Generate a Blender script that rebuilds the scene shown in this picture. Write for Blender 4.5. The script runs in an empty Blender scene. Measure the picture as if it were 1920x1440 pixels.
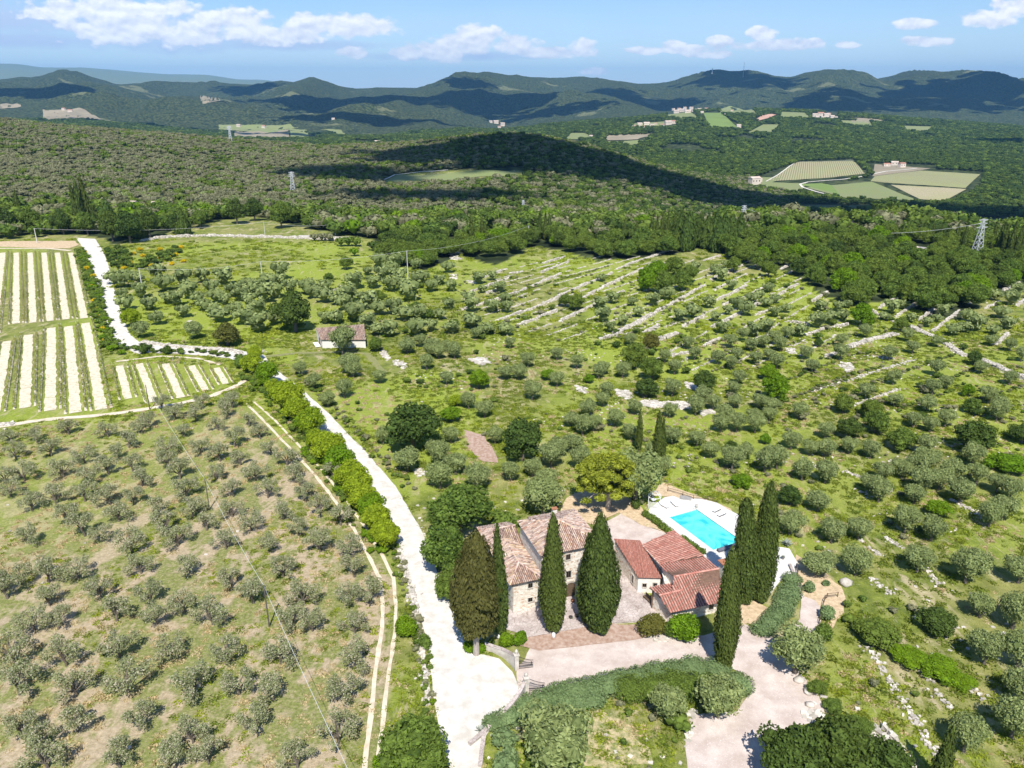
HAZE = 3.7e-5
import bpy, bmesh, math, random
import numpy as np
from mathutils import Vector, Matrix
sc = bpy.context.scene
COL = sc.collection
R = math.radians
rnd = random.Random(7)
rng = np.random.default_rng(7)

# ------------------------------------------------------------------ camera, sky, sun, exposure
H = 75.0; FP = 1450.0; PITCH = math.atan(550 / FP)
cp, sp = math.cos(PITCH), math.sin(PITCH)
cam = bpy.data.cameras.new('camera'); camo = bpy.data.objects.new('camera', cam); COL.objects.link(camo)
cam.sensor_width = 36.0; cam.lens = 36.0 * FP / 1920.0
cam.clip_start = 1.0; cam.clip_end = 90000.0
camo.location = (0, 0, H); camo.rotation_euler = (math.pi / 2 - PITCH, 0, 0)
sc.camera = camo
SUN_EL, SUN_AZ = 53.0, 178.0          # azimuth of the sun clockwise from +Y (north)
sv = Vector((math.sin(R(SUN_AZ)) * math.cos(R(SUN_EL)), math.cos(R(SUN_AZ)) * math.cos(R(SUN_EL)), math.sin(R(SUN_EL))))
sl = bpy.data.lights.new('sun', 'SUN'); sl.energy = 4.6; sl.angle = R(0.53); sl.color = (1.0, 0.95, 0.87)
so = bpy.data.objects.new('sun', sl); COL.objects.link(so)
so.rotation_euler = (-sv).to_track_quat('-Z', 'Y').to_euler(); so.location = (0, -50, 300)
sc.view_settings.view_transform = 'Standard'; sc.view_settings.look = 'None'
sc.view_settings.exposure = 0.52; sc.view_settings.gamma = 1.0; sc.view_settings.use_curve_mapping = False
sc.render.engine = 'CYCLES'
cy = sc.cycles
cy.max_bounces = 5; cy.diffuse_bounces = 2; cy.glossy_bounces = 2; cy.transmission_bounces = 4
cy.volume_bounces = 0; cy.transparent_max_bounces = 4; cy.caustics_reflective = False; cy.caustics_refractive = False
cy.use_denoising = True; cy.use_adaptive_sampling = True; cy.adaptive_threshold = 0.015
cy.sample_clamp_indirect = 6.0

def ray(px, py):
    r = (px - 960) / FP; u = (720 - py) / FP
    return r, cp + u * sp, -sp + u * cp
def uv_of(px, py):
    x, y, z = ray(px, py); return x / y, z / y

w = bpy.data.worlds.new('World'); sc.world = w; w.use_nodes = True
nt = w.node_tree; nt.nodes.clear(); L = nt.links.new
def nd(t, **k):
    n = nt.nodes.new(t)
    for a, b in k.items(): setattr(n, a, b)
    return n
def mth(op, a, b=None, c=None, clamp=False):
    n = nd('ShaderNodeMath', operation=op); n.use_clamp = clamp
    for i, v in enumerate((a, b, c)):
        if v is None: continue
        if isinstance(v, (int, float)): n.inputs[i].default_value = v
        else: L(v, n.inputs[i])
    return n.outputs[0]
out = nd('ShaderNodeOutputWorld'); bg = nd('ShaderNodeBackground')
sky = nd('ShaderNodeTexSky', sky_type='NISHITA'); sky.sun_disc = False
sky.sun_elevation = R(SUN_EL); sky.sun_rotation = R(SUN_AZ); sky.altitude = 400; sky.air_density = 1.0; sky.dust_density = 0.35; sky.ozone_density = 2.2
tc = nd('ShaderNodeTexCoord'); sep = nd('ShaderNodeSeparateXYZ'); L(tc.outputs['Generated'], sep.inputs[0])
ys = mth('MAXIMUM', sep.outputs[1], 0.02)
U = mth('DIVIDE', sep.outputs[0], ys); V = mth('DIVIDE', sep.outputs[2], ys)
cmb = nd('ShaderNodeCombineXYZ'); L(U, cmb.inputs[0]); L(mth('MULTIPLY', V, 1.7), cmb.inputs[1])
nz = nd('ShaderNodeTexNoise'); nz.inputs['Scale'].default_value = 34; nz.inputs['Detail'].default_value = 9; nz.inputs['Roughness'].default_value = 0.56
L(cmb.outputs[0], nz.inputs['Vector'])
cmb2 = nd('ShaderNodeVectorMath', operation='ADD'); cmb2.inputs[1].default_value = (-0.002, 0.008, 0); L(cmb.outputs[0], cmb2.inputs[0])
nz2 = nd('ShaderNodeTexNoise'); nz2.inputs['Scale'].default_value = 34; nz2.inputs['Detail'].default_value = 5; nz2.inputs['Roughness'].default_value = 0.5
L(cmb2.outputs[0], nz2.inputs['Vector'])
puffs = [(605,48,75,26),(668,50,80,24),(560,64,60,20),(440,40,90,30),(520,66,75,22),(350,62,110,26),(240,52,150,34),(250,14,150,20),(160,20,140,22),
 (660,99,32,13),(762,101,42,14),(825,96,70,20),(897,66,48,24),(862,82,60,22),(968,84,44,20),(1003,98,44,11),(1090,84,26,16),(1040,99,85,11),
 (1212,94,30,9),(1265,85,26,11),(1305,92,60,10),(1335,102,50,8),(1345,78,30,11),(1430,62,30,15),(1410,88,42,13),(1480,86,70,14),(1530,80,22,9),
 (1115,133,38,8),(1590,84,24,7),(1715,45,36,11),(1735,77,46,11),(1850,35,52,18),(1900,12,48,22),(1235,94,70,5)]
sheets = [(130,36,330,38),(330,75,210,26),(60,75,240,18),(540,85,200,12),(850,105,200,10)]
def field(lst):
    cur = None; rel = None
    for (x, y, rx, ry) in lst:
        u0, v0 = uv_of(x, y); u1, _ = uv_of(x + rx, y); _, v1 = uv_of(x, y - ry)
        a = mth('DIVIDE', mth('SUBTRACT', U, u0), u1 - u0); b = mth('DIVIDE', mth('SUBTRACT', V, v0), v1 - v0)
        d = mth('SUBTRACT', 1.0, mth('ADD', mth('MULTIPLY', a, a), mth('MULTIPLY', b, b)))
        cur = d if cur is None else mth('SMOOTH_MAX', cur, d, 0.25)
    return cur
dens = mth('ADD', field(puffs), mth('MULTIPLY', mth('SUBTRACT', nz.outputs[0], 0.47), 4.2))
mask = mth('MULTIPLY', mth('SUBTRACT', dens, 0.02), 1.8, clamp=True)
dens2 = mth('ADD', field(sheets), mth('MULTIPLY', mth('SUBTRACT', nz.outputs[0], 0.5), 2.2))
mask2 = mth('MULTIPLY', mth('MULTIPLY', mth('ADD', dens2, .15), 0.9, clamp=True), 0.85)
shade = mth('ADD', mth('MULTIPLY', mth('SUBTRACT', nz.outputs[0], nz2.outputs[0]), 3.2), 0.60, clamp=True)
shade = mth('MULTIPLY', shade, mth('ADD', mth('MULTIPLY', dens, 0.25, clamp=True), 0.75), clamp=True)
ccol = nd('ShaderNodeMix', data_type='RGBA'); L(shade, ccol.inputs[0])
ccol.inputs[6].default_value = (6.9, 7.5, 8.9, 1); ccol.inputs[7].default_value = (10.6, 10.7, 10.9, 1)
# thin veil of cirrus, everywhere in the sky
cir = nd('ShaderNodeTexNoise'); cir.inputs['Scale'].default_value = 2.2; cir.inputs['Detail'].default_value = 6
mpc = nd('ShaderNodeMapping'); mpc.inputs['Scale'].default_value = (1.0, 1.0, 9.0); L(tc.outputs['Generated'], mpc.inputs[0]); L(mpc.outputs[0], cir.inputs['Vector'])
cirm = mth('MULTIPLY', mth('SUBTRACT', cir.outputs[0], 0.50, clamp=True), 0.9, clamp=True)
tint = nd('ShaderNodeMix', data_type='RGBA', blend_type='MULTIPLY'); tint.inputs[0].default_value = 1.0
L(sky.outputs[0], tint.inputs[6]); tint.inputs[7].default_value = (0.76, 0.95, 1.22, 1)
m0 = nd('ShaderNodeMix', data_type='RGBA'); L(cirm, m0.inputs[0]); L(tint.outputs[2], m0.inputs[6]); m0.inputs[7].default_value = (6.6, 7.4, 8.6, 1)
hzm = nd('ShaderNodeMix', data_type='RGBA'); L(mth('MULTIPLY', mth('SUBTRACT', 1.0, mth('MULTIPLY', mth('ABSOLUTE', sep.outputs[2]), 9.0), clamp=True), 0.5), hzm.inputs[0]); L(m0.outputs[2], hzm.inputs[6]); hzm.inputs[7].default_value = (9.5, 10.5, 11.0, 1)
m1 = nd('ShaderNodeMix', data_type='RGBA'); L(mask2, m1.inputs[0]); L(hzm.outputs[2], m1.inputs[6]); m1.inputs[7].default_value = (5.4, 6.4, 8.8, 1)
m2 = nd('ShaderNodeMix', data_type='RGBA'); L(mask, m2.inputs[0]); L(m1.outputs[2], m2.inputs[6]); L(ccol.outputs[2], m2.inputs[7])
L(m2.outputs[2], bg.inputs[0]); bg.inputs[1].default_value = 0.085
L(bg.outputs[0], out.inputs[0])
w.cycles.sampling_method = 'MANUAL'; w.cycles.sample_map_resolution = 512

# ------------------------------------------------------------------ helpers
def tag(o, label=None, cat=None, group=None, kind=None):
    if label: o['label'] = label
    if cat: o['category'] = cat
    if group: o['group'] = group
    if kind: o['kind'] = kind
    return o
def link(o, parent=None):
    COL.objects.link(o)
    if parent: o.parent = parent
    return o
def empty(name, loc=(0, 0, 0), rz=0.0, **k):
    o = bpy.data.objects.new(name, None); link(o); o.location = loc; o.rotation_euler = (0, 0, rz); o.empty_display_size = 0.5
    return tag(o, **k)
def obj(name, me, parent=None, **k):
    return tag(link(bpy.data.objects.new(name, me), parent), **k)
def mesh_np(name, V3, quads=None, tris=None, mat=None, mats=None, mi=None, smooth=False, col=None):
    """mesh from numpy arrays; col = per-face colours"""
    me = bpy.data.meshes.new(name)
    V3 = np.asarray(V3, np.float32).reshape(-1, 3)
    q = np.zeros((0, 4), np.int32) if quads is None else np.asarray(quads, np.int32).reshape(-1, 4)
    t = np.zeros((0, 3), np.int32) if tris is None else np.asarray(tris, np.int32).reshape(-1, 3)
    me.vertices.add(len(V3)); me.vertices.foreach_set('co', V3.ravel())
    nl = q.size + t.size; me.loops.add(nl)
    me.loops.foreach_set('vertex_index', np.concatenate([q.ravel(), t.ravel()]))
    nf = len(q) + len(t); me.polygons.add(nf)
    st = np.concatenate([np.arange(len(q)) * 4, q.size + np.arange(len(t)) * 3]).astype(np.int32)
    me.polygons.foreach_set('loop_start', st)
    for m in (mats or ([mat] if mat else [])): me.materials.append(m)
    if mi is not None: me.polygons.foreach_set('material_index', np.asarray(mi, np.int32))
    me.polygons.foreach_set('use_smooth', np.full(nf, bool(smooth)))
    if col is not None:
        a = me.attributes.new('tint', 'FLOAT_COLOR', 'FACE'); c4 = np.ones((nf, 4), np.float32); c4[:, :3] = col
        a.data.foreach_set('color', c4.ravel())
    me.update(calc_edges=True); me.validate()
    return me
class MB:
    """collects shapes into one mesh"""
    def __init__(s): s.v = []; s.f = []
    def add(s, vs, fs):
        b = len(s.v); s.v += [tuple(v) for v in vs]; s.f += [tuple(i + b for i in f) for f in fs]; return s
    def box(s, c, d, rz=0.0, tap=1.0):
        x, y, z = d[0] / 2, d[1] / 2, d[2] / 2; vs = []
        for sz in (-1, 1):
            k = tap if sz > 0 else 1.0
            for sx, sy in ((-1, -1), (1, -1), (1, 1), (-1, 1)):
                a, b = sx * x * k, sy * y * k
                vs.append((c[0] + a * math.cos(rz) - b * math.sin(rz), c[1] + a * math.sin(rz) + b * math.cos(rz), c[2] + sz * z))
        return s.add(vs, [(3, 2, 1, 0), (4, 5, 6, 7), (0, 1, 5, 4), (1, 2, 6, 5), (2, 3, 7, 6), (3, 0, 4, 7)])
    def tube(s, pts, r, n=6, cap=True):
        pts = [Vector(p) for p in pts]; rr = r if isinstance(r, (list, tuple)) else [r] * len(pts); vs = []
        for i, p in enumerate(pts):
            d = (pts[min(i + 1, len(pts) - 1)] - pts[max(i - 1, 0)])
            d = d.normalized() if d.length > 1e-9 else Vector((0, 0, 1))
            a = d.cross(Vector((0, 0, 1)) if abs(d.z) < 0.9 else Vector((1, 0, 0))).normalized(); b = d.cross(a)
            for k in range(n):
                t = 2 * math.pi * k / n; vs.append(p + (a * math.cos(t) + b * math.sin(t)) * rr[i])
        fs = [(i * n + k, i * n + (k + 1) % n, (i + 1) * n + (k + 1) % n, (i + 1) * n + k) for i in range(len(pts) - 1) for k in range(n)]
        if cap: fs += [tuple(range(n))[::-1], tuple(range((len(pts) - 1) * n, len(pts) * n))]
        return s.add(vs, fs)
    def lathe(s, c, prof, n=12):
        vs = [(c[0] + r * math.cos(2 * math.pi * k / n), c[1] + r * math.sin(2 * math.pi * k / n), c[2] + z) for (r, z) in prof for k in range(n)]
        fs = [(i * n + k, i * n + (k + 1) % n, (i + 1) * n + (k + 1) % n, (i + 1) * n + k) for i in range(len(prof) - 1) for k in range(n)]
        fs += [tuple(range(n))[::-1], tuple(range((len(prof) - 1) * n, len(prof) * n))]
        return s.add(vs, fs)
    def rock(s, c, r, seed=0):
        q = random.Random(seed); bm = bmesh.new(); bmesh.ops.create_icosphere(bm, subdivisions=1, radius=1)
        bm.verts.ensure_lookup_table()
        vs = [(c[0] + v.co.x * r[0] * q.uniform(.7, 1.2), c[1] + v.co.y * r[1] * q.uniform(.7, 1.2), c[2] + v.co.z * r[2] * q.uniform(.7, 1.2)) for v in bm.verts]
        fs = [tuple(v.index for v in f.verts) for f in bm.faces]; bm.free(); return s.add(vs, fs)
    def mesh(s, name, mat, smooth=False):
        me = bpy.data.meshes.new(name); me.from_pydata(s.v, [], s.f); me.materials.append(mat)
        if smooth: me.polygons.foreach_set('use_smooth', [True] * len(me.polygons))
        me.update(); return me
    def build(s, name, mat, parent=None, smooth=False, **k):
        return obj(name, s.mesh(name, mat, smooth), parent, **k)

# ------------------------------------------------------------------ materials
def new_mat(name, rough=0.9, spec=0.2):
    m = bpy.data.materials.new(name); m.use_nodes = True; t = m.node_tree
    b = t.nodes['Principled BSDF']; b.inputs['Roughness'].default_value = rough; b.inputs['Specular IOR Level'].default_value = spec
    return m, t, b
class NT:
    def __init__(s, t): s.t = t
    def n(s, ty, **k):
        x = s.t.nodes.new(ty)
        for a, b in k.items(): setattr(x, a, b)
        return x
    def l(s, a, b): s.t.links.new(a, b)
    def set(s, inp, v):
        if hasattr(v, 'is_output'): s.l(v, inp)
        elif isinstance(v, (tuple, list)) and len(v) == 3 and inp.type == 'RGBA': inp.default_value = (*v, 1)
        else: inp.default_value = v
    def math(s, op, a, b=0.0, clamp=False):
        x = s.n('ShaderNodeMath', operation=op); x.use_clamp = clamp; s.set(x.inputs[0], a); s.set(x.inputs[1], b); return x.outputs[0]
    def mix(s, f, a, b, bt='MIX'):
        x = s.n('ShaderNodeMix', data_type='RGBA', blend_type=bt); s.set(x.inputs[0], f); s.set(x.inputs[6], a); s.set(x.inputs[7], b); return x.outputs[2]
    def noise(s, scale, detail=4, vec=None, rough=0.55, dist=0.0):
        x = s.n('ShaderNodeTexNoise'); x.inputs['Scale'].default_value = scale; x.inputs['Detail'].default_value = detail
        x.inputs['Roughness'].default_value = rough; x.inputs['Distortion'].default_value = dist
        if vec is not None: s.l(vec, x.inputs['Vector'])
        return x.outputs[0]
    def pos(s): return s.n('ShaderNodeNewGeometry').outputs['Position']
    def objc(s): return s.n('ShaderNodeTexCoord').outputs['Object']
    def map(s, vec, scale=(1, 1, 1), rz=0.0, loc=(0, 0, 0)):
        x = s.n('ShaderNodeMapping'); x.inputs['Scale'].default_value = scale; x.inputs['Rotation'].default_value = (0, 0, rz); x.inputs['Location'].default_value = loc
        s.l(vec, x.inputs[0]); return x.outputs[0]
    def step(s, v, lo, hi):
        x = s.n('ShaderNodeMapRange'); x.inputs[1].default_value = lo; x.inputs[2].default_value = hi; x.clamp = True
        s.set(x.inputs[0], v); return x.outputs[0]
    def bump(s, h, strength, dist, b):
        x = s.n('ShaderNodeBump'); x.inputs['Strength'].default_value = strength; x.inputs['Distance'].default_value = dist
        s.l(h, x.inputs['Height']); s.l(x.outputs[0], b.inputs['Normal'])
    def vor(s, scale, vec=None, feat='F1', rand=1.0):
        x = s.n('ShaderNodeTexVoronoi', feature=feat); x.inputs['Scale'].default_value = scale; x.inputs['Randomness'].default_value = rand
        if vec is not None: s.l(vec, x.inputs['Vector'])
        return x.outputs[0]
def simple(name, col, rough=0.85, var=0.15, scale=3.0, col2=None, bump=0.0, bd=0.02, spec=0.2, space='pos'):
    m, t, b = new_mat(name, rough, spec); q = NT(t); v = q.pos() if space == 'pos' else q.objc()
    f = q.noise(scale, 6, v, 0.65)
    c2 = col2 or tuple(max(0, c * (1 - 2 * var)) for c in col)
    c = q.mix(q.step(f, 0.35, 0.65), c2, col); q.l(c, b.inputs['Base Color'])
    if bump: q.bump(q.noise(scale * 6, 5, v, 0.7), bump, bd, b)
    return m
def leaf_mat(name, dark, light, transl=0.3, tint=None, grey=None):
    m = bpy.data.materials.new(name); m.use_nodes = True; t = m.node_tree; t.nodes.clear(); q = NT(t)
    g = q.n('ShaderNodeNewGeometry'); oi = q.n('ShaderNodeObjectInfo')
    f = q.math('ADD', q.math('MULTIPLY', g.outputs['Random Per Island'], 0.65), q.math('MULTIPLY', q.noise(1.3, 4, g.outputs['Position'], 0.65), 0.8))
    c = q.mix(q.step(f, 0.3, 1.05), dark, light)
    tn = tint or tuple(min(1, x) for x in (light[0] * 1.15, light[1] * 0.92, light[2] * 0.75))
    c = q.mix(q.math('MULTIPLY', oi.outputs['Random'], 0.7), c, q.mix(0.5, c, tn))
    if grey: c = q.mix(q.step(g.outputs['Random Per Island'], 0.72, 0.8), c, grey)
    d = q.n('ShaderNodeBsdfDiffuse'); q.l(c, d.inputs[0])
    tr = q.n('ShaderNodeBsdfTranslucent'); q.l(q.mix(1.0, c, (1.25, 1.2, 0.55), 'MULTIPLY'), tr.inputs[0])
    mx = q.n('ShaderNodeMixShader'); mx.inputs[0].default_value = transl; q.l(d.outputs[0], mx.inputs[1]); q.l(tr.outputs[0], mx.inputs[2])
    o = q.n('ShaderNodeOutputMaterial'); q.l(mx.outputs[0], o.inputs[0]); return m

M = {}
M['olive_leaf'] = leaf_mat('olive_leaf', (0.070, 0.100, 0.032), (0.35, 0.41, 0.165), 0.22, (0.29, 0.35, 0.12))
M['olive_leaf_sparse'] = leaf_mat('olive_leaf_sparse', (0.145, 0.175, 0.080), (0.45, 0.49, 0.27), 0.36, (0.38, 0.40, 0.20), (0.52, 0.48, 0.37))
M['oak_leaf'] = leaf_mat('oak_leaf', (0.034, 0.068, 0.014), (0.19, 0.28, 0.055), 0.3)
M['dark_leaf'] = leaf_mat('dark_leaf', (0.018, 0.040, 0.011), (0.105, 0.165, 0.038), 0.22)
M['bright_leaf'] = leaf_mat('bright_leaf', (0.045, 0.10, 0.007), (0.22, 0.38, 0.026), 0.35)
M['yellow_leaf'] = leaf_mat('yellow_leaf', (0.08, 0.14, 0.010), (0.38, 0.50, 0.035), 0.4, (0.48, 0.53, 0.04))
M['brown_leaf'] = leaf_mat('brown_leaf', (0.045, 0.050, 0.012), (0.17, 0.18, 0.045), 0.2)
M['cypress_leaf'] = leaf_mat('cypress_leaf', (0.016, 0.030, 0.009), (0.105, 0.150, 0.036), 0.15)
M['cypress_brown_leaf'] = leaf_mat('cypress_brown_leaf', (0.018, 0.026, 0.008), (0.125, 0.130, 0.042), 0.12)
M['pine_leaf'] = leaf_mat('pine_leaf', (0.045, 0.07, 0.008), (0.40, 0.44, 0.05), 0.2, (0.36, 0.40, 0.05))
M['rosemary_leaf'] = leaf_mat('rosemary_leaf', (0.075, 0.12, 0.048), (0.25, 0.34, 0.15), 0.25, (0.24, 0.33, 0.12))
M['broom_flower'] = leaf_mat('broom_flower', (0.30, 0.24, 0.01), (0.75, 0.58, 0.02), 0.2)
M['grey_leaf'] = leaf_mat('grey_leaf', (0.085, 0.095, 0.045), (0.27, 0.275, 0.15), 0.2, (0.30, 0.28, 0.17))
M['agave_leaf'] = leaf_mat('agave_leaf', (0.18, 0.22, 0.19), (0.38, 0.43, 0.38), 0.1)
M['bark'] = simple('bark', (0.20, 0.17, 0.135), 0.95, 0.25, 5.0, bump=0.4)
M['pale_bark'] = simple('pale_bark', (0.42, 0.37, 0.32), 0.95, 0.15, 5.0, bump=0.4)
M['gravel_white'] = simple('gravel_white', (0.71, 0.685, 0.63), 0.95, 0.04, 0.6, col2=(0.54, 0.505, 0.44), bump=0.35, bd=0.03)
M['stone_white'] = simple('stone_white', (0.66, 0.61, 0.54), 0.95, 0.2, 1.6, col2=(0.42, 0.38, 0.33), bump=0.6, bd=0.08)
M['limestone'] = simple('limestone', (0.66, 0.61, 0.54), 0.95, 0.2, 0.8, col2=(0.40, 0.36, 0.30), bump=0.5, bd=0.1)
M['plaster'] = simple('plaster', (0.80, 0.77, 0.70), 0.9, 0.06, 1.2)
M['concrete'] = simple('concrete', (0.40, 0.38, 0.36), 0.9, 0.15, 2.0)
M['wood'] = simple('wood', (0.16, 0.11, 0.07), 0.8, 0.2, 4.0)
M['pole_wood'] = simple('pole_wood', (0.15, 0.13, 0.11), 0.9, 0.2, 4.0)
M['pole_concrete'] = simple('pole_concrete', (0.62, 0.61, 0.59), 0.85, 0.1, 4.0)
M['iron'] = simple('iron', (0.05, 0.045, 0.045), 0.55, 0.1, 4.0, spec=0.5)
M['steel'] = simple('steel', (0.55, 0.57, 0.58), 0.5, 0.1, 1.0, spec=0.5)
M['wire'] = simple('wire', (0.75, 0.75, 0.73), 0.5, 0.05, 1.0, spec=0.4)
M['white_paint'] = simple('white_paint', (0.82, 0.82, 0.80), 0.5, 0.03, 2.0)
M['cloth_white'] = simple('cloth_white', (0.80, 0.80, 0.78), 0.9, 0.03, 2.0)
M['terracotta'] = simple('terracotta', (0.45, 0.20, 0.11), 0.85, 0.15, 3.0)
M['dark_glass'] = simple('dark_glass', (0.02, 0.022, 0.025), 0.15, 0.1, 3.0, spec=0.6)
M['cover_fabric'] = simple('cover_fabric', (0.16, 0.17, 0.22), 0.8, 0.15, 2.0)
M['hole'] = simple('hole', (0.012, 0.011, 0.010), 0.9, 0.1, 3.0)
# ------------------------------------------------------------------ terrain
def qz(py):
    u = (720 - np.asarray(py, float)) / FP
    return (-sp + u * cp) / (cp + u * sp)
CX = np.array([-400, 0, 100, 200, 300, 400, 500, 600, 700, 800, 900, 1000, 1100, 1200, 1300, 1400, 1500, 1600, 1700, 1800, 1920, 2300], float)
def tab(d, pts, py=True):
    xs = [p[0] for p in pts]; v = np.interp(CX, xs, [p[1] for p in pts])
    return H + qz(v) * d if py else v
def tabm(d, pts):
    """points (x, 'y', row) are seen rows of the photo, (x, 'z', height) heights"""
    xs = [p[0] for p in pts]; zz = [H + float(qz(p[2])) * d if p[1] == 'y' else p[2] for p in pts]
    return np.interp(CX, xs, zz)
LD = np.array([0, 250, 350, 450, 600, 800, 1150, 1500, 1900, 2600, 3500, 4400, 6000, 8500, 10500, 15000, 26000, 29500], float)
Z0 = np.zeros(len(CX))
LAY = [Z0, Z0,
 tab(350, [(0, 0), (1300, 0), (1600, 1.5), (1920, 0)], False),
 tab(450, [(0, 0), (900, -1), (1300, -1), (1550, 5), (1700, 4), (1920, -2)], False),
 tab(600, [(0, 3), (200, 1), (400, -3), (600, -7), (900, -12), (1050, -15), (1300, -26), (1500, -36), (1920, -40)], False),
 tabm(800, [(0, 'y', 300), (200, 'y', 312), (400, 'y', 325), (600, 'y', 326), (750, 'y', 342), (900, 'y', 338), (1050, 'y', 350), (1200, 'y', 368), (1320, 'z', -55), (1450, 'z', -76), (1920, 'z', -80)]),
 tabm(1150, [(0, 'y', 229), (100, 'y', 236), (200, 'y', 246), (400, 'y', 268), (600, 'y', 279), (750, 'y', 277), (850, 'y', 265), (950, 'y', 257), (1050, 'y', 266), (1150, 'y', 292), (1250, 'y', 322), (1350, 'y', 352), (1430, 'z', -77), (1920, 'z', -80)]),
 tabm(1500, [(0, 'z', 0), (300, 'z', -40), (600, 'z', -55), (900, 'z', -30), (1100, 'z', -55), (1250, 'z', -70), (1450, 'z', -76), (1920, 'z', -78)]),
 tabm(1900, [(0, 'z', -60), (1000, 'z', -85), (1150, 'y', 300), (1250, 'y', 296), (1400, 'y', 297), (1600, 'y', 298), (1800, 'y', 298), (1920, 'y', 300)]),
 tabm(2600, [(0, 'z', -70), (400, 'y', 262), (600, 'y', 263), (800, 'y', 266), (1000, 'y', 262), (1100, 'y', 258), (1250, 'y', 244), (1400, 'y', 250), (1500, 'y', 248), (1700, 'y', 262), (1920, 'y', 262)]),
 tabm(3500, [(0, 'y', 216), (200, 'y', 225), (400, 'y', 244), (600, 'y', 250), (800, 'y', 248), (1000, 'y', 240), (1100, 'y', 230), (1200, 'y', 222), (1300, 'y', 209), (1450, 'y', 206), (1600, 'y', 216), (1750, 'y', 228), (1920, 'y', 240)]),
 tabm(4400, [(0, 'y', 203), (200, 'y', 208), (400, 'y', 220), (600, 'y', 228), (800, 'y', 226), (1000, 'y', 222), (1100, 'z', -85), (1400, 'z', -100), (1700, 'z', -120), (1920, 'z', -150)]),
 tabm(6000, [(0, 'y', 182), (200, 'y', 182), (400, 'y', 190), (600, 'y', 202), (800, 'y', 196), (1000, 'y', 190), (1200, 'y', 188), (1400, 'y', 196), (1500, 'y', 200), (1650, 'y', 196), (1800, 'y', 192), (1920, 'y', 196)]),
 tabm(8500, [(0, 'y', 160), (60, 'y', 150), (100, 'y', 156), (135, 'y', 146), (180, 'y', 154), (230, 'y', 161), (275, 'y', 155), (330, 'y', 163), (420, 'y', 168), (480, 'y', 163), (540, 'y', 155), (590, 'y', 161), (640, 'y', 168), (720, 'y', 164), (800, 'y', 165), (860, 'y', 150), (910, 'y', 138), (960, 'y', 146), (1040, 'y', 149), (1130, 'y', 136), (1180, 'y', 143), (1230, 'y', 150), (1280, 'y', 143), (1335, 'y', 133), (1400, 'y', 141), (1470, 'y', 151), (1530, 'y', 142), (1580, 'y', 141), (1640, 'y', 150), (1710, 'y', 149), (1770, 'y', 146), (1840, 'y', 140), (1920, 'y', 151)]),
 tab(10500, [(0, -60), (1920, -60)], False), tab(15000, [(0, -80), (1920, -80)], False),
 tabm(26000, [(0, 'y', 120), (60, 'y', 122), (100, 'y', 128), (180, 'y', 128), (250, 'y', 134), (330, 'y', 141), (400, 'y', 141), (460, 'y', 150), (500, 'y', 150), (530, 'y', 154), (600, 'y', 166), (680, 'z', -90), (1920, 'z', -90)]),
 tab(29500, [(0, -90), (1920, -90)], False)]
# denser columns so that the crests keep their shape
CXF = np.linspace(-400, 2300, 541)
def smooth_cols(pts_d):
    return pts_d
def rebuild():
    out_ = []
    for d, l in zip(LD, LAY):
        out_.append(np.interp(CXF, CX, l))
    return np.array(out_)
def tabf(d, pts):
    xs = [p[0] for p in pts]; zz = [H + float(qz(p[2])) * d if p[1] == 'y' else p[2] for p in pts]
    z = np.interp(CXF, xs, zz); k = np.hanning(9); k /= k.sum(); return np.convolve(np.pad(z, 4, mode='edge'), k, 'valid')
LZ = rebuild()
crest_pts = [(0, 160), (60, 150), (100, 156), (118, 149), (135, 145), (180, 154), (230, 161), (275, 155), (330, 163), (420, 168), (480, 163), (540, 155), (590, 161), (640, 168), (720, 164), (800, 165), (860, 150), (910, 138), (960, 146), (1040, 149), (1130, 136), (1180, 143), (1230, 150), (1280, 143), (1320, 136), (1335, 132), (1350, 138), (1400, 141), (1470, 151), (1530, 142), (1580, 141), (1640, 150), (1710, 149), (1770, 146), (1840, 140), (1920, 151)]
LZ[13] = tabf(8500, [(a, 'y', b) for a, b in crest_pts])
LZ[16] = tabf(26000, [(0, 'y', 120), (60, 'y', 122), (100, 'y', 128), (180, 'y', 128), (250, 'y', 134), (330, 'y', 141), (400, 'y', 141), (460, 'y', 150), (500, 'y', 150), (530, 'y', 154), (600, 'y', 166), (680, 'z', -90), (1920, 'z', -90)])
# column (photo x near the horizon) from the tangent of the azimuth
u0 = (720 - 250) / FP
def col_of(s): return 960 + s * (cp + u0 * sp) * FP
def vnoise(x, y, seed=0):
    xi = np.floor(x); yi = np.floor(y); fx = x - xi; fy = y - yi
    fx = fx * fx * (3 - 2 * fx); fy = fy * fy * (3 - 2 * fy)
    def h(a, b):
        n = np.sin(a * 127.1 + b * 311.7 + seed * 74.7) * 43758.5453; return n - np.floor(n)
    return (h(xi, yi) * (1 - fx) + h(xi + 1, yi) * fx) * (1 - fy) + (h(xi, yi + 1) * (1 - fx) + h(xi + 1, yi + 1) * fx) * fy
def fbm(x, y, o=4, seed=0, ridge=False):
    a = 0; amp = 1; tot = 0
    for i in range(o):
        n = vnoise(x * 2 ** i + 13.1 * i, y * 2 ** i - 7.7 * i, seed + i)
        if ridge: n = 1 - abs(2 * n - 1)
        a = a + n * amp; tot += amp; amp *= 0.5
    return a / tot
_ld = np.log(np.maximum(LD, 60))
def smf(a, b, x):
    t = np.clip((x - a) / (b - a), 0, 1); return t * t * (3 - 2 * t)
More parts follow.
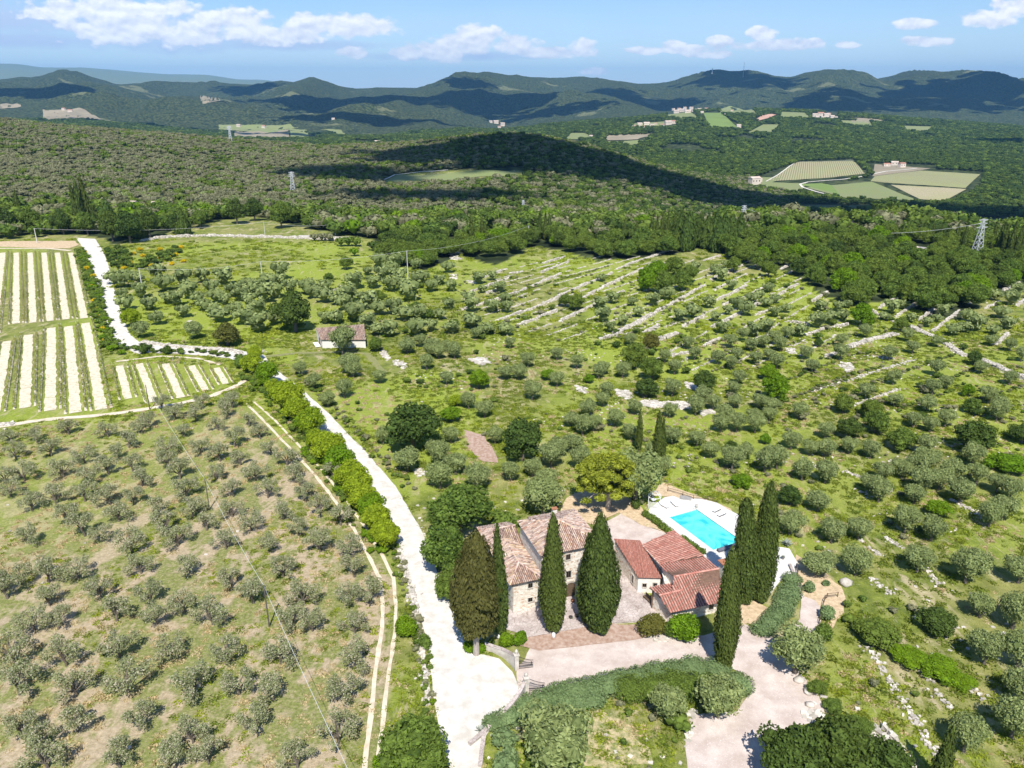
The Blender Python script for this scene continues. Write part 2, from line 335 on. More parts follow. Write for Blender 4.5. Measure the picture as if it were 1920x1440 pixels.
def terr(X, Y):
    X = np.asarray(X, float); Y = np.asarray(Y, float)
    d = np.maximum(Y, 60.0); s = X / np.maximum(Y, 40.0)
    c = np.clip(col_of(s), -400, 2300); ci = (c + 400) / 5.0; i0 = np.clip(ci.astype(int), 0, 539); fc = ci - i0
    ld = np.log(d); k = np.clip(np.searchsorted(_ld, ld, side='right') - 1, 0, len(LD) - 2)
    def g(j): j = np.clip(j, 0, len(LD) - 1); return LZ[j, i0] * (1 - fc) + LZ[j, i0 + 1] * fc
    def xx(j): return _ld[np.clip(j, 0, len(LD) - 1)]
    # monotone Hermite between the layers
    def sec(j): 
        j = np.clip(j, 0, len(LD) - 2); return (g(j + 1) - g(j)) / np.maximum(xx(j + 1) - xx(j), 1e-6)
    s0, s1, s2 = sec(k - 1), sec(k), sec(k + 1)
    def mm(a, b): return np.where(a * b > 0, 2 * a * b / np.where(np.abs(a + b) < 1e-9, 1, a + b), 0.0)
    m0, m1 = mm(s0, s1), mm(s1, s2); h = xx(k + 1) - xx(k); t = np.clip((ld - xx(k)) / np.maximum(h, 1e-6), 0, 1)
    z = (2 * t ** 3 - 3 * t ** 2 + 1) * g(k) + (t ** 3 - 2 * t ** 2 + t) * h * m0 + (-2 * t ** 3 + 3 * t ** 2) * g(k + 1) + (t ** 3 - t ** 2) * h * m1
    # relief: spurs and gullies of the far hills, bumps of the near slopes
    wr = smf(900, 1150, c); wq = wr * smf(4500, 6000, d) + (1 - wr) * smf(2700, 4800, d) * (1 - smf(7600, 8450, d) * (1 - smf(8700, 10000, d)))
    wq = wq * (1 - smf(12000, 20000, d))
    z = z + wq * (fbm(X / 1150, Y / 1700, 7, 3, True) - 0.60) * 310
    z = z + smf(560, 900, d) * (1 - smf(2500, 3200, d)) * (fbm(X / 210, Y / 210, 3, 9) - 0.5) * np.where(c > 1380, 3.0, 13.0)
    z = z + smf(14000, 20000, d) * (fbm(X / 1800, Y / 1800, 4, 5) - 0.5) * 60
    hm = smf(60, 95, np.hypot(X - 12, Y - 100)) * (1 - smf(420, 520, d) * 0.3)
    z = z + hm * (fbm(X / 26, Y / 26, 3, 2) - 0.5) * 0.9
    return z
def P(px, py, zoff=0.0):
    """where the sight line of a photo pixel meets the terrain"""
    x, y, z = ray(px, py)
    D = np.geomspace(45, 29500, 900); f = H + z / y * D - terr(x / y * D, D)
    i = int(np.argmax(f < 0)) if (f < 0).any() else len(D) - 1
    a, b = (D[i - 1], D[i]) if i else (D[0] * 0.5, D[0])
    for _ in range(30):
        m = (a + b) / 2
        if H + z / y * m - float(terr(x / y * m, m)) < 0: b = m
        else: a = m
    m = (a + b) / 2
    return Vector((x / y * m, m, float(terr(x / y * m, m)) + zoff))
def G(px, py, z=0.0):
    """where the sight line of a photo pixel meets the height z"""
    x, y, k = ray(px, py); t = (z - H) / k
    return Vector((x * t, y * t, z))
def proj(X, Y, Z):
    d = Y * cp - (Z - H) * sp; d = np.where(np.abs(d) < 1e-6, 1e-6, d)
    return 960 + FP * X / d, 720 - FP * (Y * sp + (Z - H) * cp) / d
def inpoly(x, y, poly):
    x = np.asarray(x, float); y = np.asarray(y, float); c = np.zeros(x.shape, bool); n = len(poly)
    for i in range(n):
        x0, y0 = poly[i]; x1, y1 = poly[(i + 1) % n]
        if y0 == y1: continue
        k = ((y0 > y) != (y1 > y)) & (x < (x1 - x0) * (y - y0) / (y1 - y0) + x0); c ^= k
    return c
DRY = [(-900, 805), (0, 800), (240, 790), (440, 752), (470, 768), (600, 890), (700, 1010), (742, 1100), (735, 1250), (710, 1440), (640, 2200), (-900, 2200)]
EDGEX = [-400, 0, 140, 200, 300, 560, 690, 720, 800, 860, 930, 1000, 1050, 1120, 1180, 1260, 1330, 1400, 1450, 1500, 1540, 1600, 1680, 1740, 1800, 1850, 1920, 2300]
EDGEY = [455, 452, 440, 462, 440, 448, 462, 492, 508, 478, 498, 462, 470, 490, 486, 478, 462, 500, 500, 520, 552, 575, 560, 595, 600, 560, 545, 545]
MEADOW = [(200, 470), (300, 455), (560, 447), (700, 452), (690, 480), (600, 530), (480, 530), (300, 500), (215, 510)]
CLEAR = [(716, 338), (740, 328), (800, 320), (900, 318), (978, 322), (985, 330), (900, 334), (800, 338), (760, 348), (716, 346)]

# grid: columns fan out from below the camera, rows are closer near it
S = np.concatenate([[-4, -3, -2.2, -1.7, -1.4], np.linspace(-1.22, 1.22, 431), [1.4, 1.7, 2.2, 3, 4]])
D = np.concatenate([[-1500, -600, -250, -100, -30, 10, 30, 42], np.geomspace(52, 29500, 560)])
SS, DD = np.meshgrid(S, D); GX = SS * np.sqrt(DD ** 2 + np.where(DD < 60, 40.0 * np.clip((60 - DD) / 60, 0, 1), 0) ** 2); GY = DD
GZ = terr(GX, GY)
nr, nc = GX.shape
idx = np.arange(nr * nc).reshape(nr, nc)
quads = np.stack([idx[:-1, :-1], idx[:-1, 1:], idx[1:, 1:], idx[1:, :-1]], -1).reshape(-1, 4)

def ground_material():
    m, t, b = new_mat('ground', 0.95, 0.1); q = NT(t); v = q.pos()
    at = q.n('ShaderNodeAttribute', attribute_name='zone'); sp_ = q.n('ShaderNodeSeparateColor'); q.l(at.outputs['Color'], sp_.inputs[0])
    dry, forest, lush = sp_.outputs[0], sp_.outputs[1], sp_.outputs[2]
    n1 = q.noise(0.055, 5, v, 0.6); n2 = q.noise(0.33, 6, v, 0.65); n3 = q.noise(1.7, 5, v, 0.7); n4 = q.noise(0.16, 5, q.map(v, (1.0, 0.45, 1), R(-28)), 0.65, 1.0)
    n5 = q.noise(5.0, 4, v, 0.75)
    grass = q.mix(q.step(n2, 0.35, 0.68), (0.085, 0.125, 0.018), (0.275, 0.315, 0.055))
    grass = q.mix(q.step(n1, 0.42, 0.62), grass, q.mix(q.step(n2, 0.3, 0.7), (0.17, 0.185, 0.045), (0.38, 0.36, 0.13)))
    grass = q.mix(q.math('MULTIPLY', lush, 0.8), grass, q.mix(q.step(n3, 0.3, 0.7), (0.17, 0.25, 0.022), (0.41, 0.48, 0.055)))
    grass = q.mix(q.math('MULTIPLY', q.step(n5, 0.5, 0.62), 0.5), grass, (0.06, 0.095, 0.02))
    grass = q.mix(q.math('MULTIPLY', q.step(q.noise(2.6, 6, v, 0.75), 0.52, 0.66), 0.55), grass, (0.33, 0.31, 0.15))
    straw = q.mix(q.step(n3, 0.3, 0.7), (0.36, 0.29, 0.17), (0.62, 0.53, 0.36))
    grass = q.mix(q.math('MULTIPLY', q.step(n4, 0.56, 0.66), q.math('SUBTRACT', 0.75, q.math('MULTIPLY', lush, 0.6))), grass, straw)
    grass = q.mix(q.math('MULTIPLY', q.step(q.noise(0.5, 6, q.map(v, (1.0, 0.28, 1), R(38)), 0.7, .6), 0.55, 0.66), 0.55), grass, straw)
    # pale limestone showing through
    roc = q.math('MULTIPLY', q.step(q.noise(0.9, 7, v, 0.75), 0.64, 0.67), q.step(q.noise(0.07, 3, v), 0.48, 0.6))
    grass = q.mix(q.math('MULTIPLY', roc, q.math('SUBTRACT', 1.0, lush)), grass, (0.62, 0.57, 0.49))
    # dry grove: pinkish tan straw with green streaks
    tan = q.mix(q.step(n3, 0.25, 0.72), (0.27, 0.21, 0.125), (0.56, 0.46, 0.32))
    tan = q.mix(q.step(n5, 0.62, 0.7), tan, (0.66, 0.58, 0.44))
    gr = q.mix(q.step(n3, 0.3, 0.7), (0.11, 0.14, 0.03), (0.28, 0.30, 0.095))
    stripe = q.math('ADD', q.math('MULTIPLY', q.math('SUBTRACT', n4, 0.5), 1.25), q.math('MULTIPLY', q.math('SUBTRACT', n2, 0.5), 0.8))
    dz = q.mix(q.step(stripe, -0.05, 0.085), gr, tan)
    dz = q.mix(q.math('MULTIPLY', q.step(q.noise(2.2, 6, v, 0.8), 0.48, 0.62), 0.6), dz, tan)
    c = q.mix(dry, grass, dz)
    # far hills: woodland seen as a texture of crowns, some fields
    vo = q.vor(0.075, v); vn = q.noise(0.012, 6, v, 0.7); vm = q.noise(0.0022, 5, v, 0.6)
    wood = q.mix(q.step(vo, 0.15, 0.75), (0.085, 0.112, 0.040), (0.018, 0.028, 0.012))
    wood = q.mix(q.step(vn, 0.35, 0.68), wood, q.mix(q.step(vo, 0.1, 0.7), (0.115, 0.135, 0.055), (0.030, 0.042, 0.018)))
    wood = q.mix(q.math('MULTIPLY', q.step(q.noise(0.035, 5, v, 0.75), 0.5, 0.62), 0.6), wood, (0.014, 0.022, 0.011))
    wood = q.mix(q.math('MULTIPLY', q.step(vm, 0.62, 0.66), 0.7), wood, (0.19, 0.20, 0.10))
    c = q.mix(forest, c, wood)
    q.l(c, b.inputs['Base Color'])
    hgt = q.math('ADD', q.math('MULTIPLY', n3, 0.5), q.math('ADD', q.math('MULTIPLY', n5, 0.22), q.math('MULTIPLY', forest, q.math('MULTIPLY', q.math('SUBTRACT', 1.0, vo), 14.0))))
    q.bump(hgt, 0.75, 0.45, b)
    return m
M['ground'] = ground_material()
me = mesh_np('ground', np.stack([GX, GY, GZ], -1), quads, mat=M['ground'], smooth=True)
PXg, PYg = proj(GX, GY, GZ)
front = GY > 45
zone = np.zeros((nr * nc, 4), np.float32); zone[:, 3] = 1
def soft(mask, k=1):
    f = mask.astype(np.float32)
    for _ in range(k):
        p = np.pad(f, 1, mode='edge'); f = (p[:-2, 1:-1] + p[2:, 1:-1] + p[1:-1, :-2] + p[1:-1, 2:] + 2 * f) / 6
    return f
dryz = inpoly(PXg, PYg, DRY) | ((GY <= 45) & (GX < -8))
zone[:, 0] = (soft(dryz, 2) * np.clip(0.5 + (PYg - 800) / 450 + (PXg - 300) / 800, .5, 1)).ravel()
nw = (PYg < np.interp(PXg, EDGEX, EDGEY)) & (GY > 60)
opn = inpoly(PXg, PYg, MEADOW) | inpoly(PXg, PYg, CLEAR) | inpoly(PXg, PYg, [(-400, 480), (-400, 440), (150, 440), (210, 450), (210, 480)]) | inpoly(PXg, PYg, [(300, 456), (300, 440), (395, 415), (480, 405), (560, 425), (700, 450), (700, 470)])
forest = np.where(GY > 14000, 0.25, 1.0) * np.where((nw & ~opn) | (GY > 1900), 1.0, 0.0)
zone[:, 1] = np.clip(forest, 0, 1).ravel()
lush = inpoly(PXg, PYg, MEADOW) * 0.25 + smf(0.50, 0.62, fbm(GX / 45, GY / 45, 3, 21)) * 0.8 * (PYg > 455)
lush = np.clip(lush + inpoly(PXg, PYg, [(1100, 560), (1500, 500), (1920, 640), (1920, 880), (1700, 800), (1380, 740), (1100, 680)]) * 0.75 + inpoly(PXg, PYg, [(760, 690), (900, 700), (900, 800), (820, 900), (740, 800)]) * 0.7 + inpoly(PXg, PYg, [(250, 560), (560, 560), (560, 680), (250, 640)]) * 0.4 + inpoly(PXg, PYg, [(1560, 1180), (1700, 1300), (1760, 1440), (1640, 1440), (1540, 1300)]) * 0.6, 0, 1)
lush[PYg > 900] *= np.where(PXg[PYg > 900] > 1300, 0.8, 1.0)
zone[:, 2] = soft(lush, 2).ravel()
a = me.attributes.new('zone', 'FLOAT_COLOR', 'POINT'); a.data.foreach_set('color', zone.ravel())
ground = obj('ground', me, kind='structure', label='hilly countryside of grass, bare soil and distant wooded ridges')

# ------------------------------------------------------------------ draped sheets
def resample(pts, step):
    o = [Vector(pts[0])]
    for a, b in zip(pts[:-1], pts[1:]):
        a, b = Vector(a), Vector(b); n = max(1, int((b - a).length / step))
        for i in range(1, n + 1): o.append(a.lerp(b, i / n))
    return o
BARE = []      # what is laid on the ground, as seen from the camera: nothing grows there
def ribbon(name, mat, left, right, off=0.06, step=1.6, across=4, jit=0.25, px=True, **k):
    """a sheet between two edges (photo pixels or world points), laid on the terrain"""
    A = [P(*p) for p in left] if px else [Vector(p) for p in left]; B = [P(*p) for p in right] if px else [Vector(p) for p in right]
    A = [Vector((p.x, p.y, 0)) for p in A]; B = [Vector((p.x, p.y, 0)) for p in B]
    def arc(pts, n):
        ds = [0]
        for a, b in zip(pts[:-1], pts[1:]): ds.append(ds[-1] + (b - a).length)
        t = np.linspace(0, ds[-1], n); return np.stack([np.interp(t, ds, [p.x for p in pts]), np.interp(t, ds, [p.y for p in pts])], -1)
    if len(A) == len(B):      # matched points: keep them paired
        n_ = [max(2, int(max((A[i + 1] - A[i]).length, (B[i + 1] - B[i]).length) / step)) for i in range(len(A) - 1)]
        a = np.array([[*(A[i].lerp(A[i + 1], j / m)).xy] for i, m in enumerate(n_) for j in range(m)] + [[*A[-1].xy]])
        b = np.array([[*(B[i].lerp(B[i + 1], j / m)).xy] for i, m in enumerate(n_) for j in range(m)] + [[*B[-1].xy]])
    else:
        L_ = sum((y - x).length for x, y in zip(A[:-1], A[1:])); n = max(3, int(L_ / step)); a, b = arc(A, n), arc(B, n)
    n = len(a); jj = fbm(np.arange(n) * 0.37 + 5, np.full(n, 3.3), 3, 11) - 0.5; j2 = fbm(np.arange(n) * 0.41 + 50, np.full(n, 9.3), 3, 12) - 0.5
    w_ = b - a; wl = np.linalg.norm(w_, axis=1, keepdims=True) + 1e-6; a = a + w_ / wl * (jj[:, None] * 2 * jit); b = b - w_ / wl * (j2[:, None] * 2 * jit)
    t = np.linspace(0, 1, across + 1); X = a[:, None, :] * (1 - t)[None, :, None] + b[:, None, :] * t[None, :, None]
    Z = terr(X[..., 0], X[..., 1]) + off
    BARE.append(list(zip(*[c_.tolist() for c_ in proj(np.concatenate([a[:, 0], b[::-1, 0]]), np.concatenate([a[:, 1], b[::-1, 1]]), np.concatenate([Z[:, 0], Z[::-1, -1]]))])))
    V3 = np.concatenate([X, Z[..., None]], -1); ii = np.arange(n * (across + 1)).reshape(n, across + 1)
    q = np.stack([ii[:-1, :-1], ii[:-1, 1:], ii[1:, 1:], ii[1:, :-1]], -1).reshape(-1, 4)
    me = mesh_np(name, V3, q, mat=mat, smooth=True)
    if me.polygons[0].normal.z < 0: me.flip_normals()
    return obj(name, me, **k)
def patch(name, mat, poly, off=0.05, jit=0.3, step=1.2, px=True, z=None, **k):
    """a flat polygon sheet on level ground"""
    BARE.append(poly)
    pts = [P(*p) if px else Vector(p) for p in poly]; pts = resample([Vector((p.x, p.y, 0)) for p in pts + [pts[0]]], step)[:-1]
    bm = bmesh.new(); vs = []
    for i, p in enumerate(pts):
        x = p.x + (float(vnoise(np.array(i * 0.6), np.array(1.5), 5)) - 0.5) * 2 * jit; y = p.y + (float(vnoise(np.array(i * 0.6), np.array(7.5), 6)) - 0.5) * 2 * jit
        vs.append(bm.verts.new((x, y, (float(terr(x, y)) if z is None else z) + off)))
    bm.faces.new(vs); bmesh.ops.triangulate(bm, faces=bm.faces[:]); bmesh.ops.recalc_face_normals(bm, faces=bm.faces[:])
    if sum(f.normal.z for f in bm.faces) < 0: bmesh.ops.reverse_faces(bm, faces=bm.faces[:])
    me = bpy.data.meshes.new(name); bm.to_mesh(me); bm.free(); me.materials.append(mat)
    return obj(name, me, **k)
# ------------------------------------------------------------------ vegetation shapes
def quads_at(pos, nrm, w, h, r):
    """leaf sprays: one quad each, centred on pos, facing nrm"""
    n = nrm / (np.linalg.norm(nrm, axis=1, keepdims=True) + 1e-9)
    a = r.normal(size=pos.shape); a -= n * (a * n).sum(1, keepdims=True); a /= np.linalg.norm(a, axis=1, keepdims=True) + 1e-9
    b = np.cross(n, a); w = np.broadcast_to(w, len(pos))[:, None]; h = np.broadcast_to(h, len(pos))[:, None]
    bend = n * (w * 0.25)
    return np.stack([pos - a * w - bend, pos - b * h, pos + a * w - bend * 0.5, pos + b * h], 1).reshape(-1, 3)
def ico(sub=1):
    bm = bmesh.new(); bmesh.ops.create_icosphere(bm, subdivisions=sub, radius=1)
    v = np.array([x.co[:] for x in bm.verts]); f = np.array([[y.index for y in x.verts] for x in bm.faces]); bm.free(); return v, f
ICO1 = ico(1); ICO2 = ico(2)
def crown_mesh(name, clumps, n, size, mat, seed, spread=0.75, core=0.72, aspect=0.6, shell=0.85, ico_=ICO1, low=-0.55):
    """clumps: (x, y, z, rx, ry, rz). Leaf sprays spread over and in every clump, with a rough core inside"""
    r = np.random.default_rng(seed); c = np.array(clumps, float)
    wgt = (c[:, 3] * c[:, 5]); k = r.choice(len(c), n, p=wgt / wgt.sum())
    d = r.normal(size=(n, 3)); d[:, 2] += 0.25; d /= np.linalg.norm(d, axis=1, keepdims=True); d[:, 2] = np.maximum(d[:, 2], low)
    rad = shell + (1.08 - shell) * r.random((n, 1)) ** 0.7 * (1 + 0.18 * r.normal(size=(n, 1)))
    p = c[k, :3] + d * c[k, 3:6] * rad
    nr_ = d / c[k, 3:6] * c[k, 3:4] + r.normal(size=(n, 3)) * spread
    s = size * (0.55 + 0.9 * r.random(n))
    V = quads_at(p, nr_, s, s * aspect, r); q = np.arange(len(V)).reshape(-1, 4)
    tv, tf = [], []; base = len(V)
    if core:
        for ci in c:
            v = ico_[0] * ci[3:6] * core * (0.85 + 0.3 * r.random((len(ico_[0]), 1))) + ci[:3]; tv.append(v); tf.append(ico_[1] + base); base += len(v)
    V = np.concatenate([V] + tv); t = np.concatenate(tf) if tf else None
    return mesh_np(name, V, q, t, mat=mat)
def limbs(trunk_h, r0, tips, seed=0, lean=(0, 0)):
    q = random.Random(seed); mb = MB(); top = Vector((lean[0], lean[1], trunk_h))
    mb.tube([(0, 0, -0.3), (lean[0] * .3 + q.uniform(-.05, .05), lean[1] * .3, trunk_h * .5), top], [r0 * 1.25, r0, r0 * .85], 7)
    for t in tips:
        t = Vector(t); m = top.lerp(t, .5) + Vector((q.uniform(-.2, .2), q.uniform(-.2, .2), q.uniform(-.05, .25)))
        mb.tube([top - Vector((0, 0, r0)), m, t], [r0 * .6, r0 * .38, r0 * .12], 5)
    return mb
def tree_proto(kind, seed):
    """-> crown mesh, trunk mesh, natural crown width"""
    q = random.Random(seed)
    if kind == 'olive':
        R0 = 2.45; n = 13; cl = []
        for i in range(n):
            a = i * 2.4 + q.uniform(-.4, .4); rr = R0 * 0.56 * math.sqrt((i + .5) / n) * 1.25; z = 2.55 + (1 - (rr / R0) ** 2) * 0.75 + q.uniform(-.35, .35)
            s = q.uniform(.8, 1.15); cl.append((rr * math.cos(a), rr * math.sin(a), z, s, s, s * .85))
        cl.append((0, 0, 2.1, 1.7, 1.7, 1.05))
        me = crown_mesh('olive_crown', cl, 2600, 0.155, M['olive_leaf'], seed, 0.85, 0.76, 0.5, low=-0.8)
        tr = limbs(1.25, 0.22, [(c[0] * .7, c[1] * .7, c[2] - .2) for c in cl[::3]], seed).mesh('olive_trunk', M['bark'])
        return me, tr, 5.0
    if kind == 'sparse':
        cl = []; n = 9; R0 = 2.3
        for i in range(n):
            a = i * 2.4 + q.uniform(-.6, .6); rr = R0 * q.uniform(.25, .95); z = 1.5 + (1 - rr / R0) * 1.4 + q.uniform(-.1, .9); s = q.uniform(.5, .95)
            cl.append((rr * math.cos(a), rr * math.sin(a), z, s, s, s * 1.05))
        me = crown_mesh('sparse_crown', cl, 1500, 0.135, M['olive_leaf_sparse'], seed, 1.0, 0.3, 0.5, shell=0.45, low=-0.9)
        tr = limbs(0.95, 0.17, [(c[0] * .95, c[1] * .95, c[2] + .25) for c in cl], seed, (q.uniform(-.3, .3), q.uniform(-.3, .3))).mesh('olive_trunk', M['bark'])
        return me, tr, 4.8
    if kind in ('oak', 'dark', 'bright', 'round', 'brown', 'yellow'):
        R0 = 3.6; n = 20; cl = []; H0 = 3.6
        for i in range(n):
            a = i * 2.4 + q.uniform(-.5, .5); t = (i + .5) / n; rr = R0 * math.sqrt(t) * (0.72 if kind == 'round' else q.uniform(.58, .84)); z = H0 + (1 - t) * 2.1 + q.uniform(-.5, .6)
            s = q.uniform(.85, 1.5) * (0.95 if kind != 'round' else 1.0); cl.append((rr * math.cos(a), rr * math.sin(a), z, s, s, s * .9))
            if i % 3 == 0: cl.append((rr * math.cos(a) * 1.05, rr * math.sin(a) * 1.05, z - 1.5, s * .9, s * .9, s * .9))
        cl.append((0, 0, H0 - .2, 2.6, 2.6, 2.2))
        mt = {'oak': 'oak_leaf', 'dark': 'dark_leaf', 'bright': 'bright_leaf', 'round': 'dark_leaf', 'brown': 'brown_leaf', 'yellow': 'yellow_leaf'}[kind]
        me = crown_mesh(kind + '_crown', cl, 4200, 0.22, M[mt], seed, 0.7, 0.78, 0.6)
        tr = limbs(2.2, 0.28, [(c[0] * .6, c[1] * .6, c[2] - .6) for c in cl[::5]], seed).mesh('oak_trunk', M['bark'])
        return me, tr, 8.2
    if kind == 'shrub' or kind == 'rosemary' or kind == 'greyshrub' or kind == 'brightshrub':
        cl = []
        for i in range(7):
            a = i * 2.4; rr = 0.75 * math.sqrt(i / 7); s = q.uniform(.4, .6); cl.append((rr * math.cos(a), rr * math.sin(a), .45 + q.uniform(0, .25), s, s, s * .9))
        cl.append((0, 0, .35, .9, .9, .5))
        mt = {'shrub': 'oak_leaf', 'rosemary': 'rosemary_leaf', 'greyshrub': 'grey_leaf', 'brightshrub': 'bright_leaf'}[kind]
        return crown_mesh(kind + '_leaves', cl, 520, 0.13, M[mt], seed, 0.8, 0.8, 0.6), None, 2.2
def lathe_crown(name, prof, mat, seed, n, size, lump=0.1, rows=26, segs=22, twin=False):
    """dense column of foliage: rough body with upright sprays; prof(t) gives radius, t from 0 bottom to 1 top, height 1"""
    r = np.random.default_rng(seed); hgt = prof['h']; rf = prof['r']
    t = np.linspace(0, 1, rows); th = np.linspace(0, 2 * np.pi, segs, endpoint=False)
    T, TH = np.meshgrid(t, th, indexing='ij')
    def lumpf(T, TH):
        return 1 + lump * .9 * (np.abs(fbm(TH * 4.1 + seed, T * hgt * 1.5, 2, seed + 4) - .5) * -2.2 + .35) + lump * (fbm(TH * 1.6 + seed, T * hgt * 0.55 + seed * 3.1, 3, seed) - 0.5) * 2 + lump * 0.5 * np.sin(TH * 3 + T * 5 + seed)
    def surf(T, TH, k=1.0):
        rr = rf(T) * lumpf(T, TH) * k; return np.stack([rr * np.cos(TH), rr * np.sin(TH), prof['z0'] + T * hgt], -1)
    V = surf(T, TH, 0.88); ii = np.arange(rows * segs).reshape(rows, segs); jj = np.roll(ii, -1, 1)
    q = np.stack([ii[:-1], jj[:-1], jj[1:], ii[1:]], -1).reshape(-1, 4)
    tt = r.random(n); keep = r.random(n) < (rf(tt) / rf(np.linspace(0, 1, 50)).max() + .12); tt = tt[keep]; ph = r.random(len(tt)) * 2 * np.pi
    p = surf(tt, ph, 1.0) * np.array([1, 1, 1]) + r.normal(size=(len(tt), 3)) * 0.06
    p += np.stack([np.cos(ph), np.sin(ph), 1.2 + 0 * ph], -1) * (np.abs(r.normal(size=(len(tt), 1))) * .14 * (r.random((len(tt), 1)) < .3))
    rad = np.stack([np.cos(ph), np.sin(ph), 0.35 + 0 * ph], -1)
    nr_ = rad + r.normal(size=p.shape) * 0.42
    nn = nr_ / np.linalg.norm(nr_, axis=1, keepdims=True); up = np.array([0, 0, 1.0]) - nn * nn[:, 2:3]; up /= np.linalg.norm(up, axis=1, keepdims=True) + 1e-9
    b = np.cross(nn, up); s = size * (0.6 + 0.8 * r.random((len(tt), 1)))
    W = np.stack([p - up * s, p + b * s * .42, p + up * s + nn * s * .25, p - b * s * .42], 1).reshape(-1, 3); qi = np.arange(len(W)).reshape(-1, 4) + V.size // 3
    return mesh_np(name, np.concatenate([V.reshape(-1, 3), W]), np.concatenate([q, qi]), mat=mat)
def cyp_prof(h, rmax, z0, peak=0.35, pw=0.75, bot=0.45):
    def rf(t):
        t = np.asarray(t, float); lo = bot + (1 - bot) * np.sin(np.clip(t / peak, 0, 1) * np.pi / 2); hi = np.clip((1 - t) / (1 - peak), 0, 1) ** pw
        return rmax * np.where(t < peak, lo, hi) * np.where(t > .97, .6, 1) + 0.03
    return {'h': h, 'r': rf, 'z0': z0}

OLV = [tree_proto('olive', 11 + i) for i in range(6)]
SPR = [tree_proto('sparse', 31 + i) for i in range(7)]
KIN = {k: [tree_proto(k, 50 + 7 * j + i) for i in range(c)] for j, (k, c) in enumerate([('oak', 5), ('dark', 3), ('bright', 3), ('round', 2), ('brown', 2), ('yellow', 4), ('shrub', 3), ('rosemary', 3), ('greyshrub', 2), ('brightshrub', 3)])}
CYPM = [lathe_crown('cypress_crown', cyp_prof(7.6, 0.75, 0.3, .3, .8, .5), M['cypress_leaf'], 70 + i, 900, 0.30, .10, 14, 10) for i in range(3)]
CYPT = MB().tube([(0, 0, -.3), (0, 0, 1.2)], [.14, .1], 6).mesh('cypress_trunk', M['bark'])
PICK = random.Random(99)
def plant(name, protos, loc, width, label, cat, group=None, single=False, hs=1.0, seed=None):
    me, tr, w0 = PICK.choice(protos) if seed is None else protos[seed % len(protos)]
    k = width / w0; rz = PICK.uniform(0, 6.28)
    if single or tr is None:
        o = obj(name, me, label=label, cat=cat, group=group); o.location = loc; o.rotation_euler = (0, 0, rz); o.scale = (k, k, k * hs)
        return o
    e = empty(name, loc, rz, label=label, cat=cat, group=group); e.scale = (k, k, k * hs)
    obj('crown', me, e); obj('trunk', tr, e); return e

# ------------------------------------------------------------------ landmarks, for telling look-alike trees apart
LM = [(505, 1172, 'the tall wooden pole in the dry grove'), (393, 953, 'the shorter wooden pole in the dry grove'), (281, 768, 'the wooden pole by the small vine plot'), (269, 556, 'the left concrete pole in the green grove'), (493, 528, 'the right concrete pole in the green grove'),
 (765, 520, 'the concrete pole above the stone shed'), (640, 650, 'the small stone shed'), (460, 715, 'the upper end of the two-rut track'), (640, 940, 'the middle of the two-rut track'), (735, 1130, 'the bend of the two-rut track'), (690, 1420, 'the bottom end of the two-rut track'),
 (0, 800, 'the lower corner of the big vineyard'), (0, 1436, 'the lower left corner of the photo'), (250, 1436, 'the bottom edge left of centre'), (440, 1436, 'the bottom edge in the dry grove'), (0, 1000, 'the left edge halfway down the dry grove'), (0, 1200, 'the left edge low in the dry grove'),
 (225, 640, 'the bend of the white gravel road'), (200, 480, 'the upper stretch of the white gravel road'), (440, 655, 'the junction of the gravel roads'), (580, 740, 'the road beside the yellow trees'), (780, 960, 'the white road above the house'),
 (425, 650, 'the round brown bush'), (555, 620, 'the big dark oak beside the shed'), (765, 820, 'the big dark tree above the road'), (980, 850, 'the round dark tree in the middle slope'), (1140, 915, 'the yellow-green pine'), (1200, 845, 'the slim lone cypress'), (1238, 868, 'the twin cypress on the slope'),
 (1310, 985, 'the swimming pool'), (1425, 1125, 'the two tall cypresses by the pool'), (1365, 1245, 'the cypress beside the driveway'), (1490, 1240, 'the olive at the drive corner'), (1590, 1100, 'the boulder below the garden'), (1545, 1200, 'the garden fence'), (1640, 1340, 'the stony terrace below the drive'),
 (1780, 1430, 'the cypress tip at the bottom edge'), (1910, 1436, 'the lower right corner of the photo'), (1915, 1200, 'the right edge above the corner'), (1915, 1000, 'the right edge halfway down'), (1915, 830, 'the right edge by the green meadow'), (1915, 640, 'the right edge under the wood'),
 (1740, 1150, 'the dark shrub on the lower slope'), (1760, 950, 'the bright bush on the right slope'), (1820, 850, 'the dark thicket on the right'), (1640, 810, 'the long thicket on the right slope'), (1450, 745, 'the bright green tree on the slope'), (1590, 690, 'the white rock on the terraces'), (1490, 660, 'the pale rocks amid the terraces'),
 (1250, 640, 'the thick white wall on the terraces'), (1310, 750, 'the dark tree by the rock outcrop'), (1240, 755, 'the white rock outcrop'), (1200, 745, 'the dark bush left of the outcrop'), (1110, 715, 'the small bright bush mid slope'), (1080, 580, 'the bright shrubs on the terraces'), (1250, 550, 'the big green trees amid the terraces'),
 (870, 500, 'the pale rocks under the wood'), (1040, 500, 'the top of the terrace walls'), (1200, 480, 'the wood above the terraces'), (1440, 500, 'the green trees at the terrace top'), (900, 600, 'the left end of the long wall'), (1000, 700, 'the middle of the olive slope'), (850, 720, 'the sunny clearing mid slope'), (900, 830, 'the bare track mid slope'),
 (1760, 640, 'the wall junction on the right'), (1700, 700, 'the long diagonal wall'), (1850, 720, 'the lower end of the diagonal wall'), (1610, 620, 'the oak thicket above the walls'), (1530, 760, 'the grassy terraces'), (1380, 860, 'the slope above the cypresses'), (1500, 960, 'the slope right of the tall cypresses'), (1500, 850, 'the slope high above the pool'), (1620, 900, 'the slope left of the thicket')]
LMW = None
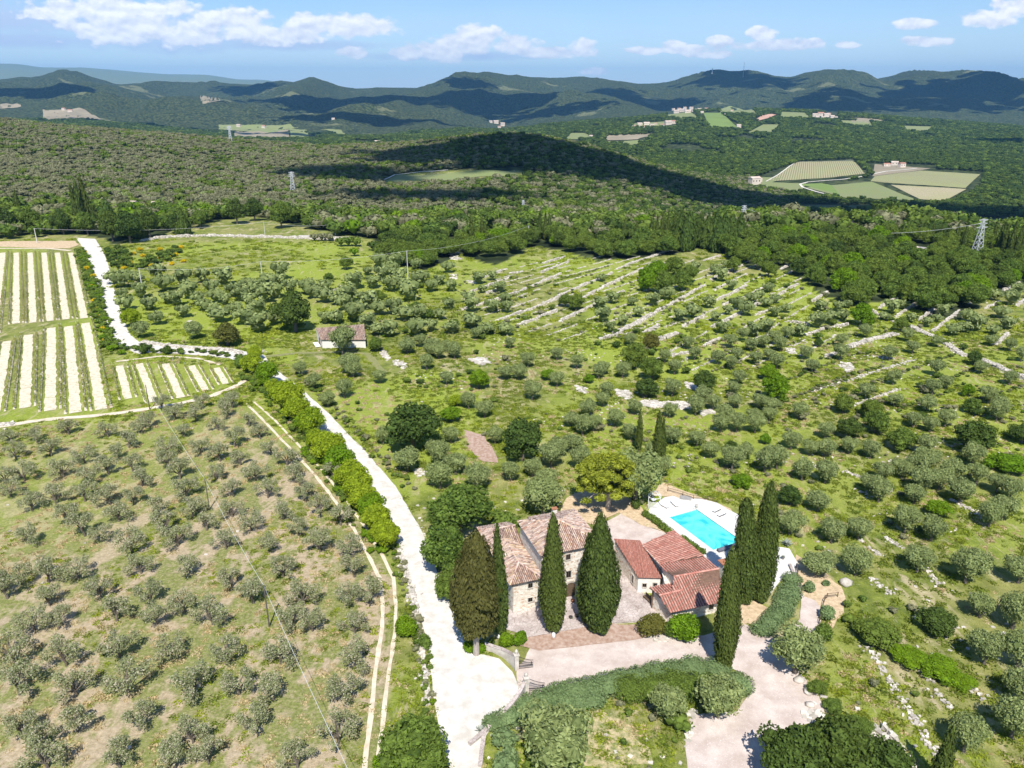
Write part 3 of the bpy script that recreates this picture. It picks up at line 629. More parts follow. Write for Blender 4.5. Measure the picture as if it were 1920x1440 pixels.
ORD = ['', 'second ', 'third ', 'fourth ', 'fifth ', 'sixth ', 'seventh ', 'eighth ', 'ninth ', 'tenth ', 'eleventh ', 'twelfth ', 'thirteenth ', 'fourteenth ']
def rank_labels(adj, noun, pts, lms=None):
    """pts: world xy of all the things of one kind in view -> a label for each"""
    LM = lms or globals()['LM']; LMW = np.array([P(a, b).xy[:] for a, b, _ in LM])
    A = np.array(pts, float).reshape(-1, 2); Dm = np.linalg.norm(A[:, None] - LMW[None], axis=2)
    rk = Dm.argsort(0).argsort(0); out_ = []
    used = set()
    for i in np.argsort(Dm.min(1)):
        o = sorted(range(len(LM)), key=lambda j: (rk[i, j], Dm[i, j])); o = [j for j in o if (rk[i, j], j) not in used and rk[i, j] < len(ORD)]
        o2 = [j for j in o if rk[i, j] <= rk[i, o[0]] + 2] if o else []
        j = min(o2, key=lambda j: Dm[i, j]) if o2 else int(Dm[i].argmin()); used.add((rk[i, j], j)); out_.append((i, j, int(rk[i, j])))
    res = [None] * len(A)
    for i, j, r_ in out_:
        ad = adj[i] if isinstance(adj, list) else adj
        res[i] = f'{ad} {noun} nearest to {LM[j][2]}' if not r_ else (f'{ad} {noun}, {ORD[r_]}nearest to {LM[j][2]}' if r_ < len(ORD) else f'{ad} {noun} well away from any landmark')
    return res
# ------------------------------------------------------------------ where the trees stand, read off the photo
def CR(x0, y0, s, L_): return [(x0 + a[0] / s, y0 + a[1] / s) for a in L_]
sp_px = [(10,907),(47,902),(97,855),(120,895),(160,868),(105,945),(20,932),(60,957),(160,940),(125,980),(160,1005),(57,1020),(170,905),(30,860),(70,830),(130,815),(20,830),
 (265,1075),(350,1080),(147,1085),(92,1092),(42,1095),(15,1122),(190,1122),(282,1130),(95,1135),(435,1102),(220,1165),(295,1170),(345,1147),(400,1172),(65,1182),(110,1180)]
sp_px += CR(0,1140,4.8,[(130,490),(600,520),(1080,440),(1540,470),(560,200),(1030,130),(1420,160),(1870,180),(180,780),(690,790),(1160,760),(1750,800),(700,1110),(1260,1100),(1740,1210),(190,1160),(380,1280),(240,1440),(1080,1440),(1580,1440),(1880,1400),(430,1440)])
sp_px += CR(180,740,4.8,[(590,140),(950,130),(1230,120),(110,380),(400,340),(480,290),(300,480),(200,570),(650,540),(800,380),(900,240),(720,220),(1100,320),(1180,200),(940,530),(1120,600),(1380,290),(1480,400),(1300,640),(1250,470),(1580,540),(1720,640),(1800,790),(1440,770),(1550,930),(1870,960),(640,650),(120,720),(330,690),(420,820),(760,760),(820,930),(1080,770),(130,990),(340,990),(560,1080),(210,1140),(870,1100),(1000,1220),(640,1230),(1400,1220),(1230,1100),(1690,1120),(1820,1260),(1240,920),(60,1320),(320,1420),(740,1360),(1170,1390),(1560,1410)])
sp_px += [(430,1027),(497,1034),(601,1034),(531,1082),(656,1040),(665,1082),(693,1082),(375,1073),(430,1107),(476,1131),(571,1134),(400,1177),(549,1174),(586,1183),(614,1171),(656,1134),(693,1128),(665,1189),(427,1238),(528,1244),(560,1250),(369,1299),(449,1302),(513,1312),(668,1253),(650,1314),(635,1391),(390,1379),(406,1437),(558,1440),(625,900),(600,965),(640,985),(480,1370),(330,1240),(300,1350),(250,1300)]
ol_px = CR(180,470,4.8,[(330,270),(390,290),(240,340),(410,430),(560,260),(610,370),(790,320),(240,430),(280,540),(480,540),(550,670),(650,480),(730,500),(790,600),(960,290),(850,430),(930,490),(1040,390),(1080,470),(1160,310),(980,540),(1170,500),(1050,600),(1120,640),(1240,420),(1250,580),(1310,460),(1360,350),(1400,400),(1390,510),(1470,580),(1480,410),(1510,470),(1550,380),(1350,670),(1460,740),(1600,670),(1620,430),(1660,320),(1750,400),(1660,260),(410,790),(890,800),(1900,400),(170,300)])
ol_px += CR(560,470,4.8,[(510,350),(620,220),(720,150),(890,150),(670,340),(750,270),(830,370),(910,300),(980,400),(1060,170),(1190,370),(1010,460),(820,220),(1270,310),(1090,310),(1340,200),(1380,370),(1360,530),(1530,480),(1650,380),(1620,300),(1740,270),(1850,470),(1810,380),(1740,560),(1560,550),(720,580),(850,580),(950,630),(630,530),(450,480),(420,540),(350,490),(230,470),(120,430),(240,370),(240,660),(350,660),(500,640),(630,720),(720,760),(820,780),(1070,620),(1200,730),(1050,770),(1380,750),(1270,620),(980,930),(1100,870),(1200,910),(1320,910),(400,905),(400,960),(870,760),(1180,960),(1400,940),(1600,800),(1680,760),(1870,760),(1900,880),(1560,700),(1870,560)])
ol_px += CR(440,560,4.174,[(520,600),(620,710),(730,850),(860,780),(930,620)])
ol_px += CR(700,650,4.8,[(480,210),(290,70),(590,110),(730,110),(700,870),(540,990),(600,1080),(740,1150),(310,1130),(600,1280),(60,330),(90,880),(940,1290),(1240,1210),(1430,1170),(1000,640),(860,560),(1100,880),(1390,190),(1310,300),(1190,300),(1650,360),(1650,120),(1830,200),(1430,480),(1780,720),(1880,800),(1800,960),(1660,1000),(1850,1100),(1600,1090),(1560,1290),(660,340)])
ol_px += CR(1060,650,4.8,[(300,290),(510,280),(600,270),(980,250),(1160,120),(1370,160),(1490,210),(1540,120),(1710,160),(1830,130),(1900,200),(960,450),(830,460),(1510,440),(1560,340),(1330,570),(1230,520),(1170,620),(330,540),(370,460),(620,610),(450,720),(580,840),(200,630),(250,760),(1430,680),(1390,770),(1540,770),(1690,680),(1810,690),(1700,780),(1520,550),(1740,560),(1180,900),(940,640),(960,880),(1300,1000),(1480,930),(1610,1010),(1500,1110),(1790,1130),(860,1180),(790,1010),(1900,1100),(1850,600)])
ol_px += CR(1520,480,4.8,[(80,500),(240,500),(320,470),(180,610),(290,590),(60,650),(660,580),(480,740),(270,820),(260,940),(860,770),(910,880),(700,940),(1120,820),(740,1160),(490,1290),(750,1360),(1040,1410),(1120,1080),(1520,1060),(1780,1160),(1590,1330),(1450,1420),(1690,1440),(1210,1200),(1090,1250),(1640,710),(1620,810),(1790,860),(1890,950),(1280,720),(1380,690),(1480,680),(1040,640),(900,600),(720,520),(820,480),(920,400),(1130,600),(1060,480),(1180,540),(1250,480),(1390,590),(1760,660),(1700,560),(1800,450),(1850,350),(1650,400),(10,1050)])
ol_px += CR(1120,480,4.8,[(40,230),(140,430),(30,480),(310,450),(370,550),(230,630),(50,600),(110,690),(500,450),(620,400),(740,590),(860,560),(1060,590),(1000,470),(1200,310),(1330,540),(1380,420),(1460,380),(1540,330),(1510,460),(1600,430),(1690,510),(1590,550),(1170,530),(1250,480),(1110,230),(880,150),(1060,170),(1160,110),(290,810),(600,960),(810,840),(870,930),(1090,970),(1200,1030),(1430,980),(1550,930),(1380,860),(1190,830),(1300,770),(1120,700),(1400,730),(1520,690),(1590,800),(1490,830),(1640,860),(1700,750),(1820,730),(1650,1040),(1870,930),(1890,1040),(700,1080),(690,1270),(250,1090),(50,1070),(100,1280),(940,1370),(1050,1380),(1230,1350)])
ol_px += CR(1360,720,3.4286,[(890,100),(1070,160),(1280,190),(1200,280),(1410,280),(1310,310),(1740,240),(1690,130),(930,480),(790,450),(640,470),(540,460),(420,420),(240,560),(1000,620),(1130,610),(1230,600),(1290,560),(980,760),(930,700),(1250,700),(1370,680),(1500,770),(1210,770),(1150,960),(1320,1010),(850,1000),(680,1020),(410,970),(590,820),(640,640),(490,620),(830,1230),(1230,1210),(1780,870),(1690,920),(1540,1280),(1600,1220),(1880,1280),(1580,530),(1280,460),(550,1220),(640,350),(720,340),(600,330),(180,250),(280,240),(360,240),(70,300),(190,300),(110,470),(50,560),(1840,580),(1740,700),(1820,760),(1610,650),(1440,630),(470,230)])
ol_px += CR(1500,1040,3.6,[(820,110),(1430,500),(1210,420),(1240,740),(1460,770),(1420,1240),(1480,1010),(1100,1330)])
ol_px += [(1296,1002+0),] if False else []
SPECIAL_KEEP = []     # broad things that crowd out olives: px, py, world radius
big = []              # (px, py base, width px, kind, height factor, label, category, name)
def B(px, py, w, kind, label, cat='tree', name='broadleaf_tree', hs=1.0): big.append((px, py, w, kind, hs, label, cat, name))
B(555,622,88,'dark','large dark evergreen oak left of the small stone shed',name='oak_tree')
B(427,648,66,'brown','round brownish evergreen bush above the gravel lane wall',name='round_bush',cat='bush',hs=.75)
B(247,612,42,'yellow','yellow-green tree at the right verge of the white road')
B(775,842,122,'dark','large dark green tree right of the middle white road',name='oak_tree',hs=.9)
B(845,790,50,'bright','bright green bush behind the large dark green tree',name='leafy_bush',cat='bush',hs=.7)
B(980,862,92,'round','round dark green tree standing alone mid slope',name='oak_tree',hs=1.0)
B(898,728,48,'bright','light green bushy tree on the middle slope',hs=.9)
B(1028,712,36,'bright','small bright green bush among mid slope olives',name='leafy_bush',cat='bush',hs=.7)
B(855,760,40,'yellow','yellow-green bush at the edge of the sunny clearing',name='leafy_bush',cat='bush',hs=.6)
B(862,1002,138,'oak','mid green leafy tree behind the broad brown cypress',hs=.85)
B(838,1078,104,'oak','dense green tree between the white road and the brown cypress',hs=1.15)
B(842,1122,70,'oak','low green tree leaning over the right road edge',hs=1.0)
B(948,985,62,'shrub','feathery green bush behind the farmhouse roof',name='leafy_bush',cat='bush',hs=.8)
B(1018,967,84,'olive','large olive tree directly behind the farmhouse roof',name='olive_tree',hs=1.0)
B(1190,948,100,'olive','tall grey olive tree right of the yellow-green pine',name='olive_tree',hs=1.2)
B(1212,745,54,'dark','dark green bush left of the white rock outcrop',name='oak_tree',hs=.8)
B(1190,690,60,'oak','green tree with loose crown above the outcrop')
B(1222,712,52,'oak','green tree right of the loose crowned one above the outcrop')
B(1220,660,42,'brown','dark brownish tree under the thick white terrace wall',name='oak_tree')
B(1104,718,25,'bright','small bright bush between two olives mid slope',name='leafy_bush',cat='bush',hs=.8)
B(1318,736,52,'dark','dark green tree at the upper edge of the outcrop',name='oak_tree')
B(1452,752,58,'bright','bright green tree at the foot of the terraces',hs=1.1)
B(1440,712,44,'bright','small bright tree just above the larger bright one',hs=.8)
B(1370,848,28,'dark','small dark bush on the slope above the pool',name='leafy_bush',cat='bush')
B(1390,912,46,'bright','bright green low bush right of the pool olives',name='leafy_bush',cat='bush',hs=.6)
B(1434,832,26,'bright','thin young green tree alone on the slope',hs=.9)
B(1614,612,52,'bright','green oak right at the centre of the walled terraces',name='oak_tree')
B(1688,622,34,'oak','small green oak on the upper side of the diagonal wall',name='oak_tree')
B(1616,570,30,'oak','small green oak under the wood edge',name='oak_tree')
B(1814,744,27,'bright','bright young tree on the right grassy terrace',hs=1.1)
B(1824,684,32,'dark','dark tree at the corner of the diagonal wall',name='oak_tree')
B(1580,775,46,'oak','green tree at the left end of the long thicket',name='oak_tree')
B(1630,785,46,'oak','green tree in the middle of the long thicket',name='oak_tree')
B(1534,650,22,'dark','small dark bush on the left grassy terrace',name='leafy_bush',cat='bush',hs=.8)
B(1590,822,58,'dark','dark tree in the lower left of the long thicket',name='oak_tree',hs=.8)
B(1640,812,60,'oak','leafy tree in the heart of the long thicket',name='oak_tree',hs=.9)
B(1690,843,70,'oak','broad tree at the right end of the long thicket',name='oak_tree',hs=.7)
B(1822,848,92,'dark','wide dark thicket tree near the right edge',name='oak_tree',hs=.8)
B(1758,968,56,'bright','bright green bush alone on the right slope',name='leafy_bush',cat='bush',hs=.7)
B(1480,945,54,'dark','dark green bush behind the tall cypress pair',name='leafy_bush',cat='bush',hs=.8)
B(1821,775,36,'oak','green tree above the wide dark thicket',name='oak_tree')
B(1885,880,90,'bright','low spreading bramble at the right edge',name='bramble',cat='bush',hs=.35)
B(1915,830,60,'dark','dark shrub cut by the right edge of the photo',name='leafy_bush',cat='bush',hs=.7)
B(1640,1205,92,'oak','dark leafy shrub below the boulder',name='leafy_bush',cat='bush',hs=.55)
B(1755,1182,88,'dark','dark spreading shrub on the lower right slope',name='leafy_bush',cat='bush',hs=.55)
B(1700,1240,80,'bright','bright bramble mass left of the dark spreading shrub',name='bramble',cat='bush',hs=.35)
B(1755,1262,92,'bright','bright bramble mass under the dark spreading shrub',name='bramble',cat='bush',hs=.35)
B(1806,1285,60,'bright','right end of the bright bramble mass',name='bramble',cat='bush',hs=.35)
B(1610,1375,60,'oak','leafy bush on the bank right of the drive rocks',name='leafy_bush',cat='bush',hs=.55)
B(1560,1330,46,'oak','small leafy bush beside the drive rocks',name='leafy_bush',cat='bush',hs=.5)
B(1485,1472,150,'dark','big oak crown at the bottom over the parked car',name='oak_tree',hs=1.0)
B(1560,1450,150,'dark','second big oak crown right of the parked car',name='oak_tree',hs=1.0)
B(1650,1475,130,'dark','third oak crown reaching over the bottom edge',name='oak_tree',hs=.9)
B(643,668,50,'olive','olive tree hiding the middle of the stone shed',name='olive_tree',hs=1.35)
B(655,700,46,'olive','olive tree just below the stone shed',name='olive_tree',hs=1.0)
B(778,1448,165,'oak','big leafy tree at the bottom left of the white road',hs=.8)
B(735,1462,90,'bright','yellow-green bush in front of the big roadside tree',name='leafy_bush',cat='bush',hs=.8)
B(1490,1262,104,'olive','grey olive tree at the corner of the drive',name='olive_tree',hs=1.0)
B(1530,1300,44,'oak','green bush right of the drive corner olive',name='leafy_bush',cat='bush',hs=.7)
B(1345,1345,98,'olive','olive tree at the right end of the rosemary bank',name='olive_tree',hs=.95)
B(1250,1352,74,'olive','olive tree on the middle of the rosemary bank',name='olive_tree',hs=1.15)
B(1040,1448,150,'olive','large olive tree at the lower left of the rosemary bank',name='olive_tree',hs=1.0)
B(950,1440,60,'rosemary','spiky grey-green bush behind the curved gate wall',name='leafy_bush',cat='bush',hs=1.2)
B(945,1395,56,'rosemary','upper spiky bush behind the curved gate wall',name='leafy_bush',cat='bush',hs=1.0)
B(1545,905+160,50,'olive','olive bush hanging over the garden steps',name='olive_tree',hs=.7)
B(1530,1078,66,'olive','low olive at the upper corner of the garden path',name='olive_tree',hs=.7)
for i_, (a, b, w_, kd, lb) in enumerate([(212, 452, 52, 'dark', 'big dark tree at the head of the white road, leftmost'), (245, 456, 56, 'dark', 'big dark tree at the head of the white road, middle one'), (282, 446, 50, 'dark', 'big dark tree at the head of the white road, rightmost'), (376, 428, 32, 'oak', 'small round tree standing on the upper lawn'), (445, 420, 44, 'dark', 'broad tree on the upper lawn edge, left one'), (528, 428, 48, 'oak', 'broad tree casting shade on the upper lawn'), (478, 414, 40, 'dark', 'dark tree behind the upper lawn'), (330, 438, 36, 'dark', 'dark tree beside the upper lawn entrance'), (120, 440, 44, 'dark', 'dark tree above the vineyard end'), (60, 436, 46, 'oak', 'leafy tree above the vineyard, middle one'), (10, 440, 50, 'dark', 'dark tree above the vineyard at the photo edge'), (165, 440, 40, 'oak', 'leafy tree left of the white road head')]): B(a, b, w_, kd, lb, name='broadleaf_tree', hs=1.25)
# the two clumps of green trees inside the terraces
for i, (a, b, w_) in enumerate([(1215,548,46),(1245,552,52),(1275,545,46),(1232,525,44),(1262,520,46),(1290,530,40),(1210,530,36),(1080,582,36),(1060,576,30)]):
    B(a, b, w_, 'oak' if i % 3 else 'bright', f'green oak in the terrace clump, {["lower left", "lower middle", "lower right", "upper left", "upper middle", "upper right", "far left", "brighter right", "brighter left"][i]} one of its group', name='oak_tree')
for i, (a, b, w_) in enumerate([(1360,475,44),(1395,490,46),(1420,505,44),(1445,485,42),(1400,460,40),(1440,520,36),(1375,510,34)]):
    B(a, b, w_, 'oak', f'green oak at the terrace top, {["first", "second", "third", "fourth", "fifth", "sixth", "seventh"][i]} of the seven from the left side', name='oak_tree')
for i, (a, b, w_) in enumerate([(780,590,30),(805,600,26),(705,660,34),(712,572,34),(616,530,22),(650,505,30),(852,618,26)]):
    B(a, b, w_, 'oak', 'green shrubby tree among olives ' + ['above the clearing', 'beside the one above the clearing', 'right of the stone shed', 'up slope of the stone shed', 'by the stony patch', 'in the rough meadow', 'at the left end of the long wall'][i], name='oak_tree')
def world_w(px, p):
    d = p.y * cp - (p.z - H) * sp; return px * d / FP
BIGPOS = []
for (px, py, wd, kind, hs, label, cat, name) in big:
    p = G(px, py, 0) if py > 1380 else P(px, py); ww = world_w(wd, p)
    pr_ = OLV if kind == 'olive' else KIN[kind]
    BIGPOS.append((p.x, p.y, ww * .5)); plant(name, pr_, p, ww, label, cat, hs=hs)
# yellow-green row along the road
row = [(462,690,50),(490,715,62),(520,748,66),(548,782,70),(572,812,74),(600,845,78),(625,880,82),(650,915,84),(672,950,84),(694,988,80),(715,1022,72),(468,668,40),(535,765,60),(612,862,66),(660,932,70),(505,738,44),(560,800,50),(585,835,46),(640,905,56),(684,972,58),(704,1008,52)]
for i, (a, b, w_) in enumerate(sorted(row, key=lambda t: t[1])):
    p = P(a + 12, b + 8); ww = world_w(w_, p)
    plant('roadside_tree', KIN[['yellow', 'yellow', 'bright', 'yellow', 'yellow'][i % 5]], p, ww * [.9, 1.12, .85, 1.05][i % 4], f'yellow-green tree of the road row, {["first", "second", "third", "fourth", "fifth", "sixth", "seventh", "eighth", "ninth", "tenth", "eleventh", "twelfth", "thirteenth", "fourteenth", "fifteenth", "sixteenth", "seventeenth", "eighteenth", "nineteenth", "twentieth", "twenty-first"][i]} from the road junction', 'tree', 'yellow-green trees along the white road', hs=[.95, .8, 1.1][i % 3])
# olives
def dedupe(px_list, rmin, keep):
    o = []
    for (a, b) in px_list:
        p = P(a, b)
        if any((p.x - k[0]) ** 2 + (p.y - k[1]) ** 2 < (k[2] * .8) ** 2 for k in BIGPOS): continue
        if any((p.x - k.x) ** 2 + (p.y - k.y) ** 2 < rmin ** 2 for k in o + keep): continue
        o.append(p)
    return o
sparse = dedupe(sp_px, 3.0, []); olives = dedupe(ol_px, 3.2, [])
q_ = random.Random(5)
allol = [(p, 'sparse', q_.uniform(4.3, 5.6)) for p in sparse] + [(p, 'olive', q_.uniform(5.2, 6.6) if (p.x < -30 and p.y > 215) else q_.uniform(3.9, 5.0) if p.y > 150 else q_.uniform(4.4, 5.9)) for p in olives]
# the 300 that show largest are trees of their own, the rest one mass
allol.sort(key=lambda t: t[0].y); near, far = allol[:296], allol[296:]
for kind, ad in (('sparse', 'thin grey olive'), ('olive', 'rounded silvery olive')):
    sub = [t for t in near if t[1] == kind]; labs = rank_labels(ad, 'tree', [t[0].xy[:] for t in sub])
    for (p, k, wd), lb in zip(sub, labs):
        if kind == 'sparse': plant('olive_tree', SPR, p, wd, lb, 'olive tree', 'thin olives of the dry left grove', hs=q_.uniform(.9, 1.15))
        else: plant('olive_tree', OLV, p, wd, lb, 'olive tree', 'olives on the green slopes', single=p.y > 230, hs=q_.uniform(.95, 1.25))

def scatter(name, sources, P3, scl, rot, label=None, seed=0, **k):
    """one mass of many copies: points carrying instances of meshes that stand in the scene"""
    me = bpy.data.meshes.new(name); me.vertices.add(len(P3)); me.vertices.foreach_set('co', np.asarray(P3, np.float32).ravel())
    a = me.attributes.new('sc', 'FLOAT_VECTOR', 'POINT'); s3 = np.asarray(scl, np.float32); s3 = np.repeat(s3[:, None], 3, 1) if s3.ndim == 1 else s3
    a.data.foreach_set('vector', s3.ravel()); a = me.attributes.new('rz', 'FLOAT', 'POINT'); a.data.foreach_set('value', np.asarray(rot, np.float32))
    a = me.attributes.new('vi', 'INT', 'POINT'); a.data.foreach_set('value', np.random.default_rng(seed).integers(0, len(sources), len(P3)).astype(np.int32))
    me.update(); o = obj(name, me, label=label, kind='stuff', **k)
    g = bpy.data.node_groups.new(name, 'GeometryNodeTree'); g.interface.new_socket('Geometry', in_out='INPUT', socket_type='NodeSocketGeometry'); g.interface.new_socket('Geometry', in_out='OUTPUT', socket_type='NodeSocketGeometry')
    gi = g.nodes.new('NodeGroupInput'); go = g.nodes.new('NodeGroupOutput'); ip = g.nodes.new('GeometryNodeInstanceOnPoints'); l = g.links.new
    gti = g.nodes.new('GeometryNodeGeometryToInstance')
    for s in reversed(sources):
        oi = g.nodes.new('GeometryNodeObjectInfo'); oi.inputs['Object'].default_value = s; oi.transform_space = 'ORIGINAL'; oi.inputs['As Instance'].default_value = False; l(oi.outputs['Geometry'], gti.inputs[0])
    def attr(nm, ty):
        n = g.nodes.new('GeometryNodeInputNamedAttribute'); n.data_type = ty; n.inputs[0].default_value = nm; return n.outputs[0]
    l(gi.outputs[0], ip.inputs['Points']); l(gti.outputs[0], ip.inputs['Instance']); ip.inputs['Pick Instance'].default_value = True
    l(attr('vi', 'INT'), ip.inputs['Instance Index']); l(attr('sc', 'FLOAT_VECTOR'), ip.inputs['Scale'])
    cx = g.nodes.new('ShaderNodeCombineXYZ'); l(attr('rz', 'FLOAT'), cx.inputs[2]); l(cx.outputs[0], ip.inputs['Rotation'])
    l(ip.outputs[0], go.inputs[0]); md = o.modifiers.new('scatter', 'NODES'); md.node_group = g
    return o
# ------------------------------------------------------------------ woods
def lowtree(name, kind, mat, seed, n=60, size=0.5):
    q = random.Random(seed); cl = []
    for i in range(6):
        a = i * 2.4; rr = 0.28 * math.sqrt((i + .5) / 6) * 1.3; s = q.uniform(.2, .3); cl.append((rr * math.cos(a), rr * math.sin(a), .52 + q.uniform(-.06, .16), s, s, s))
    cl.append((0, 0, .4, .3, .3, .36))
    return crown_mesh(name, cl, n, size, M[mat], seed, .6, .85, .65)
LOW = {}
for kk, mt, c in (('green', 'oak_leaf', 3), ('dark', 'dark_leaf', 2), ('grey', 'grey_leaf', 3), ('bright', 'bright_leaf', 1), ('olive', 'olive_leaf', 2)):
    LOW[kk] = [lowtree('low_' + kk + '_tree', kk, mt, 300 + i, 90, 0.085) for i in range(c)]
def in_view(X, Y, Z, m=80): 
    a, b = proj(X, Y, Z); return (a > -m) & (a < 1920 + m) & (b < 1440 + 60) & (Y > 40)
# horizon line of the terrain seen so far, to leave out what the hills hide
def visible(X, Y, Z, top=8.0):
    s = X / Y; ok = np.ones(len(X), bool); e = (Z + top - H) / Y
    for f in np.linspace(0.12, 0.985, 34):
        y = Y * f; ok &= ((terr(s * y, y) - H) / y < e)
    return ok
def jitter_grid(y0, y1, step, seed, smax=0.78, jit=.45):
    r = np.random.default_rng(seed); X = np.arange(-smax * y1, smax * y1, step); Y = np.arange(y0, y1, step); X, Y = np.meshgrid(X, Y)
    X = X + r.uniform(-jit, jit, X.shape) * step; Y = Y + r.uniform(-jit, jit, Y.shape) * step; X, Y = X.ravel(), Y.ravel()
    k = np.abs(X) < smax * Y; return X[k], Y[k]
OPEN = [[(-200, 462), (150, 462), (152, 440), (200, 450), (215, 462), (300, 440), (560, 440), (700, 450), (720, 452), (700, 480), (-200, 480)],   # vineyard top, meadow
        [(395, 415), (480, 405), (560, 425), (640, 440), (560, 446), (400, 446), (300, 440), (380, 425)], CLEAR,
        [(150, 452), (142, 440), (250, 438), (290, 446), (200, 455)]]
FIELDS = [[(1400, 338), (1500, 303), (1600, 298), (1632, 330), (1560, 345), (1500, 352), (1395, 348)], [(1395, 348), (1500, 352), (1620, 335), (1700, 312), (1760, 318), (1845, 322), (1840, 352), (1778, 382), (1600, 378), (1490, 362)],
          [(1500, 384), (1640, 384), (1636, 396), (1492, 396)], [(1620, 305), (1760, 310), (1740, 326), (1640, 332)], [(1800, 408), (1920, 408), (1920, 440), (1800, 432)], [(1180, 214), (1240, 209)], 
          [(430, 246), (545, 240), (610, 262), (440, 262)], [(1310, 212), (1345, 208), (1400, 245), (1330, 240)], [(1405, 226), (1445, 213), (1460, 218), (1425, 232)], [(1130, 256), (1230, 252), (1200, 268), (1140, 272)], [(1150, 262), (1220, 264), (1180, 278)],
          [(1690, 235), (1750, 238), (1740, 250), (1700, 247)], [(75, 205), (150, 203), (215, 222), (90, 228)], [(1460,222),(1520,224),(1510,212),(1465,210)], [(1350,214),(1420,216),(1410,203),(1350,203)], [(1580,236),(1640,240),(1630,228),(1575,226)], [(1400,250),(1440,252),(1470,234),(1430,234)], [(1250,222),(1310,224),(1300,208),(1250,206)], [(1060,262),(1110,262),(1100,250),(1070,250)], [(1180,242),(1270,240),(1270,228),(1190,230)], [(1520,224),(1575,226),(1570,212),(1520,212)], [(715, 330), (985, 312), (985, 334), (716, 348)]]
# upper edge of the olive land (photo row by column) = where the near wood begins
EDGEX = [-400, 0, 140, 200, 300, 560, 690, 720, 800, 860, 930, 1000, 1050, 1120, 1180, 1260, 1330, 1400, 1450, 1500, 1540, 1600, 1680, 1740, 1800, 1850, 1920, 2300]
EDGEY = [455, 452, 440, 462, 440, 448, 462, 492, 508, 478, 498, 462, 470, 490, 486, 478, 462, 500, 500, 520, 552, 575, 560, 595, 600, 560, 545, 545]
def near_wood(x, y): return (y < np.interp(x, EDGEX, EDGEY))
def openland(a, b, polys):
    m = np.zeros(a.shape, bool)
    for p in polys:
        if len(p) > 2: m |= inpoly(a, b, p)
    return m
# -- belt of broad-leaved trees you can tell apart
X, Y = jitter_grid(215, 460, 9.0, 41); Z = terr(X, Y); a, b = proj(X, Y, Z)
k = in_view(X, Y, Z, 30) & near_wood(a, b) & ~openland(a, b, OPEN) & (Y < 456)
X, Y, Z, a, b = X[k], Y[k], Z[k], a[k], b[k]; o_ = np.argsort(Y)
ROADGAP = [[(1660, 452), (1760, 462), (1930, 482), (1930, 492), (1760, 476), (1660, 466)], [(1500, 396), (1640, 404), (1640, 420), (1500, 416)]]
k = ~openland(a[o_], b[o_], ROADGAP); o_ = o_[k]
take = o_[:262]; rest = o_[262:]
WLM = [(x_, y_, 'the wood edge above ' + n_) for x_, y_, n_ in [(745, 480, 'the meadow corner'), (800, 498, 'the concrete pole'), (860, 472, 'the white rock face'), (930, 485, 'the top left terraces'), (1000, 455, 'the terrace path'), (1050, 462, 'the first long wall'), (1120, 480, 'the second long wall'), (1180, 478, 'the middle terraces'), (1260, 470, 'the dark conifers'), (1330, 455, 'the conifer end'), (1400, 480, 'the seven terrace oaks'), (1450, 490, 'the upper right walls')]]
WLM += [(x_, y_, 'the ' + n_) for x_, y_, n_ in [(1500, 510, 'notch of the big wood'), (1540, 540, 'lower left lobe of the big wood'), (1600, 565, 'bottom point of the big wood'), (1600, 510, 'heart of the big wood'), (1650, 540, 'lower middle of the big wood'), (1680, 500, 'centre right of the big wood'), (1740, 585, 'lower right lobe of the big wood'), (1740, 530, 'right lobe of the big wood'), (1800, 560, 'gap before the right terraces'), (1830, 500, 'foot of the tall right pylon'), (1880, 520, 'right end of the big wood'), (1915, 545, 'wood at the right photo edge'), (1700, 460, 'grey road at the wood top'), (1800, 470, 'grey road left of the pylon'), (1900, 480, 'grey road at the photo edge'), (1560, 450, 'red roofed house on the plateau'), (1480, 450, 'wood behind the pylon'), (1500, 480, 'upper left of the big wood'), (1640, 470, 'top centre of the big wood'), (1400, 440, 'pylon behind the conifers'), (1300, 440, 'back of the conifers'), (1200, 450, 'wood behind the middle terraces'), (1100, 450, 'lone cypress trio'), (900, 450, 'pair of dark cypresses'), (820, 460, 'back of the concrete pole wood'), (760, 455, 'left end of the wood'), (690, 452, 'meadow top corner'), (50, 440, 'top of the vineyard'), (200, 436, 'upper end of the white road'), (330, 432, 'upper left conifers')]]
labs = rank_labels('leafy', 'woodland tree', np.stack([X[take], Y[take]], 1).tolist(), WLM)
belt_src = []
for n_, i in enumerate(take):
    kind = 'oak' if rng.random() < .74 else ('dark' if rng.random() < .35 else 'bright')
    o = plant('woodland_tree', KIN[kind], (X[i], Y[i], Z[i] - .3), rng.uniform(8.0, 12.5), labs[n_], 'tree', 'trees of the wood above the olive terraces', single=True, hs=rng.uniform(.8, 1.05))
X2, Y2 = jitter_grid(430, 640, 8.0, 42); Z2 = terr(X2, Y2); a2, b2 = proj(X2, Y2, Z2)
k = in_view(X2, Y2, Z2, 60) & ~openland(a2, b2, OPEN + FIELDS + ROADGAP) & (Y2 > 452) & ~((a2 < 1000) & (Y2 > 520))
PX_ = np.concatenate([X[rest], X2[k]]); PY_ = np.concatenate([Y[rest], Y2[k]]); PZ_ = np.concatenate([Z[rest], Z2[k]])
def lowsrc(kind, px, py, w_, label, n=None):
    o = []
    for i, me in enumerate(LOW[kind]):
        p = P(px + i * 14, py); s = obj('young_tree', me, label=label + [', left one', ', right one', ', far one'][i], cat='tree', group='scrub trees at the wood edge'); s.location = p; s.scale = (w_, w_, w_); o.append(s)
    return o
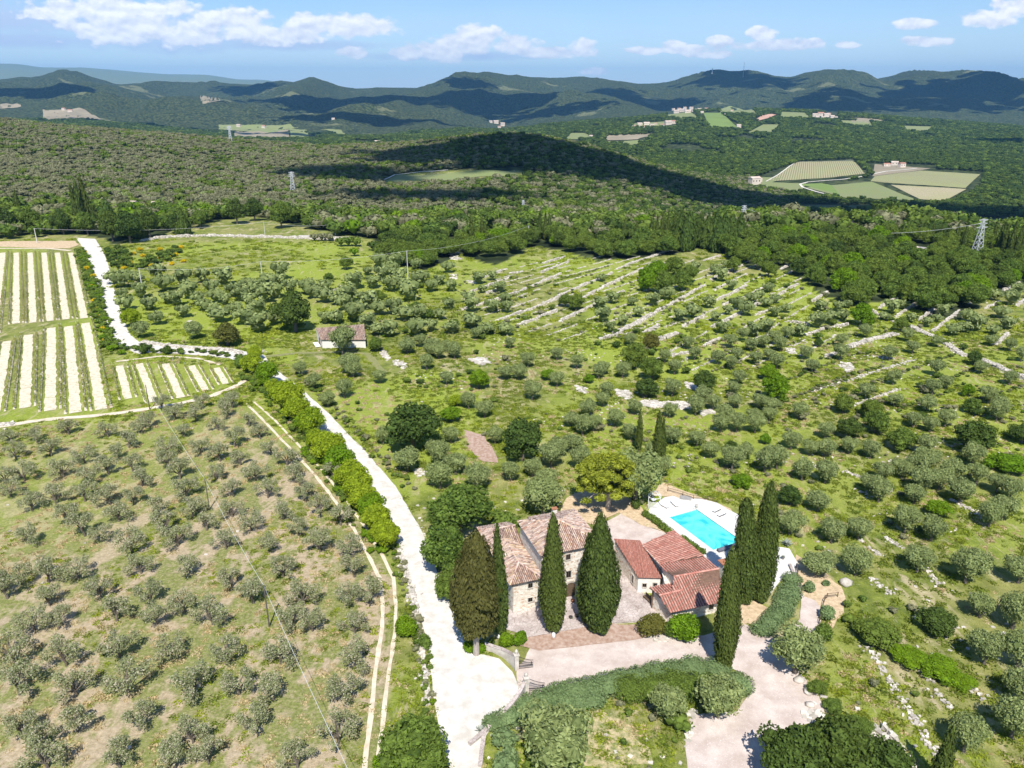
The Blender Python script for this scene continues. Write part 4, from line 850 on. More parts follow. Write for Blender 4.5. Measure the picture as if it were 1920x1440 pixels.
SRC = {'green': lowsrc('green', 640, 462, 6, 'small green tree at the top edge of the meadow'), 'dark': lowsrc('dark', 700, 470, 6, 'small dark tree where meadow meets olives'),
       'grey': lowsrc('grey', 590, 452, 5, 'small grey-green tree at the back of the meadow'), 'bright': lowsrc('bright', 665, 480, 5, 'small light green tree at the meadow corner'), 'olive': lowsrc('olive', 742, 488, 5, 'small olive at the foot of the wood')}
def szs(n, w, var=.25, hz=(.8, 1.1), r=rng):
    s = w * r.uniform(1 - var, 1 + var, n); return np.stack([s, s, s * r.uniform(*hz, n)], -1)
n = len(PX_)
scatter('woodland_behind_the_first_trees', SRC['green'] * 3 + SRC['dark'] + SRC['bright'] + SRC['grey'], np.stack([PX_, PY_, PZ_ - .3], -1), szs(n, 10.5, .22), rng.uniform(0, 6.3, n), 'green woodland massed behind the first line of trees')
# far olives
if far:
    p3 = [t[0][:] for t in far]; scatter('far_olive_grove', SRC['olive'], np.array(p3), (szs(len(p3), 5.6) * np.where((np.array(p3)[:, 0] < -30)[:, None], 1.3, 1.0)), rng.uniform(0, 6.3, len(p3)), 'distant olives high on the terraced slope')
# -- grey-green macchia on the left hill, greener on the right one
def wood(y0, y1, step, seed, cond, srcs, w_, name, label, vis=True, thin=1.0, top=5):
    X, Y = jitter_grid(y0, y1, step, seed); Z = terr(X, Y); a, b = proj(X, Y, Z)
    k = in_view(X, Y, Z, 70) & ~openland(a, b, OPEN + FIELDS) & cond(a, b, X, Y)
    if thin < 1: k &= np.random.default_rng(seed).random(len(X)) < thin
    X, Y, Z = X[k], Y[k], Z[k]
    if vis: v = visible(X, Y, Z, top); X, Y, Z = X[v], Y[v], Z[v]
    n = len(X); r = np.random.default_rng(seed)
    scatter(name, srcs, np.stack([X, Y, Z - .25 * w_ * .1], -1), szs(n, w_, .35, (.6, 1.0), r), r.uniform(0, 6.3, n), label, seed)
    return n
greyside = lambda a, b, X, Y: (a + 60 * (fbm(X / 60, Y / 60, 2, 8) - .5) * 2 < 850 + (b - 300) * 0.9) & (Y > 440)
n1 = wood(500, 1290, 5.4, 43, lambda a, b, X, Y: greyside(a, b, X, Y) & (fbm(X / 30, Y / 30, 2, 14) < .62), SRC['grey'] * 6 + SRC['olive'] + SRC['green'], 5.6, 'scrub_wood_on_the_left_hill', 'grey-green scrub wood covering the left hill')
n2 = wood(500, 1290, 6.2, 44, lambda a, b, X, Y: greyside(a, b, X, Y) & (fbm(X / 30, Y / 30, 2, 14) >= .62), SRC['green'] * 2 + SRC['grey'], 6.0, 'greener_patches_on_the_left_hill', 'greener tree clumps within the scrub of the left hill')
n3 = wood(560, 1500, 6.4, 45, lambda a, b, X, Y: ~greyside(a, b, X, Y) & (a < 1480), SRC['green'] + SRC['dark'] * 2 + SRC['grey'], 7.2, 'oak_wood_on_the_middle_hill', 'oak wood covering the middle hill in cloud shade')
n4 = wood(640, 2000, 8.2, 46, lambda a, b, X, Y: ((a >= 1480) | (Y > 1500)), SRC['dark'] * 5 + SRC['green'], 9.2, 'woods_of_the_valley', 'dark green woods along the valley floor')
n5 = wood(2000, 3700, 11.5, 47, lambda a, b, X, Y: fbm(X / 160, Y / 160, 3, 31) > .30, SRC['dark'] * 5 + SRC['green'], 13.0, 'woods_beyond_the_valley', 'green woods on the rising ground beyond the valley', top=9)
print('woods', n, n1, n2, n3, n4, n5)
# scrubby plants on the near slopes, tufts along road edges
def verge(name, line, wid, dens, srcs, size, label, seed):
    r = np.random.default_rng(seed); pts = resample([P(*p) for p in line], 1.0); o = []
    for p in pts:
        for _ in range(dens):
            x = p.x + r.uniform(-wid, wid); y = p.y + r.uniform(-wid, wid); o.append((x, y, float(terr(x, y)) - .05))
    o = np.array(o); n = len(o); return scatter(name, srcs, o, szs(n, size, .5, (.5, .95), r), r.uniform(0, 6.3, n), label, seed)
verge('weeds_left_of_the_road', [(740, 1030), (757, 1090), (775, 1160), (793, 1230), (800, 1300), (800, 1330)], .9, 2, SRC['green'] + SRC['bright'] + SRC['grey'], .9, 'weeds and low plants on the wall left of the road', 61)
verge('weeds_right_of_the_road', [(300, 640), (440, 648)], .6, 1, SRC['green'], .8, 'weeds along the gravel lane wall', 62)
verge('broom_by_the_vineyard', [(150, 470), (172, 530), (190, 600), (205, 650), (225, 662)], 2.2, 2, SRC['green'] + SRC['bright'], 1.9, 'green broom bushes between vineyard and white road', 63)
verge('hedge_behind_the_small_plot', [(225, 652), (300, 660), (380, 662), (440, 670)], 1.3, 1, SRC['green'] + SRC['dark'], 1.7, 'scrappy green hedge behind the small vine plot', 64)
verge('scrub_under_the_yellow_trees', [(465, 705), (560, 800), (660, 945), (720, 1035)], 2.0, 2, SRC['green'] + SRC['bright'], 1.6, 'green undergrowth beneath the yellow road trees', 65)
verge('scrub_right_of_the_upper_road', [(215, 470), (232, 500), (260, 500), (300, 490), (330, 470)], 4.5, 2, SRC['green'] + SRC['dark'], 2.6, 'green scrub right of the upper white road', 66)
verge('scrub_above_the_road', [(560, 700), (640, 780), (720, 870), (770, 920)], 1.4, 1, SRC['green'] + SRC['grey'], 1.1, 'weeds above the right road bank', 67)
# yellow broom in flower
bf = MB(); FL = crown_mesh('broom_bush', [(0, 0, .5, .55, .55, .45), (.35, .2, .45, .4, .4, .35), (-.3, .1, .5, .4, .4, .4)], 260, .12, M['broom_flower'], 5, .7, .8, .7)
bp = [(157, 476), (163, 505), (172, 540), (178, 566), (186, 596), (193, 618), (196, 640), (250, 478), (268, 482), (245, 495), (292, 487), (322, 497), (336, 508), (300, 470), (330, 480), (340, 466), (285, 500), (232, 505), (315, 484), (262, 470), (176, 520), (182, 582), (345, 492), (276, 494)]
for i, (a, b) in enumerate(bp):
    o = obj('broom_bush', FL, cat='bush', group='yellow flowering broom'); o.location = P(a, b); s = world_w(12 if b < 515 else 13, o.location) / 1.5; o.scale = (s, s, s * .8); o.rotation_euler = (0, 0, i)
    o['label'] = 'yellow flowering broom bush ' + ('between the vineyard and the white road' if a < 200 else 'on the rough meadow right of the white road')
# ------------------------------------------------------------------ roads, tracks, vineyards, walls
ribbon('gravel_road', M['gravel_white'], [(142,446),(158,468),(170,500),(182,545),(196,590),(208,628),(226,652),(262,664)], [(178,448),(192,468),(204,500),(213,540),(228,590),(244,628),(262,642),(300,650)], .10, jit=.3, kind='structure', label='white gravel road climbing between vineyard and olives')
ribbon('gravel_lane', M['gravel_white'], [(250,662),(340,664),(430,672),(470,690)], [(262,641),(345,648),(440,655),(500,668)], .12, jit=.25, kind='structure', label='gravel lane along the dry stone wall')
ribbon('main_gravel_road', M['gravel_white'], [(455,668),(480,692),(520,728),(575,785),(640,862),(690,930),(740,1010),(762,1060),(776,1110),(792,1170),(806,1230),(812,1300),(822,1360),(838,1440),(850,1520)], [(492,664),(512,690),(556,722),(618,778),(690,852),(742,912),(785,985),(808,1040),(828,1095),(852,1155),(874,1215),(888,1262),(896,1330),(902,1440),(905,1520)], .14, across=6, jit=.3, kind='structure', label='white gravel road running down past the house')
M['drive'] = simple('drive', (0.66, 0.57, 0.50), 0.95, 0.06, 0.9, col2=(0.80, 0.72, 0.65), bump=.4, bd=.03)
m_, t_, b_ = new_mat('drive_gravel', .95, .1); q = NT(t_); v = q.pos()
c = q.mix(q.step(q.noise(.35, 5, v, .65), .35, .65), (0.48, 0.39, 0.34), (0.64, 0.56, 0.50)); c = q.mix(q.step(q.noise(9, 3, v, .7), .60, .66), c, (0.40, 0.31, 0.25)); c = q.mix(q.step(q.noise(6, 3, v, .7), .62, .68), c, (0.76, 0.71, 0.66))
q.l(c, b_.inputs['Base Color']); q.bump(q.noise(12, 3, v, .7), .4, .02, b_); M['drive_gravel'] = m_
m_, t_, b_ = new_mat('paving', .9, .15); q = NT(t_); v = q.map(q.pos(), (1, 1, 1), R(-19))
vo = q.vor(1.6, v, 'DISTANCE_TO_EDGE'); c = q.mix(q.step(q.noise(.5, 5, v, .65), .35, .65), (0.36, 0.30, 0.27), (0.58, 0.51, 0.47)); c = q.mix(q.step(q.noise(3, 4, v, .7), .55, .7), c, (0.66, 0.60, 0.56)); c = q.mix(q.step(vo, .0, .05), (0.25, 0.20, 0.17), c)
q.l(c, b_.inputs['Base Color']); M['paving'] = m_
M['bare_earth'] = simple('bare_earth', (0.50, 0.38, 0.31), .95, .2, 1.6, col2=(0.32, 0.20, 0.14), bump=.3)
m_, t_, b_ = new_mat('straw_bank', .95, .1); q = NT(t_); v = q.pos(); c = q.mix(q.step(q.noise(1.3, 6, v, .75), .35, .65), (0.42, 0.31, 0.19), (0.68, 0.53, 0.35)); c = q.mix(q.step(q.noise(.8, 6, v, .75), .58, .68), c, (0.22, 0.25, 0.07)); q.l(c, b_.inputs['Base Color']); q.bump(q.noise(4, 4, v, .7), .5, .05, b_); M['straw_bank'] = m_
m_, t_, b_ = new_mat('deck', .8, .2); q = NT(t_); v = q.map(q.pos(), (1, 1, 1), R(26.5)); bk = q.n('ShaderNodeTexBrick'); bk.offset = .5; q.l(v, bk.inputs['Vector']); bk.inputs['Scale'].default_value = 1.0; bk.inputs['Brick Width'].default_value = .8; bk.inputs['Row Height'].default_value = .8; bk.inputs['Mortar Size'].default_value = .03; bk.inputs['Color1'].default_value = (.74, .72, .68, 1); bk.inputs['Color2'].default_value = (.68, .66, .62, 1); bk.inputs['Mortar'].default_value = (.50, .48, .44, 1); q.l(q.mix(q.step(q.noise(.9, 5, v, .7), .5, .7), bk.outputs['Color'], (.60, .57, .52)), b_.inputs['Base Color']); M['deck'] = m_
M['dry_lawn'] = simple('dry_lawn', (0.56, 0.45, 0.27), .95, .2, 1.4, col2=(0.15, 0.19, 0.05), bump=.3)
patch('gate_apron', M['gravel_white'], [(868,1205),(890,1232),(905,1228),(935,1236),(962,1262),(972,1290),(966,1318),(930,1350),(905,1392),(900,1440),(880,1440),(872,1330),(858,1240)], .17, .1, kind='structure', label='white gravel apron before the gates')
patch('gravel_courtyard', M['drive_gravel'], [(968,1252),(985,1238),(1000,1205),(1080,1188),(1195,1172),(1250,1188),(1320,1192),(1395,1170),(1440,1192),(1462,1205),(1500,1262),(1532,1300),(1548,1345),(1500,1360),(1475,1400),(1440,1470),(1290,1470),(1284,1378),(1305,1338),(1380,1335),(1408,1300),(1390,1262),(1340,1240),(1245,1243),(1155,1262),(1080,1290),(1005,1312),(978,1312)], .10, .25, kind='structure', label='pinkish gravel courtyard and turning place')
patch('garden_path', M['drive_gravel'], [(1462,1205),(1500,1160),(1502,1118),(1530,1128),(1545,1150),(1530,1190),(1500,1225),(1475,1222)], .13, .1, kind='structure', label='gravel garden path curving up to the pool')
patch('house_terrace', M['paving'], [(948,1145),(940,1178),(985,1192),(1060,1180),(1130,1166),(1200,1168),(1250,1180),(1262,1150),(1215,1120),(1200,1108),(1172,1060),(1160,1056),(1060,1120)], .14, .08, kind='structure', label='stone paved terrace in front of the house')
patch('bare_border', M['bare_earth'], [(945,1186),(985,1196),(1060,1184),(1130,1170),(1195,1172),(1245,1188),(1190,1200),(1100,1212),(1010,1222),(975,1212)], .17, .3, kind='structure', label='reddish bare soil border below the terrace')
patch('yard_behind', M['drive_gravel'], [(1120,990),(1165,962),(1200,985),(1262,1002),(1300,1040),(1240,1060),(1160,1060),(1120,1040)], .10, .2, kind='structure', label='gravel yard between house and annexe')
patch('straw_slope', M['straw_bank'], [(1060,935),(1130,905),(1190,940),(1218,968),(1250,1000),(1200,985),(1160,962),(1110,985),(1050,965)], .12, .3, kind='structure', label='dry straw coloured ground under the pine')
patch('straw_edge', M['straw_bank'], [(1240,905),(1262,912),(1320,935),(1372,955),(1380,985),(1330,950),(1250,932),(1222,930)], .09, .3, kind='structure', label='dry straw strip above the pool deck')
patch('pool_steps_ground', M['straw_bank'], [(1395,1120),(1440,1140),(1440,1180),(1400,1170),(1365,1190),(1350,1150)], .16, .2, kind='structure', label='dry ground around the tall cypresses')
patch('straw_corner', M['straw_bank'], [(1490,1040),(1530,1060),(1575,1100),(1590,1130),(1560,1180),(1545,1150),(1530,1128),(1500,1118),(1495,1080)], .085, .4, kind='structure', label='dry bank outside the garden fence')
patch('bare_patch', M['dry_lawn'], [(1085,1345),(1130,1330),(1165,1345),(1210,1400),(1225,1440),(1090,1440),(1110,1390)], .08, .9, kind='structure', label='dry bare patch on the lawn below the rosemary')
# two-rut track and field paths
M['pale_soil'] = simple('pale_soil', (0.74, 0.66, 0.52), .95, .12, .8, col2=(0.56, 0.47, 0.34), bump=.3)
def line_ribbon(name, mat, pts, wd, off=.08, jit=.2, **k):
    W_ = [P(*p) for p in pts]; Lf, Rt = [], []
    for i, p in enumerate(W_):
        d = (W_[min(i + 1, len(W_) - 1)] - W_[max(i - 1, 0)]); d.z = 0; d.normalize(); n_ = Vector((-d.y, d.x, 0)) * wd / 2; Lf.append(p + n_); Rt.append(p - n_)
    return ribbon(name, mat, Lf, Rt, off, 1.0, 2, jit, px=False, **k)
line_ribbon('left_rut', M['pale_soil'], [(462,757),(500,795),(545,842),(590,890),(632,945),(668,1000),(692,1045),(712,1085),(718,1130),(716,1180),(708,1235),(700,1290),(696,1345),(688,1400),(680,1470)], .62, jit=.16, kind='structure', label='left wheel rut of the grassy farm track')
line_ribbon('right_rut', M['pale_soil'], [(474,752),(515,788),(560,835),(606,884),(650,940),(688,995),(716,1040),(738,1085),(742,1130),(741,1180),(734,1235),(724,1290),(720,1345),(712,1400),(700,1470)], .55, jit=.16, kind='structure', label='right wheel rut of the grassy farm track')
line_ribbon('field_path', M['pale_soil'], [(-60,802),(0,800),(60,790),(100,786),(200,778),(270,768),(340,756),(400,742),(440,725),(462,712)], 1.9, jit=.4, kind='structure', label='pale earth path below the vine plots')
line_ribbon('vineyard_headland', M['pale_soil'], [(-60,466),(0,466),(90,466),(132,470)], 2.2, jit=.3, kind='structure', label='pale earth strip at the top of the vineyard')
line_ribbon('plot_headland', M['pale_soil'], [(218,678),(300,668),(370,672),(412,684)], 1.2, jit=.3, kind='structure', label='stony edge above the small vine plot')
patch('bare_bank', M['straw_bank'], [(-40,463),(-40,454),(60,452),(140,452),(148,459),(130,466),(40,464)], .08, .6, kind='structure', label='dry bank above the vineyard')
M['worn_grass'] = simple('worn_grass', (0.30, 0.28, 0.13), .95, .2, 1.5, col2=(0.17, 0.20, 0.06), bump=.3)
line_ribbon('house_track', M['worn_grass'], [(500,668),(560,662),(640,660),(690,664),(720,700)], 2.2, jit=.5, kind='structure', label='faint grass track to the stone shed')
patch('bare_track', M['bare_earth'], [(868,806),(905,815),(930,850),(935,868),(905,866),(880,840)], .08, .4, kind='structure', label='bare reddish track in the olive slope')
# wood drive and far road
ribbon('upper_lane', M['stone_white'], [(560,446),(640,449),(655,449)], [(560,441),(640,444),(655,444)], .1, kind='structure', label='pale lane above the meadow')
ribbon('asphalt_road', M['concrete'], [(1655,462),(1720,470),(1800,480),(1920,494),(2000,502)], [(1655,456),(1720,463),(1800,472),(1920,485),(2000,493)], .3, jit=.1, kind='structure', label='grey road behind the right woodland edge')
# --- vineyards
VP = tree_proto  # noqa
def vine_mesh():
    return crown_mesh('vine_leaves', [(0, 0, .75, .35, .22, .3), (.3, 0, .85, .3, .2, .25), (-.3, 0, .8, .3, .2, .28)], 60, .13, M['bright_leaf'], 8, .8, .6, .7)
vleaf = np.array([v.co[:] for v in vine_mesh().vertices])
M['vine_leaf'] = leaf_mat('vine_leaf', (0.10, 0.13, 0.03), (0.42, 0.44, 0.14), .3)
m_, t_, b_ = new_mat('soil_strip', .95, .1); q = NT(t_); v = q.pos(); c = q.mix(q.step(q.noise(1.1, 6, v, .7), .35, .65), (0.54, 0.46, 0.33), (0.76, 0.69, 0.54)); c = q.mix(q.step(q.noise(.9, 6, v, .75), .56, .66), c, (0.24, 0.28, 0.07)); c = q.mix(q.step(q.noise(4, 4, v, .75), .6, .7), c, (0.84, 0.78, 0.66)); q.l(c, b_.inputs['Base Color']); q.bump(q.noise(3, 4, v, .7), .5, .06, b_); M['soil_strip'] = m_
def vine_row(a, b, label, group, seed):
    A, Bv = P(*a), P(*b); r = np.random.default_rng(seed); Ln = (Bv - A).length; n = int(Ln / 1.0); d = (Bv - A) / Ln
    e = empty('vine_row', A, 0, label=label, cat='vine row', group=group); c = np.arange(n) * 1.0 + .5
    x = A.x + d.x * c; y = A.y + d.y * c; ok = r.random(n) < .9; x, y = x[ok], y[ok]; z = terr(x, y); cl = [(p - A.x, q_2 - A.y, s - A.z + .75 + r.uniform(-.1, .12), r.uniform(.22, .42), r.uniform(.16, .26), r.uniform(.22, .36)) for p, q_2, s in zip(x, y, z)]
    obj('foliage', crown_mesh('vine_foliage', cl, len(cl) * 34, .12, M['vine_leaf'], seed, .9, .6, .7), e)
    mb = MB()
    for t in np.arange(0, Ln, 5.5): p = A + d * t; mb.tube([(p.x - A.x, p.y - A.y, float(terr(p.x, p.y)) - A.z - .1), (p.x - A.x, p.y - A.y, float(terr(p.x, p.y)) - A.z + 1.5)], .045, 4)
    mb.build('stakes', M['pole_concrete'], e)['kind'] = 'stuff'
top = [(-70,474),(-45,474),(-20,474),(6,474),(32,474),(58,474),(84,474),(111,474),(136,474)]; mid = [(-150,628),(-112,624),(-74,620),(-36,616),(2,614),(33,612),(64,608),(95,604),(127,600)]
# white strips: upper parcel then lower parcel
up = [((-58,474),(-92,640),24), ((-20,474),(-44,634),24), ((6,474),(-14,626),22), ((31,474),(14+16,607),20), ((57,474),(62,605),20), ((83,474),(94,602),20), ((108,474),(124,599),20), ((133,474),(158,597),20)]
lo = [((-20,640),(-90,790),30), ((54,628),(46,765),32), ((97,615),(94,770),32), ((129,612),(142,774),32), ((161,606),(190,768),32), ((14,640),(-10,775),30)]
NUMW = ['first', 'second', 'third', 'fourth', 'fifth', 'sixth', 'seventh', 'eighth', 'ninth', 'tenth', 'eleventh', 'twelfth', 'thirteenth', 'fourteenth', 'fifteenth', 'sixteenth']
def soil(a, b, wd_px_near, name, label):
    p, q2 = P(*a), P(*b); wd = world_w(wd_px_near, q2) * .62
    line_ribbon(name, M['soil_strip'], [a, ((a[0] + b[0]) / 2, (a[1] + b[1]) / 2) if False else b], wd, .1, .38, kind='structure', label=label)
    return wd
def strips(lst, pname, grp, sc_, sd):
    rows = []
    for i, (a, b, wd) in enumerate(sorted(lst, key=lambda t: -t[0][0])):
        if i == 1 and pname == 'upper' and False: continue
        W = soil(a, b, wd, 'soil_strip', f'pale tilled soil strip, {NUMW[i]} from the right in the {pname} vineyard')
        pa, pb = P(*a), P(*b); d = (pb - pa); d.z = 0; d.normalize(); n_ = Vector((-d.y, d.x, 0))
        for s_ in (1, -1):
            for o_ in (0, 0):
                pass
            off = n_ * s_ * (W * .5 + .95); xa, ya = proj(pa.x + off.x, pa.y + off.y, pa.z); xb, yb = proj(pb.x + off.x, pb.y + off.y, pb.z); rows.append((float(xa), float(ya), float(xb), float(yb)))
    rows.sort(key=lambda t: -t[0])
    for i, (xa, ya, xb, yb) in enumerate(rows): line_ribbon('tilled_strip', M['soil_strip'], [(xa, ya), (xb, yb)], .55, .1, .1, kind='structure', label=f'thin tilled strip under the vines, {NUMW[i]} from the right in the {pname} vineyard')
    for i, (xa, ya, xb, yb) in enumerate(rows): vine_row((xa, ya), (xb, yb), f'row of young vines, {NUMW[i]} from the right in the {pname} vineyard', grp, sd + i)
strips(up, 'upper', 'vine rows of the upper vineyard', 1, 500)
strips(lo, 'lower', 'vine rows of the lower vineyard', 1, 540)
sm = [((225,686),(240,748),24), ((262,682),(289,754),24), ((311,682),(339,746),24), ((360,686),(386,733),22), ((407,690),(424,720),20)]
strips(sm, 'small', 'vine rows of the small plot', 1, 580)
# --- dry stone walls
stone_v, stone_f = ICO1
cube_v = np.array([(x, y, z) for z in (-1, 1) for y in (-1, 1) for x in (-1, 1)], float); cube_q = np.array([(0, 2, 3, 1), (4, 5, 7, 6), (0, 1, 5, 4), (2, 6, 7, 3), (0, 4, 6, 2), (1, 3, 7, 5)])
def stones(P3, size, r, zs=.8):
    n = len(P3); s = size * r.uniform(.6, 1.35, (n, 1, 3)); s[..., 2] *= zs; v = cube_v[None] * (1 + .25 * r.uniform(-1, 1, (n, 8, 3))) * s; th = r.uniform(0, 3.14, n); c_, s_ = np.cos(th)[:, None], np.sin(th)[:, None]
    x = v[..., 0] * c_ - v[..., 1] * s_; y = v[..., 0] * s_ + v[..., 1] * c_; v = np.stack([x, y, v[..., 2]], -1) + P3[:, None]
    q = (cube_q[None] + (np.arange(n) * 8)[:, None, None]).reshape(-1, 4); return v.reshape(-1, 3), q
m_, t_, b_ = new_mat('dry_stone', .95, .1); q = NT(t_); g_ = q.n('ShaderNodeNewGeometry')
c = q.mix(g_.outputs['Random Per Island'], (0.34, 0.31, 0.26), (0.74, 0.69, 0.61)); c = q.mix(q.step(q.noise(1.2, 5, g_.outputs['Position'], .7), .5, .7), c, (0.46, 0.41, 0.33)); q.l(c, b_.inputs['Base Color']); M['dry_stone'] = m_
def dry_wall(pts, h, wd, label, group=None, seed=0, size=.24, gaps=.06, px=True, name='dry_stone_wall'):
    r = np.random.default_rng(seed + 900); W_ = resample([P(*p) if px else Vector(p) for p in pts], .42); W_ = [p for p in W_]
    o = W_[0].copy(); L3 = []
    for i, p in enumerate(W_):
        if r.random() < gaps: continue
        d = (W_[min(i + 1, len(W_) - 1)] - W_[max(i - 1, 0)]); d.z = 0
        if d.length < 1e-4: continue
        d.normalize(); n_ = Vector((-d.y, d.x, 0)); z0 = float(terr(p.x, p.y)); hh = h * (.65 + .6 * float(vnoise(np.array(i * .13), np.array(seed * 1.7), 3)))
        for lz in range(max(1, int(hh / .32))):
            for t in ((-.5, .0, .5) if wd > .9 else (-.3, .3)):
                w_ = n_ * (t * wd + r.uniform(-.12, .12)); L3.append((p.x + w_.x - o.x + r.uniform(-.1, .1), p.y + w_.y - o.y + r.uniform(-.1, .1), z0 - o.z + .12 + lz * .30))
    for i in range(int(len(W_) * 1.2)):   # fallen stones around it
        p = W_[int(r.integers(len(W_)))]; L3.append((p.x - o.x + r.normal() * wd * .9, p.y - o.y + r.normal() * wd * .9, float(terr(p.x, p.y)) - o.z + .03))
    V3, q_3 = stones(np.array(L3), size, r); ob = obj(name, mesh_np(name, V3, q_3, mat=M['dry_stone']), label=label, cat='stone wall', group=group); ob.location = o
    return ob
c4 = lambda L_: CR(800, 360, 3.2, L_)
c5 = lambda L_: CR(1320, 360, 3.2, L_)
walls = [c4([(185,710),(330,675),(560,600),(800,495)]), c4([(420,775),(640,700),(850,600),(1030,525),(1110,490)]), c4([(550,800),(690,750),(780,715)]), c4([(800,780),(950,705),(1060,650),(1180,595)]), c4([(940,635),(1130,540),(1220,495),(1300,460)]),
 c4([(1140,465),(1330,395),(1470,345)]), c4([(700,430),(830,390)]), c4([(690,485),(850,420)]), c4([(270,600),(380,560),(500,515)]), c4([(340,515),(480,465)]), c4([(1130,855),(1220,810),(1360,735)]), c4([(1370,725),(1530,640),(1670,560)]), c4([(1040,885),(1120,865)]), c4([(1300,850),(1390,805)]),
 c4([(1370,895),(1440,875),(1500,850)]), c4([(1470,985),(1570,965)]), c4([(1540,810),(1670,745)]), c4([(1710,815),(1890,725)]), c4([(1700,530),(1890,440)]), c4([(1730,590),(1920,495)]), c4([(1740,650),(1920,565)]), c4([(1780,680),(1840,655)]), c4([(1675,410),(1760,385)]), c4([(360,610),(420,595)]), c4([(500,490),(580,480)]), c4([(1290,520-50),(1350,440)]),
 c5([(230,640),(410,550)]), c5([(430,630),(560,555)]), c5([(460,465),(560,415)]), c5([(270,700),(340,665)]), c5([(310,740),(410,705)]), c5([(650,660),(740,600)]), c5([(610,860),(720,825),(860,800)]), c5([(870,935),(990,890),(1160,855)]), c5([(300,895),(420,850)]), c5([(0,415),(90,385)]),
 c5([(1230,810),(1400,880),(1560,985)]), c5([(1640,1005),(1780,1060),(1930,1125)]), c5([(1000,710),(1100,770),(1180,800)]), c5([(1050,700),(1240,590)]), c5([(1150,750),(1310,650)]), c5([(1290,775),(1380,700)]), c5([(1370,840),(1530,715)]), c5([(1800,590),(1890,550)]), c5([(1590,670),(1650,645)]), c5([(1750,920),(1820,855)]), c5([(1690,700),(1770,665)]), c5([(1870,690),(1920,650)]),
 c5([(500,780),(630,800)]), c5([(0,925),(90,880)]), c5([(730,990),(850,950)]), c5([(640,1200),(900,1120),(1250,1010)]), c5([(880,1290),(1180,1180)]), c5([(960,985),(1140,1000)])]
cen = []
for w_ in walls:
    m = w_[len(w_) // 2]; cen.append(P(*m).xy[:])
wl = rank_labels('pale dry stone', 'terrace wall', cen)
for i, w_ in enumerate(walls):
    thick = 1.3 if i in (14, 10, 36, 37, 33) else .6
    low_ = i >= 51
    dry_wall(w_, .45 if low_ else .95, thick, wl[i], 'terrace walls of the olive slope', i, .19 if low_ else .22, .55 if low_ else .10)
# fainter courses between the big walls
segs = [(P(*w_[0]).xy, P(*w_[-1]).xy) for w_ in walls]; dm = Vector((0, 0))
for a_, b_ in segs[:34]:
    d_ = (b_ - a_).normalized(); dm += d_ if d_.x > 0 else -d_
dm.normalize(); pn_ = Vector((-dm.y, dm.x)); RG = [(880, 560), (960, 500), (1100, 478), (1200, 478), (1480, 490), (1530, 560), (1600, 620), (1560, 680), (1300, 700), (1100, 650), (930, 615)]
c0 = P(1200, 580).xy; rt = random.Random(12); SP = [a_.lerp(b_, t) for a_, b_ in segs for t in np.linspace(0, 1, 14)]; extra = []
for k_ in range(-30, 31):
    run = []
    for t in range(-60, 61):
        p_ = c0 + pn_ * (k_ * 6.6 + 1.2 * math.sin(t * .12 + k_)) + dm * t * 3.0
        if p_.y < 60: continue
        a_, b_ = proj(p_.x, p_.y, float(terr(p_.x, p_.y))); ok = inpoly(np.array([a_]), np.array([b_]), RG)[0] and min((p_ - s_).length for s_ in SP) > 2.6 and rt.random() > .10
        if ok: run.append((p_.x, p_.y, 0))
        if (not ok or len(run) > 14) and run:
            if len(run) >= 4: extra.append(run)
            run = []
el = rank_labels('thin low broken', 'stone course', [r_[len(r_) // 2][:2] for r_ in extra]) if extra else []
for i, r_ in enumerate(extra): dry_wall(r_, .35, .35, el[i], 'thin stone courses between the terrace walls', 200 + i, .15, .38, px=False)
print('courses', len(extra))
l6 = lambda L_: CR(1360, 720, 3.4286, L_); l7 = lambda L_: CR(1500, 1040, 3.6, L_)
low = [(l6([(760,565),(900,610),(1080,690)]), 'low stone line under the green meadow slope'), (l6([(1440,740),(1560,800),(1640,850)]), 'straight stone line right of the bright bush'), (l6([(830,680),(920,720)]), 'short stone line between olives on the right slope'), (l6([(1280,885),(1480,940)]), 'stone line below the bright bush'),
 (l6([(1030,990),(1140,1060)]), 'short stone ledge left of the large slope olive'), (l6([(870,1010),(990,1100)]), 'stone ledge below the grey slope olives'), (l6([(930,1250),(1070,1350)]), 'stone ledge near the boulder'), (l6([(1290,1190),(1370,1290)]), 'white rocks below the large slope olive'), (l6([(560,525),(660,560)]), 'pale rocks above the cypress pair'),
 (l7([(450,620),(560,780),(700,1000)]), 'upper part of the long stone terrace by the cypress tip'), (l7([(700,1000),(790,1130),(910,1350)]), 'lower part of the long stone terrace by the cypress tip'), (l7([(820,770),(900,900),(1010,1040)]), 'broken stone terrace under the bramble'), (l7([(1130,870),(1240,980)]), 'short stone terrace right of the bramble'), (l7([(1340,560),(1460,620)]), 'stone ledge between olives at the right edge')]
for i, (w_, lb) in enumerate(low): dry_wall(w_, .35, .7, lb, None, 70 + i, .17, .35)
dry_wall([(1640,1368),(1668,1400),(1690,1440),(1705,1480)], .8, 2.2, 'thick white rubble wall at the bottom right', None, 95, .3, .0)
dry_wall([(268,642),(300,648),(345,652),(390,655),(430,657),(452,664)], .8, 1.1, 'long white dry stone wall along the gravel lane', None, 96, .24, .0)
dry_wall([(290,447),(330,444),(400,442),(470,444),(560,447),(632,450)], 1.1, 1.6, 'long pale wall along the top of the meadow', None, 97, .34, .03)
dry_wall([(268,452),(290,448)], .9, 1.6, 'rubble heap beside the upper road wall', None, 98, .4, .0, name='rubble_heap')
dry_wall([(-20,798),(25,796)], .6, 1.4, 'grey rubble at the lower vineyard corner', None, 99, .25, .0, name='rubble_heap')
